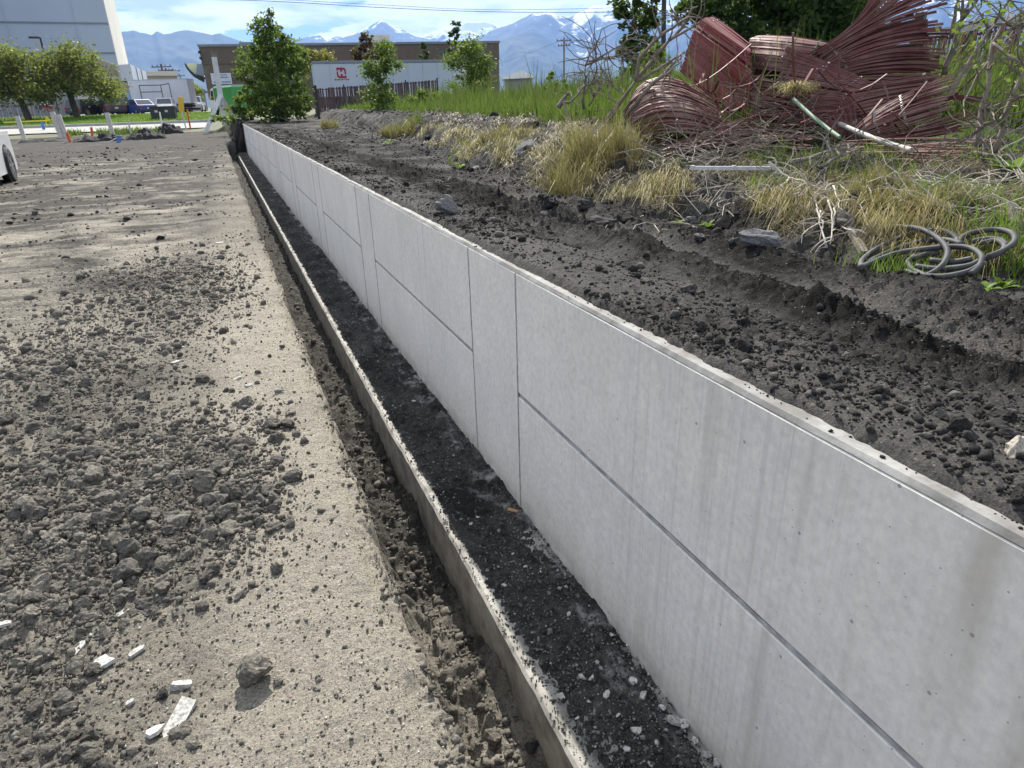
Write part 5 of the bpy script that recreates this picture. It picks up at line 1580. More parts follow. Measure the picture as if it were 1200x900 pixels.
for a, c_ in (((-1.0, 0, 1.65), (-1.0, 0, 3.1)), ((-.1, 0, 1.65), (-.1, 0, 3.25)), ((-1.0, 0, 3.1), (-3.2, 0, 3.1)), ((-1.0, 0, 2.4), (-3.2, 0, 2.4)), ((-3.2, 0, 3.1), (-3.2, 0, 1.3)), ((-.1, 0, 3.25), (-1.0, 0, 3.1))):
    b.tube([a, c_], .045, 6)
o = b.build('pipe_rack', M_TRIM); o.location = q0 + Vector((.9, .4, -.1))
tag(o, 'black steel pipe frame standing up in front of the white box truck', 'rack')
vn = at(279, 131, 62); vn.z = zg(vn.x, vn.y) + .1
gv = empty('green_van', vn, 'bright green box van beside the bush, behind the white timber post', 'van', None, R(112))
b = MB(); b.box((0, 0, 1.30), (3.6, 2.0, 1.75), bevel=.12); b.build('body', P_GREEN, gv)
b = MB(); b.prism([(1.8, .5), (2.9, .5), (2.95, 1.1), (2.3, 2.0), (1.8, 2.1)], 'y', -.95, .95); b.build('cab', P_WHITE, gv)
for s in (-1, 1):
    b = MB(); b.prism([(1.9, 1.2), (2.65, 1.2), (2.3, 1.85), (1.9, 1.9)], 'y', s * .95, s * .965); b.build('window', M_GLASS, gv)
    for x_ in (-1.1, 2.1):
        wheel(gv, x_, s * .9, .36, .24, s)
b = MB(); b.box((-1.2, -1.005, 1.75), (.5, .02, .18)); b.build('badge', M_TRIM, gv)
b = MB(); b.box((0, 0, 2.19), (3.3, 1.7, .04)); b.build('roof_edge', P_WHITE, gv)

# ------------------------------------------------------------------ stakes, boxes and small things by the street
M_LATH = basic('white_lath', (0.58, 0.56, 0.51), (0.45, 0.43, 0.38), 6, .8)
M_ORANGE = basic('orange_paint', (0.62, 0.13, 0.03), (0.50, 0.11, 0.03), 6, .7)
M_BLUEP = basic('blue_paint', (0.06, 0.20, 0.50), (0.05, 0.16, 0.4), 6, .6)
M_YELLOW = basic('yellow_paint', (0.60, 0.36, 0.03), (0.48, 0.29, 0.03), 4, .6)
M_TAPE = basic('yellow_tape', (0.62, 0.58, 0.06), (0.55, 0.5, 0.05), 9, .5)
M_BLACKP = basic('black_sheet', (0.016, 0.016, 0.017), (0.035, 0.034, 0.033), 4, .85, spec=.15)
M_WHITEP = basic('white_paint', (0.62, 0.63, 0.63), (0.50, 0.51, 0.51), 2.5, .7)
def stake(name, label, cat, a, b_, w, mat, D, h=None, point=True, group=None):
    p, q = at(a[0], a[1], D), at(b_[0], b_[1], D)
    q.z = min(q.z, soil_z(q.x, q.y)) - .05
    m_ = MB(); m_.beam((0, 0, 0), p - q, w, h or w * .6)
    o = m_.build(name, mat); o.location = q
    return tag(o, label, cat, group)
stake('post', 'white leaning post farthest left, just right of the white pickup', 'post', (20, 136), (27, 158), .20, M_LATH, 46)
stake('post', 'white leaning post, left one of the leaning pair', 'post', (61, 131), (71, 157), .22, M_LATH, 46)
stake('post', 'white leaning post, right one of the leaning pair', 'post', (68, 134), (77, 157), .22, M_LATH, 46)
stake('post', 'white leaning post in front of the dark van', 'post', (125, 132), (131, 153), .22, M_LATH, 46)
stake('stake', 'orange stake leaning by the foot of the leaning post pair', 'stake', (78, 155), (82, 165), .12, M_ORANGE, 40)
stake('stake', 'orange stake standing alone left of the silt fence heap', 'stake', (107, 149), (108, 161), .11, M_ORANGE, 44)
stake('stake', 'short thick blue stake in dark soil', 'stake', (139, 159), (139.5, 169), .17, M_BLUEP, 38)
stake('stake', 'thin pale lath standing right of the blue stake', 'stake', (150, 141), (156, 166), .07, M_LATH, 40)
stake('stake', 'pale lath leaning low over the dark soil left of the blue stake', 'stake', (142, 159), (118, 170), .08, M_LATH, 38)
stake('stake', 'thin orange topped lath right of the yellow marker', 'stake', (219, 128), (223, 150), .10, M_ORANGE, 50)
stake('stake', 'pale lath leaning beside the orange topped lath', 'stake', (213, 131), (218, 150), .08, M_LATH, 50)
stake('stake', 'thin white stake in front of the black utility boxes', 'stake', (187, 131), (189, 142), .10, M_LATH, 56)
p = at(213, 131, 66); b = MB(); b.box((0, 0, .55), (.34, .34, 1.2), bevel=.03); b.beam((0, 0, -.9), (0, 0, 0), .10, .10)
o = b.build('marker_post', M_YELLOW); o.location = p; o.rotation_euler = (0, .12, .4); tag(o, 'yellow square marker post on the lawn', 'marker')
for k, (px, py, w, l) in enumerate(((184, 137, .75, 'black utility box, left one of the pair on the lawn'), (196, 137.5, 1.5, 'black wide utility box, right one of the pair on the lawn'))):
    p = at(px, py, 68); p.z = zg(p.x, p.y) + .1
    root = empty('utility_box', p, l, 'utility box', None, R(-8))
    b = MB(); b.box((0, 0, .48), (w, .8, .9), bevel=.03); b.build('cabinet', M_TRIM, root)
    b = MB(); b.box((0, 0, .96), (w + .06, .86, .08), bevel=.02); b.build('lid', M_TRIM, root)
    b = MB(); b.box((.1, -.405, .62), (.22, .012, .16)); b.build('sticker', M_PLATE, root)
def heap(label, px0, px1, py, D, h, seed, mat=M_BLACKP, name='silt_fence'):
    a, c_ = at(px0, py, D), at(px1, py, D)
    L = (c_ - a).length
    xs = np.linspace(0, 1, 46); ys = np.linspace(-1, 1, 16)
    X, Y = np.meshgrid(xs, ys)
    env = np.sqrt(np.clip(1 - Y ** 2, 0, 1)) * np.sin(np.pi * np.clip(X, 0, 1)) ** .4
    Zz = h * env * (.55 + .8 * np.abs(fbm(X * L * 1.6, Y * 1.5, 4, seed)) + .3 * fbm(X * L * .8, Y, 2, seed + 5))
    dx, dy = (c_ - a).x, (c_ - a).y
    gx_ = X * dx - Y * .55 * dy / L + 0; gy_ = X * dy + Y * .55 * dx / L
    base_ = np.array([[soil_z(a.x + u, a.y + v_) for u, v_ in zip(r1, r2)] for r1, r2 in zip(gx_, gy_)])
    o = link(name, grid_mesh(name, gx_, gy_, base_ - a.z + Zz - .03), mat, smooth=False)
    o.location = a
    return tag(o, label, 'silt fence')
heap('crumpled heap of black sheet beside the street below the utility boxes', 184, 215, 152, 46, .50, 81)
heap('long low row of crumpled black silt fence on dark soil, left of the pale lath', 84, 150, 164, 40, .36, 82)
heap('crumpled black silt fence right of the blue stake', 146, 196, 163, 40, .42, 83)
heap('thin flattened black sheet nearest the white pickup', 18, 82, 164, 42, .14, 84)
a, c_ = at(4, 143.5, 52), at(60, 141, 54)
b = MB(); b.beam((0, 0, 0), c_ - a, .012, .08); o = b.build('caution_tape', M_TAPE); o.location = a
tag(o, 'yellow caution tape stretched between the white posts', 'tape')
b = MB(); p = at(60, 143, 53)
for a0, a1 in (((0, 0, 0), (.25, 0, .35)), ((.25, 0, .35), (.1, .05, -.5)), ((0, 0, 0), (-.22, 0, .3)), ((-.22, 0, .3), (-.3, 0, -.15))):
    b.beam(a0, a1, .012, .14)
o = b.build('tape_bow', M_TAPE); o.location = p; tag(o, 'knotted end of yellow tape hanging at the leaning post pair', 'tape')
p = at(51, 150, 56); b = MB(); b.tube([(0, 0, -.1), (0, 0, .35)], .09, 8); o = b.build('stake', M_BLUEP); o.location = p; tag(o, 'small blue marker stub on the street edge below the tape', 'stake')
n = 1400
x = RNG.uniform(-8.2, -2.4, n); y = 47.5 + RNG.normal(0, .7, n)
k = fbm(x * .6, y * .6, 2, 85) > -.1
blades('verge_weeds', x[k], y[k], zs_fast(x[k], y[k]), RNG.uniform(.1, .45, k.sum()), np.full(k.sum(), .05), RNG.uniform(.2, .7, k.sum()), M_GRASS, 'patchy green weeds along the near edge of the street', 'weeds')

# white timber post with two braces, at the end of the wall
D = 47
r0 = at(264, 149, D); r0.z = zg(r0.x, r0.y)
root = empty('timber_post', r0, 'tall white timber post with two slanting braces and a splintered top', 'post')
def seg(nm, a, c_, w, mat=M_WHITEP, lift=0):
    b = MB(); b.beam(a - r0, c_ - r0, w, w * .8, up=(0, 1, 0)); b.build(nm, mat, root)
seg('shaft', r0 - Vector((0, 0, .3)), at(251, 67, D), .30)
for dx, tx, ty in ((-1.7, 248.5, 60), (0, 250.5, 63), (1.8, 253, 61)):
    seg('splinter', at(251 + dx, 67, D), at(tx, ty, D), .09, M_GREYWOOD)
g0, g1 = at(239, 149, D - 1.2), at(275, 136, D + 2)
g0.z = zg(g0.x, g0.y) - .1
g1.z = zg(g1.x, g1.y) - .1
seg('brace', g0, at(258, 112, D - .25), .24); seg('brace', g1, at(259, 113, D + .25), .24)
for t in (.30, .42):
    p = r0.lerp(at(251, 67, D), t); b = MB(); b.tube([p - r0 + Vector((0, -.2, 0)), p - r0 + Vector((0, .1, 0))], .04, 8); b.build('bolt', M_TRIM, root)

def pole(name, label, cat, px, py0, py1, D, r, mat, arms=(), lean=None, up=None):
    p, q = at(px, py0, D), at(lean if lean is not None else px, py1, D)
    q.z = min(q.z, zg(q.x, q.y))
    root = empty(name, q, label, cat)
    b = MB(); b.tube([(0, 0, -.3), p - q], [r, r * .8], 8); b.build('pole', mat, root)
    side = Vector((_RX[0], _RX[1], 0)).normalized()
    for dz, L in arms:
        c = p - q - Vector((0, 0, dz))
        b = MB(); b.beam(c - side * L / 2, c + side * L / 2, r * .9, r * .9); b.build('crossarm', mat, root)
        for s in (-.45, -.2, .2, .45):
            b = MB(); b.tube([c + side * L * s, c + side * L * s + Vector((0, 0, r * 1.8))], r * .3, 6); b.build('insulator', M_TRIM, root)
    return root
M_POLE = basic('pole_wood', (0.10, 0.082, 0.068), (0.065, 0.055, 0.047), 3, .9, stretch=(4, 4, .4))
M_GPOLE = basic('grey_pole_wood', (0.20, 0.185, 0.17), (0.14, 0.13, 0.12), 3, .9, stretch=(4, 4, .4))
pole('utility_pole', 'nearest of the dark utility poles behind the box truck', 'utility pole', 188.5, 75, 100, 190, .26, M_POLE, ((.6, 4.6),), lean=193)
pole('utility_pole', 'second dark utility pole behind the box truck, in front of the tan building edge', 'utility pole', 194, 80, 100, 220, .26, M_POLE, ((.5, 4.2),), lean=198)
pole('utility_pole', 'third utility pole from the left, with two crossarms, above the yellow green tree', 'utility pole', 202, 81, 100, 240, .22, M_POLE, ((.5, 4.4), (1.6, 3)), lean=205)
pole('utility_pole', 'farthest and shortest utility pole near the yellow green tree', 'utility pole', 210.5, 87, 101, 270, .2, M_POLE, ((.5, 3.4),), lean=212)
pole('utility_pole', 'grey utility pole with two crossarms standing before the snowy mountains', 'utility pole', 661, 44, 90, 120, .17, M_GPOLE, ((.45, 2.4), (1.15, 2.0)))
pole('utility_pole', 'tall black pole between the leafy trees left of the large red roll', 'utility pole', 778.5, -25, 88, 42, .15, M_TRIM)
pole('utility_pole', 'short dark pole behind the top of the fanned maroon slats', 'utility pole', 994, 2, 60, 60, .14, M_POLE, ((.3, 2.4),))
# light column by the white building
p0, p1 = at(47, 44, 100), at(50, 60, 100)
root = empty('light_column', Vector((p1.x, p1.y, zg(p1.x, p1.y))), 'black lamp column standing up above the left street tree', 'light column')
b = MB(); b.tube([(0, 0, 0), (p0.x - p1.x, 0, p0.z - zg(p1.x, p1.y))], .10, 8); b.build('column', M_TRIM, root)
b = MB(); b.box((p0.x - p1.x - .55, 0, p0.z - zg(p1.x, p1.y)), (1.1, .38, .20), bevel=.04); b.build('lamp_head', M_TRIM, root)
def wire(label, pts, r):
    b = MB(); P = catmull([at(*q) for q in pts], 8); b.tube([v_ - P[0] for v_ in P], r, 4)
    o = b.build('power_line', M_TRIM); o.location = P[0]; return tag(o, label, 'power line')
wire('thin dark power line sagging across the sky from the white building to the trees', [(180, -3, 46), (320, 1.5, 44), (440, 8.5, 42), (560, 13.5, 41), (690, 14.5, 40), (778, 12, 42)], .016)
wire('thin power line just below the upper one near the left of the sky', [(180, -6, 47), (320, -1, 45), (450, 6, 43), (580, 11.5, 42), (778, 8, 42)], .011)
wire('faint power line running down from the grey utility pole to the left', [(661, 46, 120), (620, 62, 150), (560, 84, 190)], .02)
wire('faint power line running from the grey utility pole to the right', [(661, 58, 120), (700, 63, 110), (760, 66, 100)], .018)

# ------------------------------------------------------------------ buildings
M_BRICK, tb_, bb_ = new_mat('brown_block')
v = pos(tb_, (1, 1, 1), obj=False)
br = N(tb_, 'ShaderNodeTexBrick')
br.inputs['Scale'].default_value = 1.0
br.inputs['Brick Width'].default_value = .41; br.inputs['Row Height'].default_value = .205
br.inputs['Mortar Size'].default_value = .012
br.inputs['Color1'].default_value = (.165, .125, .092, 1); br.inputs['Color2'].default_value = (.125, .096, .073, 1); br.inputs['Mortar'].default_value = (.10, .085, .07, 1)
mpx = N(tb_, 'ShaderNodeMapping'); mpx.inputs['Rotation'].default_value = (math.pi / 2, 0, 0)
tb_.links.new(v, mpx.inputs[0]); tb_.links.new(mpx.outputs[0], br.inputs[0])
tb_.links.new(br.outputs[0], bb_.inputs['Base Color']); bb_.inputs['Roughness'].default_value = .9
M_BAND = basic('brown_band', (0.135, 0.105, 0.08), (0.115, 0.09, 0.07), 2, .9)
M_COPING = basic('metal_coping', (0.20, 0.22, 0.25), (0.16, 0.175, 0.2), 2, .5)
M_CREAM = basic('cream_panel', (0.60, 0.58, 0.52), (0.54, 0.52, 0.47), .3, .8)
M_SHADEWHITE = basic('blue_shade_white', (0.35, 0.41, 0.49), (0.32, 0.375, 0.45), .12, .7, stretch=(1, 1, .2))  # white with the blue shade of the hall's face mixed into it
M_TAN = basic('tan_wall', (0.34, 0.30, 0.24), (0.29, 0.26, 0.21), .4, .9)
M_GREYW = basic('grey_wall', (0.26, 0.26, 0.265), (0.21, 0.21, 0.215), .5, .9)
M_SIGNW = basic('sign_white', (0.56, 0.60, 0.66), (0.52, 0.56, 0.62), .6, .6)
M_SIGNT = basic('sign_letter', (0.10, 0.14, 0.22), (0.08, 0.11, 0.18), 2, .6)
M_LOGO = basic('logo_red', (0.30, 0.018, 0.040), (0.26, 0.016, 0.036), 2, .5)
def frame_at(a, b_):
    """empty-local axes along a wall face seen from the camera: x to the right, y away"""
    d = Vector((b_.x - a.x, b_.y - a.y, 0))
    return math.atan2(d.y, d.x), d.length
# brown block building
bl, brt = at(233, 52, 88), at(584, 48, 88)
ang, Wd = frame_at(bl, brt)
zb_ = zg(bl.x, bl.y) - .3
Hb = (bl.z + brt.z) / 2 - zb_
bb = empty('brown_building', Vector((bl.x, bl.y, zb_)), 'long low brown block building with a flat roof and grey coping', 'building', None, ang)
b = MB(); b.box((Wd / 2, 9, Hb * .37), (Wd, 18, Hb * .74)); b.build('wall', M_BRICK, bb)
b = MB(); b.box((Wd / 2, 9, Hb * .74 + Hb * .115), (Wd + .10, 18.1, Hb * .23)); b.build('parapet', M_BAND, bb)
b = MB(); b.box((Wd / 2, 9, Hb * .74 + .05), (Wd + .16, 18.16, .12)); b.build('ledge', M_BAND, bb)
b = MB(); b.box((Wd / 2, 9, Hb - .12), (Wd + .3, 18.3, .26), bevel=.02); b.build('coping', M_COPING, bb)
def local(root, ang_, px, py, depth_y=0.0):
    """point of the wall plane (local y = depth_y) seen at a pixel"""
    o = root.location; n_ = Vector((-math.sin(ang_), math.cos(ang_), 0)); r = Vector(ray(px, py)); c0 = Vector(CAM)
    t = ((o + n_ * depth_y) - c0).dot(n_) / r.dot(n_)
    q = c0 + r * t - o
    return Vector((q.x * math.cos(ang_) + q.y * math.sin(ang_), depth_y, q.z))
def wall_box(root, ang_, x0, y0, x1, y1, d, nm, mat, dy=0.0):
    a, c_ = local(root, ang_, x0, y0, dy), local(root, ang_, x1, y1, dy)
    b = MB(); b.box(((a.x + c_.x) / 2, dy - d / 2, (a.z + c_.z) / 2), (abs(c_.x - a.x), d, abs(a.z - c_.z)), bevel=min(.02, d * .3))
    return b.build(nm, mat, root)
wall_box(bb, ang, 515, 57.5, 521, 62.5, .10, 'window', M_GLASS)
wall_box(bb, ang, 233, 60, 235.5, 63, .5, 'wall_lamp', M_TRIM); wall_box(bb, ang, 234.5, 67, 237, 70, .5, 'wall_lamp', M_TRIM)
b = MB(); q = local(bb, ang, 444, 49, 4); b.box((q.x, 4, Hb + .55), (2.5, 2, 1.0), bevel=.05); b.build('rooftop_unit', M_CREAM, bb)
b = MB(); q = local(bb, ang, 288, 49, 6); b.box((q.x, 6, Hb + .25), (1.4, 1.4, .7), bevel=.05); b.build('rooftop_unit', M_GREYW, bb)
for k in range(1, 6):
    b = MB(); b.box((Wd * k / 6, -.012, Hb * .37), (.05, .03, Hb * .74 - .1)); b.build('control_joint', M_BAND, bb)
# sign on its wall
s0, s1 = local(bb, ang, 246.5, 86, -.1), local(bb, ang, 272.5, 98.5, -.1)
mw = bb.matrix_world
sg = empty('wall_sign', bb.location + Matrix.Rotation(ang, 3, 'Z') @ Vector((s0.x, -.12, s1.z)), 'white rectangular wall sign with dark lettering on the brown building', 'sign', None, ang)
sw, sh = s1.x - s0.x, s0.z - s1.z
b = MB(); b.box((sw / 2, 0, sh / 2), (sw, .08, sh), bevel=.015); b.build('board', M_SIGNW, sg)
def text_rows(root, rows, mat, y):
    for x0, x1, z, h in rows:                       # lettering too small to read: strokes of uneven words
        b = MB(); x = x0
        while x < x1:
            w = random.uniform(.06, .13)
            b.box((x + w / 2, y, z), (w, .012, h * random.uniform(.75, 1))); x += w + .05
        b.build('lettering', mat, root)
text_rows(sg, [(sw * .50, sw * .78, sh * .84, .14), (sw * .20, sw * .86, sh * .62, .16), (sw * .10, sw * .38, sh * .20, .15), (sw * .50, sw * .94, sh * .20, .15)], M_SIGNT, -.047)
M_SAIL = leafmat('canopy_cloth', [(0.75, 0.75, 0.74)], .75)
# hooked canopy at its left corner
cv_ = at(226, 89, 92)
root = empty('canopy', Vector((cv_.x, cv_.y, cv_.z)), 'white curved canopy with a dark underside left of the brown building', 'canopy')
def cpt(px, py, D=92):
    return at(px, py, D) - cv_
vs = []
top = [cpt(217.5, 74.5), cpt(231, 74.5), cpt(239, 77)]
low = [cpt(218, 76), cpt(222, 82.5), cpt(229, 87.5), cpt(239, 88)]
P = [cpt(217.5, 74.5), cpt(231, 74.5), cpt(229, 87.3), cpt(223, 83)]
b = MB(); m4 = [p + Vector((0, 1.5, 0)) for p in P]; b.add(P + m4, [(0, 1, 2, 3), (7, 6, 5, 4), (0, 4, 5, 1), (1, 5, 6, 2), (2, 6, 7, 3), (3, 7, 4, 0)]); b.build('sail', M_SAIL, root)
P = [cpt(231, 75), cpt(238.5, 75), cpt(239.5, 88), cpt(229.3, 87.5)]
b = MB(); m4 = [p + Vector((0, 1.5, 0)) for p in P]; b.add(P + m4, [(0, 1, 2, 3), (7, 6, 5, 4), (0, 4, 5, 1), (1, 5, 6, 2), (2, 6, 7, 3), (3, 7, 4, 0)]); b.build('panel', M_SHADEWHITE, root)
b = MB(); b.tube([cpt(217, 74.5), cpt(219, 79), cpt(223, 84), cpt(228, 88.5), cpt(234, 91), cpt(240, 93)], [.08, .10, .12, .16, .26, .36], 8); b.build('arm', M_TRIM, root)

# long white trailer with the red logo
tl, trr = at(366, 72.5, 62), at(546, 68.5, 64)
ang, Wd = frame_at(tl, trr)
zt = (tl.z + trr.z) / 2; z0_ = zg(tl.x, tl.y) - .1
tr = empty('long_trailer', Vector((tl.x, tl.y, z0_)), 'long white panelled trailer with a dark red square logo behind the brown fence', 'trailer', None, ang)
Ht = zt - z0_
b = MB(); b.box((Wd / 2, 1.3, 1.15 + (Ht - 1.35) / 2), (Wd, 2.5, Ht - 1.35)); b.build('body', M_SHADEWHITE, tr)
b = MB(); b.box((Wd / 2, 1.3, Ht - .11), (Wd + .08, 2.58, .22), bevel=.02); b.build('top_rail', M_COPING, tr)
b = MB(); b.box((Wd / 2, 1.3, 1.06), (Wd + .04, 2.54, .18), bevel=.02); b.build('bottom_rail', M_ALU, tr)
npan = 10
M_TRL = basic('trailer_white', (0.44, 0.49, 0.56), (0.40, 0.45, 0.52), .5, .6)
for k in range(npan):
    b = MB(); b.box((Wd * (k + .5) / npan, .042, 1.16 + (Ht - 1.39) / 2), (Wd / npan - .03, .03, Ht - 1.41), bevel=.008); b.build('panel', M_TRL, tr)
for k in (.12, .2, .8, .88):
    for s in (.2, 2.4):
        b = MB(); b.lathe([(0, -.12), (.5, -.12), (.5, .12), (0, .12)], 18, 'y', c=(Wd * k, s, .5)); b.build('wheel', M_TYRE, tr)
# logo: a square with a rounded corner top right and bottom left, a white H cut in it
la, lb = local(tr, ang, 393.8, 79.2, .02), local(tr, ang, 406.2, 91.6, .02)
x0, x1, z1_, z0b = la.x, lb.x, la.z, lb.z
w_, h_ = x1 - x0, z1_ - z0b
def lp(u, v_):
    return (x0 + u * w_, z0b + v_ * h_)
def flat(poly, nm='logo', mat=M_LOGO):
    b = MB(); b.prism([lp(u, v_) for u, v_ in poly], 'y', .012, .024); return b.build(nm, mat, tr)
def arc(cx_, cy_, r_, a0, a1, n_=6):
    return [(cx_ + r_ * math.cos(math.radians(a0 + (a1 - a0) * i / n_)), cy_ + r_ * math.sin(math.radians(a0 + (a1 - a0) * i / n_))) for i in range(n_ + 1)]
flat([(0, 1), (0, .74), (.17, .74), (.17, .80), (.66, .80)] + arc(.66, .62, .18, 90, 0) + [(.84, .36), (1, .36)] + arc(.70, .70, .30, 0, 90))
flat([(1, 0), (1, .24), (.84, .24), (.84, .20), (.34, .20)] + arc(.34, .38, .18, 270, 180) + [(.16, .64), (0, .64)] + arc(.30, .30, .30, 180, 270))
flat([(.40, .62), (.62, .62), (.62, .80), (.40, .80)])
flat([(.40, .20), (.62, .20), (.62, .40), (.40, .40)])
ta, tb2 = local(tr, ang, 392.3, 92.6, .02), local(tr, ang, 409.6, 93.8, .02)
text_rows(tr, [(ta.x, ta.x + w_ * .24, (ta.z + tb2.z) / 2, .12), (ta.x + w_ * .38, ta.x + w_ * 1.06, (ta.z + tb2.z) / 2, .11), (ta.x + w_ * 1.18, ta.x + w_ * 1.38, (ta.z + tb2.z) / 2, .12)], M_LOGO, .018)

# fences with slats
M_FSLAT = slatmat('brown_fence_slat', (0.095, 0.060, 0.064), (0.065, 0.044, 0.049), .2)
def slat_fence(name, label, a, c_, h, step, w, mat, post_mat, npost, cap=None, lean=0.0, stuff=False):
    a, c_ = Vector(a), Vector(c_)
    root = empty(name, a, label, 'fence', None, math.atan2(c_.y - a.y, c_.x - a.x))
    L = math.hypot(c_.x - a.x, c_.y - a.y); dz = c_.z - a.z
    n = int(L / step)
    src = MB(); src.box((0, 0, h / 2), (w, .02, h), bevel=.004); me_ = src.mesh('slat'); me_.materials.append(mat)
    for k in range(n):
        x_ = (k + .5) * step
        o = bpy.data.objects.new('slat', me_); COL.objects.link(o); o.parent = root
        o.location = (x_, 0, dz * x_ / L); o.scale = (1, 1, random.uniform(.985, 1.012)); o.rotation_euler = (random.gauss(0, .01), random.gauss(lean, .025), random.gauss(0, .08))
    for k in range(npost + 1):
        x_ = L * k / npost
        b = MB(); b.tube([(x_, .08, dz * x_ / L - .2), (x_, .08, dz * x_ / L + h + .12)], .045, 8); b.build('post', post_mat, root)
    for zz in (.06, h - .08):
        b = MB(); b.tube([(0, .04, zz), (L, .04, zz + dz)], .02, 6); b.build('rail', post_mat, root)
    if cap:
        b = MB(); b.box((L / 2, .05, 0), (L, .14, .14)); o = b.build('cap_rail', cap, root); o.location = (0, 0, h + .06); o.rotation_euler = (0, -math.atan2(dz, L), 0)
    return root
a, c_ = at(366, 101, 46), at(512, 97, 44)
za, zc = a.z, c_.z
a.z = zg(a.x, a.y) - .15; c_.z = zg(c_.x, c_.y) - .15
hf = (za - a.z + zc - c_.z) / 2
slat_fence('slat_fence', 'dark brown slatted chain link fence in front of the white trailer', a, c_, hf, .105, .095, M_FSLAT, M_TRIM, 4)
a, c_ = at(1078, 45, 19), at(1225, 34, 15.5)
za = a.z; a.z = 1.15; c_.z = 1.15 + 0.0
M_RFSL = slatmat('red_fence_slat', (0.115, 0.032, 0.035), (0.075, 0.025, 0.028), .25)
slat_fence('slat_fence', 'standing dark red slat fence with a grey top rail at the right, behind bare saplings', a, c_, za - 1.15, .085, .066, M_RFSL, M_GPOLE, 3, cap=M_COPING)
for k, (px, p0, p1, w, l) in enumerate(((1051, 20, 60, .20, 'black wooden post stump seen through the fanned slats'), (1080, 14, 60, .22, 'black wooden post stump right of the fanned slats'), (1142, 24, 60, .20, 'dark wooden post stump rising over the right fence'))):
    a = at(px, p0, 24); b = MB(); b.box((0, 0, -(a.z - 1.1) / 2), (w * 1.3, w, a.z - 1.1), bevel=.03)
    o = b.build('post', M_TRIM); o.location = a; o.rotation_euler = (0, .06, .2); tag(o, l, 'post')
# chain fence posts at the far end of the wall
stake('post', 'black leaning fence post at the left foot of the big bush', 'post', (288, 106), (295, 142), .14, M_TRIM, 40)
stake('post', 'grey leaning fence post right beside the black one', 'post', (290.5, 106), (297, 142), .12, M_GPOLE, 41)
stake('post', 'black post at the right side of the big bush', 'post', (369, 100), (373, 132), .14, M_TRIM, 42)

# big white hall at the far left: wide face coloured as in blue shade, slim end in a sunlit cream
ca = at(121, 0, 150); cb = at(137.2, 73, 150)
side = Vector((math.cos(YAW), -math.sin(YAW), 0))
awayv = Vector((math.sin(YAW), math.cos(YAW), 0))
cr = Vector((cb.x, cb.y, 0))
HA = math.radians(2.2)
hall = empty('white_hall', Vector((cr.x, cr.y, 1.0)), 'huge windowless white hall at the far left with a slim sunlit end wall', 'building', None, HA)
b = MB(); b.box((-45, 18, 19), (90, 36, 38)); b.build('wall', M_SHADEWHITE, hall)
for py in (27, 62):
    q = at(100, py, 150)
    z_ = local(hall, HA, 100, py, 0).z
    b = MB(); b.box((-45, -.06, z_), (90, .16, .22)); b.build('seam', M_COPING, hall)
for k in range(9):
    b = MB(); b.box((-5 - 10 * k, -.05, 19), (.12, .08, 37.8)); b.build('panel_joint', M_SHADEWHITE, hall)
b = MB(); b.box((.06, 18, 18.9), (.14, 36, 37.8)); b.build('end_wall', M_CREAM, hall)  # cream carries the sunlit tone of the hall's end
# lower building parts in front of it
def block(name, label, cat, px0, px1, pyt, D, dep, mat, z_bot=None, rz_extra=0, roof=None, rh=.5):
    a, c_ = at(px0, pyt, D), at(px1, pyt, D)
    ang_, L = frame_at(a, c_)
    zb = zg(a.x, a.y) - .2 if z_bot is None else z_bot
    o = empty(name, Vector((a.x, a.y, zb)), label, cat, None, ang_)
    h = (a.z + c_.z) / 2 - zb
    b = MB(); b.box((L / 2, dep / 2, h / 2), (L, dep, h)); b.build('wall', mat, o)
    if roof:
        b = MB(); b.box((L / 2, dep / 2, h - rh / 2 + .02), (L + .5, dep + .5, rh), bevel=.04); b.build('roof', roof, o)
    return o, ang_, L, h
lb_, a_, L_, h_ = block('low_building', 'low tan building with a pale roof edge right of the white hall', 'building', 171, 206, 83.5, 170, 20, M_TAN, roof=M_CREAM, rh=.9)
b = MB(); b.box((L_ * .62, -.06, h_ * .70), (1.2, .1, 1.8)); b.build('window', M_GLASS, lb_)
c0 = at(141, 76, 118); c1 = at(171, 84, 150)
lb2, a2_, L2, h2 = block('canopy_building', 'low grey building with a thick metal canopy in front of the white hall', 'building', 128, 152, 96, 118, 24, M_TAN)
P0, P1 = at(139, 76, 118), at(152.5, 76, 116)
P2 = at(171.5, 87, 140)
root = empty('entrance_canopy', Vector((P0.x, P0.y, 0)), 'thick silver entrance canopy, its long side running back, right of the street trees', 'canopy')
zt_, zb2 = P0.z, at(141, 95, 118).z
ft = [Vector((P0.x, P0.y, 0)), Vector((P1.x, P1.y, 0)), Vector((P2.x, P2.y, 0)), Vector((P2.x - 6, P2.y + 4, 0))]
vs = [q - ft[0] + Vector((0, 0, zb2)) for q in ft] + [q - ft[0] + Vector((0, 0, zt_)) for q in ft]
b = MB(); b.add(vs, [(3, 2, 1, 0), (4, 5, 6, 7)] + [(k, (k + 1) % 4, 4 + (k + 1) % 4, 4 + k) for k in range(4)]); b.build('fascia', M_ALU, root)
for t in (.3, .62):
    q = ft[1].lerp(ft[2], t) - ft[0]
    b = MB(); b.beam(q + Vector((.05, -.05, zb2)), q + Vector((.05, -.05, zt_)), .10, .10); b.build('joint', M_COPING, root)
for t in (.05, .5, .9):
    q = ft[1].lerp(ft[2], t) - ft[0] + Vector((-.4, .4, 0))
    b = MB(); b.tube([q + Vector((0, 0, .8)), q + Vector((0, 0, zb2))], .18, 8); b.build('column', M_GREYW, root)
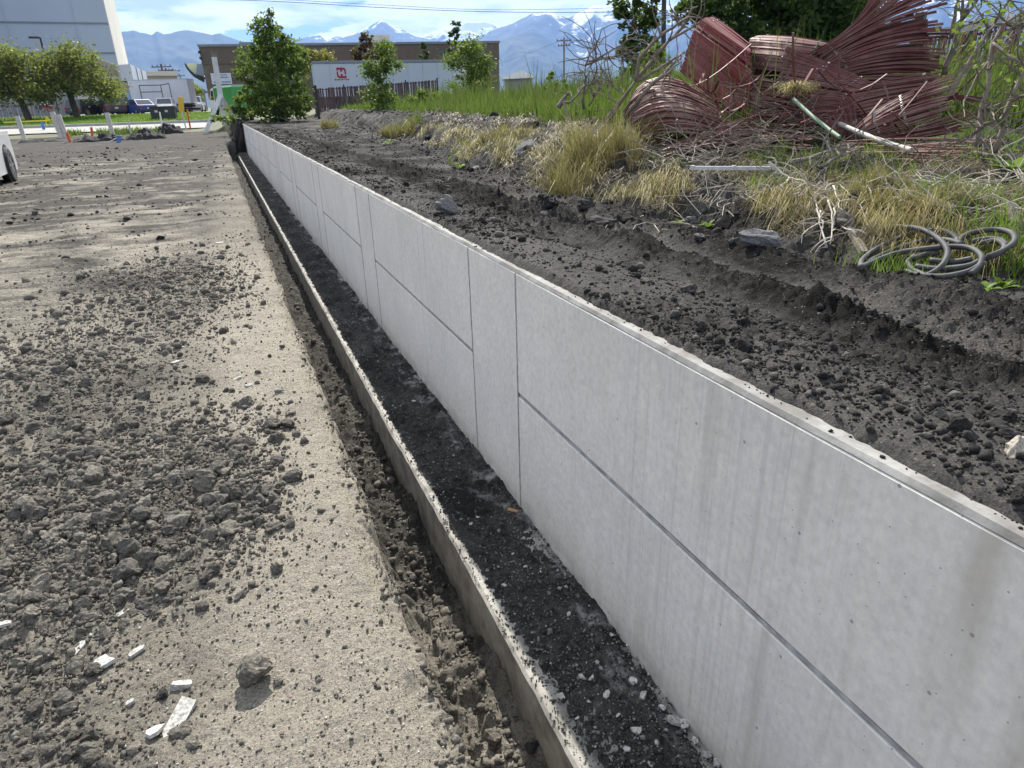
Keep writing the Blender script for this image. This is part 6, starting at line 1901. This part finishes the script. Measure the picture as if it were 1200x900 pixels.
gb, a_, L_, h_ = block('gabled_building', 'white building with a sloping eave behind the right street tree', 'building', 84, 139, 88, 124, 16, M_CREAM)
e0, e1, e2 = at(104, 63, 124), at(143, 78, 122), at(84, 70, 126)
b = MB()
rp = [e0 - gb.location, e1 - gb.location]
Rm = Matrix.Rotation(-gb.rotation_euler.z, 3, 'Z')
rp = [Rm @ q for q in rp]
b.prism([(0, h_), (rp[0].x, rp[0].z), (rp[1].x, rp[1].z), (rp[1].x, rp[1].z - .6), (L_, h_ - .6), (0, h_ - .6)], 'y', -.6, 14); b.build('roof', M_CREAM, gb)
b = MB(); b.prism([(rp[0].x, rp[0].z - .15), (rp[1].x, rp[1].z - .15), (rp[1].x, rp[1].z - 1.4), (rp[0].x, h_)], 'y', -.35, -.62); b.build('gable', M_TAN, gb)
hs, a_, L_, h_ = block('brick_house', 'small brown house with a low roof behind the white pickup', 'house', 214, 240, 108, 150, 10, M_TAN)
b = MB(); b.prism([(-.6, h_), (L_ / 2, h_ + 1.6), (L_ + .6, h_)], 'y', -.5, 10.5); b.build('roof', M_GREYW, hs)
for t in (.25, .7):
    b = MB(); b.box((L_ * t, -.05, h_ * .5), (1.1, .1, 1.3)); b.build('window', M_GLASS, hs)
wr, a_, L_, h_ = block('white_roofed_building', 'far low building with a white gently sloping roof right of the brown building', 'building', 591, 623, 91, 130, 12, M_GREYW)
b = MB(); b.prism([(-.5, h_), (L_ * .66, h_ + 1.15), (L_ + .4, h_ + .1), (L_ + .4, h_ - .1), (-.5, h_ - .2)], 'y', -.6, 13); b.build('roof', basic('white_roof', (0.80, 0.80, 0.79), (0.74, 0.74, 0.73), 1, .5), wr)
# grey board wall behind the left street tree
a, c_ = at(-40, 112, 96), at(84, 112, 98)
za = a.z; a.z = zg(a.x, a.y) - .1; c_.z = zg(c_.x, c_.y) - .1
root = slat_fence('board_fence', 'tall grey vertical board fence behind the left street tree', a, c_, za - a.z, .30, .26, basic('grey_board', (0.24, 0.235, 0.23), (0.17, 0.168, 0.165), 2, .9, stretch=(3, 3, .4)), M_GPOLE, 5)
a = at(56, 124.5, 93); b = MB(); b.box((0, 0, 0), (.9, .04, .5), bevel=.01); o = b.build('banner', M_LAMP); o.location = a; o.rotation_euler = (0, .2, 0)
tag(o, 'small red banner hanging on the fence between the street trees', 'banner')
a = at(54, 121.8, 92.5); b = MB(); b.box((0, 0, 0), (1.1, .04, .3), bevel=.01); o = b.build('banner', M_PLATE); o.location = a; o.rotation_euler = (0, .15, 0)
tag(o, 'small white banner above the red one between the street trees', 'banner')

# ------------------------------------------------------------------ trees
M_BARK = basic('bark', (0.115, 0.092, 0.072), (0.065, 0.053, 0.043), 6, .95, .01, stretch=(2, 2, .5))
L_OLIVE = leafmat('olive_leaf', [(0.090, 0.105, 0.028), (0.150, 0.155, 0.045), (0.200, 0.185, 0.065), (0.060, 0.075, 0.020)], .45)
L_GREEN = leafmat('green_leaf', [(0.075, 0.125, 0.022), (0.120, 0.170, 0.034), (0.045, 0.082, 0.016), (0.165, 0.200, 0.055)], .45)
L_DARK = leafmat('dark_leaf', [(0.030, 0.058, 0.014), (0.050, 0.085, 0.018), (0.022, 0.042, 0.012), (0.075, 0.115, 0.024)], .28)
L_LIME = leafmat('lime_leaf', [(0.210, 0.260, 0.030), (0.270, 0.310, 0.045), (0.160, 0.210, 0.025)], .40)
L_RED = leafmat('purple_leaf', [(0.060, 0.018, 0.024), (0.090, 0.026, 0.030), (0.040, 0.014, 0.018)], .30)
L_YEL = leafmat('yellow_leaf', [(0.250, 0.200, 0.040), (0.170, 0.160, 0.040), (0.300, 0.210, 0.060), (0.130, 0.140, 0.030)], .35)
def tree(name, label, cat, base, blobs, nleaf, lsize, mat, stems=1, trunk_r=.15, clump=.16, group=None, fork=.35, bark=None, shell=.55):
    """blobs: ellipsoids (centre relative to base, radii, weight)"""
    base = Vector(base)
    root = empty(name, base, label, cat, group)
    tot = sum(w for _, _, w in blobs)
    C = []
    for c, r, w in blobs:
        m = max(3, int(nleaf / 45 * w / tot))
        d = RNG.normal(0, 1, (m, 3)); d /= np.linalg.norm(d, axis=1)[:, None]
        rad = (shell + (1.08 - shell) * RNG.uniform(0, 1, m) ** .6)[:, None]
        C.append(np.array(c) + d * rad * np.array(r))
    C = np.concatenate(C)
    per = max(6, nleaf // len(C))
    size = np.array([max(r) for _, r, _ in blobs]).max()
    cl = np.repeat(C, per, 0) + RNG.normal(0, 1, (len(C) * per, 3)) * size * clump * np.repeat(RNG.uniform(.5, 1.3, len(C)), per)[:, None] * np.array([1, 1, .75])
    P, F = leaf_quads(cl, lsize * RNG.uniform(.6, 1.3, len(cl)))
    link('crown', np_mesh('crown', P, F), mat, root)
    for s in range(stems):
        b = MB()
        off = Vector((random.gauss(0, trunk_r * 1.5), random.gauss(0, trunk_r * 1.5), 0)) if stems > 1 else Vector()
        top = max(c[2] for c, _, _ in blobs)
        low = min(c[2] - r[2] for c, r, _ in blobs)
        fk = Vector((random.gauss(0, .05) * top, random.gauss(0, .05) * top, max(low * .9, top * fork)))
        b.tube([off + Vector((0, 0, -.2)), off * .9 + fk * .5, off + fk], [trunk_r, trunk_r * .85, trunk_r * .75], 9)
        for k in range(7 if stems == 1 else 3):
            e = Vector(C[RNG.integers(0, len(C))]) * .92
            mid = (off + fk).lerp(e, .5) + Vector((0, 0, .08 * top))
            b.tube([off + fk, (off + fk).lerp(mid, .6), mid, e], [trunk_r * .55, trunk_r * .4, trunk_r * .26, trunk_r * .08], 6)
        b.build('trunk', bark or M_BARK, root)
    return root
def grounded(px, py, D):
    p = at(px, py, D); p.z = zg(p.x, p.y)
    return p
def sizes(px, D):
    """metres per pixel near the horizon at that direction and distance"""
    r = ray(px, 110); c = np.dot(r / math.hypot(r[0], r[1]), _F)
    return D * c / FPX
ST = 'street trees on the lawn'
s = sizes(33, 74)
tree('street_tree', 'left street tree with a broad olive green crown before the board fence', 'tree', grounded(35, 141, 74),
     [((-1.6, 0, 44 * s), (28 * s, 3, 22 * s), 2), ((-22 * s, 0, 42 * s), (20 * s, 3, 18 * s), 1), ((14 * s, 0, 34 * s), (16 * s, 3, 14 * s), 1), ((0, 0, 64 * s), (24 * s, 2.4, 14 * s), 1)], 9500, .17, L_OLIVE, trunk_r=.30, fork=.42, clump=.17, group=ST, shell=.25)
s = sizes(90, 76)
tree('street_tree', 'right street tree with a wide olive crown before the sloping eave', 'tree', grounded(91, 138.5, 76),
     [((2 * s, 0, 46 * s), (34 * s, 3.4, 20 * s), 2), ((36 * s, 0, 34 * s), (16 * s, 2.6, 13 * s), 1), ((-16 * s, 0, 50 * s), (18 * s, 3, 16 * s), 1.1), ((10 * s, 0, 64 * s), (24 * s, 2.4, 12 * s), 1)], 10500, .17, L_OLIVE, trunk_r=.32, fork=.40, clump=.17, group=ST, shell=.25)
s = sizes(224, 110)
tree('lime_tree', 'small bright yellow green tree left of the brown building', 'tree', grounded(224, 124, 110), [((0, 0, 20 * s), (13 * s, 1.8, 10 * s), 1), ((-5 * s, 0, 24 * s), (9 * s, 1.5, 8 * s), .6)], 2600, .30, L_LIME, trunk_r=.14, clump=.14)
s = sizes(328, 38); b0 = grounded(330, 140, 38)
tree('big_bush', 'big round green bush at the far end of the wall before the brown building', 'bush', b0,
     [((0, 0, 42 * s), (38 * s, 1.5, 38 * s), 3), ((-20 * s, 0, 58 * s), (20 * s, 1.1, 24 * s), 1), ((8 * s, 0, 84 * s), (16 * s, .9, 18 * s), .9), ((-9 * s, 0, 92 * s), (9 * s, .6, 16 * s), .4), ((22 * s, 0, 70 * s), (16 * s, 1, 18 * s), .8), ((3 * s, 0, 108 * s), (5 * s, .4, 10 * s), .12), ((-2 * s, 0, 20 * s), (38 * s, 1.4, 20 * s), 1.2)], 15000, .10, L_GREEN, stems=4, trunk_r=.06, clump=.085, shell=.45)
s = sizes(452, 30); b0 = grounded(452, 128, 30)
tree('sapling', 'light green sapling standing before the white trailer, right of the logo', 'tree', b0,
     [((0, 0, 14 * s), (22 * s, .7, 16 * s), 1.2), ((-8 * s, 0, 40 * s), (13 * s, .5, 12 * s), .6), ((10 * s, 0, 52 * s), (12 * s, .5, 12 * s), .6), ((2 * s, 0, 66 * s), (10 * s, .4, 8 * s), .35), ((-15*s,0,46*s),(8*s,.3,7*s),.2)], 4200, .072, L_GREEN, stems=3, trunk_r=.035, clump=.17, shell=.2)
s = sizes(552, 34); b0 = grounded(555, 118, 34)
tree('sapling', 'dark green sapling overlapping the right end of the brown building', 'tree', b0,
     [((0, 0, 20 * s), (30 * s, .8, 16 * s), 1.2), ((-4 * s, 0, 48 * s), (13 * s, .5, 20 * s), .7), ((-22 * s, 0, 46 * s), (9 * s, .4, 8 * s), .3), ((14 * s, 0, 44 * s), (12 * s, .4, 10 * s), .4), ((2 * s, 0, 64 * s), (8 * s, .3, 8 * s), .2)], 5200, .078, L_GREEN, stems=3, trunk_r=.04, clump=.17, shell=.2)
s = sizes(415, 33); tree('weed_shrub', 'low leafy shrub at the foot of the light green sapling', 'shrub', grounded(500, 118, 33), [((0, 0, 10 * s), (26 * s, .7, 10 * s), 1)], 1300, .09, L_GREEN, stems=3, trunk_r=.02, clump=.12)
s = sizes(650, 22); tree('weed_shrub', 'upright leafy weeds below the grey utility pole', 'shrub', grounded(650, 112, 22), [((0, 0, 14 * s), (20 * s, .4, 14 * s), 1), ((-8 * s, 0, 30 * s), (6 * s, .2, 8 * s), .3), ((12 * s, 0, 26 * s), (7 * s, .2, 8 * s), .3)], 1100, .06, L_GREEN, stems=4, trunk_r=.012, clump=.10, shell=.2)
s = sizes(272, 40); tree('weed_shrub', 'feathery light green weeds between the white timber post and the wall end', 'shrub', grounded(284, 150, 39.5), [((0, 0, 16 * s), (13 * s, .7, 15 * s), 1), ((-16 * s, 0, 5 * s), (16 * s, .6, 5 * s), .5), ((4 * s, 0, 28 * s), (6 * s, .4, 7 * s), .3)], 2400, .075, L_GREEN, stems=4, trunk_r=.012, clump=.11, shell=.2)
s = sizes(380, 78); tree('yellow_tree', 'yellowish tree behind the left end of the white trailer', 'tree', grounded(378, 118, 72), [((0, 0, 46 * s), (20 * s, 1.6, 10 * s), 1)], 2000, .22, L_YEL, trunk_r=.15, clump=.14)
s = sizes(437, 78); tree('purple_tree', 'dark purple leaved tree rising behind the white trailer', 'tree', grounded(435, 118, 73), [((0, 0, 50 * s), (15 * s, 1.3, 10 * s), 1), ((1 * s, 0, 62 * s), (5 * s, .6, 9 * s), .25)], 1900, .20, L_RED, trunk_r=.13, clump=.14)
s = sizes(500, 78); tree('conifer', 'small dark conifer poking up behind the white trailer', 'tree', grounded(500, 118, 73), [((0, 0, 50 * s), (5 * s, .4, 6 * s), .6), ((0, 0, 58 * s), (2.5 * s, .25, 5 * s), .3)], 600, .18, L_DARK, trunk_r=.10, clump=.12)
s = sizes(535, 78); tree('conifer', 'taller dark conifer beside the dark green sapling', 'tree', grounded(537, 118, 73), [((0, 0, 58 * s), (10 * s, .6, 12 * s), .8), ((1 * s, 0, 74 * s), (5 * s, .4, 6 * s), .3)], 1100, .18, L_DARK, trunk_r=.12, clump=.12)
s = sizes(742, 30); b0 = grounded(742, 112, 30)
tree('leafy_tree', 'tall thin leafy tree left of the black pole, open enough to see the mountains', 'tree', b0,
     [((0, 0, 96 * s), (32 * s, .9, 22 * s), 1.2), ((-2 * s, 0, 62 * s), (26 * s, .8, 18 * s), .7), ((8 * s, 0, 30 * s), (32 * s, 1, 20 * s), .9), ((4 * s, 0, 128 * s), (26 * s, .8, 16 * s), .7)], 5200, .125, L_DARK, stems=2, trunk_r=.08, clump=.11, shell=.3)
s = sizes(765, 24); tree('leafy_tree', 'brighter green young tree in front of the black pole', 'tree', grounded(768, 108, 24), [((0, 0, 26 * s), (24 * s, .7, 24 * s), 1), ((-4 * s, 0, 50 * s), (14 * s, .5, 12 * s), .5)], 1700, .12, L_GREEN, stems=2, trunk_r=.04, clump=.12, shell=.2)
s = sizes(925, 34); b0 = grounded(922, 105, 34)
tree('large_tree', 'large dense dark green tree behind the red fence heap', 'tree', b0,
     [((0, 0, 80 * s), (72 * s, 3, 48 * s), 3), ((-20 * s, 0, 118 * s), (60 * s, 2.6, 34 * s), 2), ((30 * s, 0, 110 * s), (50 * s, 2.4, 40 * s), 2), ((0, 0, 40 * s), (66 * s, 2.6, 30 * s), 1.4)], 26000, .145, L_DARK, trunk_r=.35, clump=.10, shell=.3)
s = sizes(822, 33); tree('leafy_tree', 'loose crowned dark tree right of the black pole, its branches reaching left', 'tree', grounded(828, 105, 33),
     [((0, 0, 104 * s), (34 * s, 1.4, 18 * s), 1), ((-22 * s, 0, 92 * s), (20 * s, 1, 10 * s), .5), ((20 * s, 0, 76 * s), (22 * s, 1.2, 24 * s), .9), ((8 * s, 0, 44 * s), (26 * s, 1.2, 20 * s), .7)], 6000, .13, L_DARK, trunk_r=.14, clump=.12, shell=.3)
# bare saplings and scrub at the right edge
def sap(label, paths, leaves, mat, r0, lsize=.034, extra=16, cl=.13):
    root = branch_thing('bare_sapling', label, 'sapling', paths, M_TWIG, r0, extra, .3)
    base = root.location
    c = []
    for q in leaves:
        p = at(*q) - base
        c.append(np.array(p) + RNG.normal(0, 1, (20, 3)) * cl)
    if c:
        c = np.concatenate(c)
        P, F = leaf_quads(c, lsize * RNG.uniform(.6, 1.2, len(c)))
        link('foliage', np_mesh('foliage', P, F), mat, root)
    return root
sap('bare forked sapling before the red fence, nearest the fanned slats', [[(1106, 88, 7.6), (1116, 60, 7.6), (1127, 25, 7.6), (1128, -6, 7.6)], [(1127, 25, 7.6), (1133, 10, 7.6), (1140, -8, 7.6)], [(1128, 22, 7.6), (1140, 8, 7.6), (1148, -4, 7.6)]], [], L_GREEN, .030)
sap('thin dark straight pole like sapling left of the forked one', [[(1115, 44, 7.9), (1119, 20, 7.9), (1123, -8, 7.9)]], [], L_GREEN, .024, extra=4)
sap('sapling with a few fresh leaves leaning right over the red fence', [[(1108, 118, 6.6), (1122, 95, 6.7), (1142, 62, 6.8), (1160, 34, 6.9), (1175, 14, 7.0), (1186, -6, 7.0)], [(1160, 34, 6.9), (1152, 22, 6.9), (1140, 28, 6.9)]],
    [(1150, 5, 7.0), (1165, 2, 7.0), (1178, 8, 7.0), (1160, 22, 6.9), (1136, 52, 6.8), (1130, 45, 6.8), (1143, 32, 6.9), (1190, 24, 7.0)], L_GREEN, .022)
sap('arching bare branch at the right edge above the weeds', [[(1147, 172, 5.4), (1150, 130, 5.5), (1158, 95, 5.6), (1163, 50, 5.7), (1176, 28, 5.8), (1198, 14, 5.9), (1215, 6, 6)], [(1163, 50, 5.7), (1180, 64, 5.6), (1196, 74, 5.5), (1212, 84, 5.5)], [(1160, 70, 5.7), (1140, 100, 5.6), (1130, 118, 5.5)], [(1178, 26, 5.8), (1190, 34, 5.8), (1205, 30, 5.8)]],
    [(1192, 30, 5.9), (1205, 40, 5.9)], L_GREEN, .018, extra=40)
sap('leaning dark sapling at the right edge with crossing twigs', [[(1165, 178, 5.2), (1178, 135, 5.3), (1192, 100, 5.4), (1206, 70, 5.5)], [(1178, 135, 5.3), (1165, 142, 5.2), (1150, 150, 5.2)], [(1185, 118, 5.3), (1200, 112, 5.3), (1215, 108, 5.3)]], [(1196, 90, 5.4), (1205, 75, 5.4), (1200, 60, 5.5)], L_GREEN, .020, extra=36)
s = sizes(1190, 12); tree('scrub', 'green scrub growing in front of the red fence at the right edge', 'shrub', grounded(1192, 108, 12), [((0, 0, 24 * s), (22 * s, .4, 22 * s), 1), ((14 * s, 0, 40 * s), (12 * s, .3, 16 * s), .5), ((-30 * s, 0, 20 * s), (14 * s, .3, 10 * s), .4)], 1300, .042, L_GREEN, stems=3, trunk_r=.012, clump=.12, shell=.2)
s = sizes(1135, 16); tree('scrub', 'low yellow green scrub at the top of the red fence', 'shrub', grounded(1136, 98, 16.2), [((0, 0, 56 * s), (12 * s, .3, 8 * s), .5), ((0, 0, 32 * s), (10 * s, .3, 16 * s), .5)], 500, .06, L_GREEN, stems=2, trunk_r=.012, clump=.12, shell=.2)

# ------------------------------------------------------------------ mountains
def mountain_mat(name, snow_line, low, high, snow_amt=1.0):
    m, t, b = new_mat(name)
    g = N(t, 'ShaderNodeNewGeometry')
    sx = N(t, 'ShaderNodeSeparateXYZ'); t.links.new(g.outputs['Position'], sx.inputs[0])
    v = pos(t, (1, 1, 1), obj=False)
    n = noise_n(t, v, .0016, 8.0, .6)
    n2 = noise_n(t, v, .006, 8.0, .65)
    hgt = mathn(t, 'MULTIPLY', sx.outputs[2], 1 / 1000.0)
    c = mixc(t, ramp(t, n, [(0.35, 0.0), (0.65, 1.0)]), low, high)
    a = N(t, 'ShaderNodeAttribute', attribute_name='gully')
    f = mathn(t, 'ADD', mathn(t, 'SUBTRACT', hgt, snow_line), mathn(t, 'MULTIPLY', mathn(t, 'SUBTRACT', n2, .5), 1.4))
    f = mathn(t, 'ADD', f, mathn(t, 'MULTIPLY', a.outputs['Fac'], 1.0))
    s = ramp(t, f, [(0.10, 0.0), (0.22, snow_amt)])
    c = mixc(t, s, c, (0.82, 0.84, 0.88))
    t.links.new(c, b.inputs['Base Color'])
    b.inputs['Roughness'].default_value = .95
    b.inputs['Specular IOR Level'].default_value = .05
    return m
def mountain(name, label, ridge, D, foot, mat, seed, nr=72, na=300, back=.8, rough=1.0, spur=1.0):
    az = np.array([math.degrees(math.atan2(ray(*q)[0], ray(*q)[1])) for q in ridge])
    el = np.array([math.atan2(ray(*q)[2], math.hypot(ray(*q)[0], ray(*q)[1])) for q in ridge])
    H = D * np.tan(el)
    A = np.linspace(az[0], az[-1], na)
    T = np.concatenate([np.linspace(0, 1, nr), np.linspace(1.02, 1.16, 8)])
    AA, TT = np.meshgrid(A, T)
    Hr = np.interp(AA, az, H)
    Dd = foot + (D - foot) * TT
    ar = np.radians(AA)
    x, y = Dd * np.sin(ar), Dd * np.cos(ar)
    u = AA * D / 57.3 / 1000.0
    # spurs run down from the ridge, gullies between them
    w = .35 * perlin(u * .6, TT * 2.0, seed)
    sp = 1 - np.abs(perlin(u * .85 * spur + w, TT * .55, seed + 1)) * 2.0
    sp2 = 1 - np.abs(perlin(u * 2.4 * spur + w * 2 + TT * .6, TT * 1.3, seed + 2)) * 2.0
    fine = fbm(u * 5, TT * 9, 4, seed + 3)
    tt = np.clip(TT, 0, 1)
    shape = np.where(TT <= 1, tt ** 1.25, 1 - (TT - 1) * back)
    mod = np.sin(np.pi * tt) ** .8
    Z = Hr * (shape + mod * (.24 * (sp - .5) + .12 * (sp2 - .5)) + (.02 + .05 * mod) * fine * rough * .5)
    Z = np.where(TT > 1, Hr * shape + 20 * fine, Z) - 25 * (1 - tt)
    me = grid_mesh(name, x, y, Z)
    float_attr(me, 'gully', (-(sp - .5) * .35 - (sp2 - .5) * .5) * (.4 + .6 * mod))
    o = link(name, me, mat, smooth=True)
    return tag(o, label, kind='structure')
M_MT1 = mountain_mat('near_mountain', 2.6, (0.035, 0.050, 0.028), (0.080, 0.082, 0.052), 0)
M_MT2 = mountain_mat('snow_mountain', .69, (0.034, 0.042, 0.036), (0.075, 0.075, 0.064))
M_MT3 = mountain_mat('far_snow_mountain', .50, (0.09, 0.09, 0.085), (0.14, 0.135, 0.125))
mountain('mountains', 'blue green mountain ridge without snow behind the brown building',
    [(-120, 60), (-40, 48), (20, 46), (70, 43), (120, 39), (140, 37.5), (157, 35.5), (163, 38), (170, 39), (178, 41), (184, 36.5), (192, 40), (200, 39), (208, 36), (218, 34.5), (226, 35.5), (238, 38), (248, 41), (258, 39), (268, 43), (280, 46.5), (300, 52), (330, 58), (370, 66), (420, 78), (470, 92)],
    8200, 5600, M_MT1, 21)
mountain('mountains', 'blue mountain with a small snow patch on its peak behind the brown building',
    [(300, 62), (330, 52), (350, 46), (362, 42), (375, 40), (383, 44), (392, 42), (402, 44), (415, 40), (428, 32), (438, 27), (446, 24.5), (453, 27), (463, 33), (474, 36), (486, 42), (500, 45), (520, 50), (560, 60), (600, 75)],
    10500, 7500, mountain_mat('peak_mountain', .74, (0.036, 0.044, 0.036), (0.078, 0.076, 0.064), .9), 33)
mountain('mountains', 'far ridge deep in snow between the peak and the large mountain',
    [(440, 60), (480, 46), (505, 39), (520, 33), (534, 30), (548, 25.5), (558, 26), (566, 24.5), (576, 27), (586, 31), (600, 36), (640, 50)],
    10900, 9300, M_MT3, 44, rough=1.6)
mountain('mountains', 'large steep mountain with snowy gullies behind the utility pole and the red fence heap',
    [(490, 75), (520, 62), (545, 50), (562, 42), (575, 36), (590, 31), (600, 28), (611, 21.5), (618, 19), (625, 15.5), (632, 16.5), (640, 14), (647, 15), (654, 19), (661, 21.5), (668, 20.5), (676, 15.5), (686, 12), (693, 8), (697, 6.5), (704, 8), (712, 6), (725, 7), (740, 10), (760, 8), (780, 5), (800, 10), (830, 14), (870, 8), (920, 10), (970, 14), (1000, 11), (1020, 14), (1045, 9), (1070, 1), (1100, -8), (1150, -14), (1200, -12), (1260, -6), (1330, 2), (1400, 10)],
    9500, 6800, M_MT2, 55, na=440, spur=1.2)
mountain('mountains', 'lower blue foothill spur in front of the large snowy mountain',
    [(505, 92), (530, 76), (560, 58), (580, 48), (600, 41), (615, 37), (624, 36), (634, 40), (645, 47), (660, 58), (680, 66), (720, 72), (800, 78), (900, 80), (1000, 78), (1100, 76), (1200, 80), (1300, 86)],
    7600, 5800, M_MT1, 66, spur=1.3)

# ------------------------------------------------------------------ air
hz = MB(); hz.box((0, 0, 950 - 60), (24000, 24000, 1900 + 120 ))
o = hz.build('haze', None)
mh = bpy.data.materials.new('haze_air'); mh.use_nodes = True
th = mh.node_tree
for n_ in list(th.nodes):
    if n_.type == 'BSDF_PRINCIPLED':
        th.nodes.remove(n_)
pv = N(th, 'ShaderNodeVolumePrincipled')
pv.inputs['Color'].default_value = (0.28, 0.50, 1.0, 1)
pv.inputs['Density'].default_value = 7.2e-5
pv.inputs['Anisotropy'].default_value = 0.2
th.links.new(pv.outputs[0], th.nodes['Material Output'].inputs['Volume'])
o.data.materials.append(mh)
tag(o, 'thin blue haze over the whole valley', 'haze', kind='stuff')
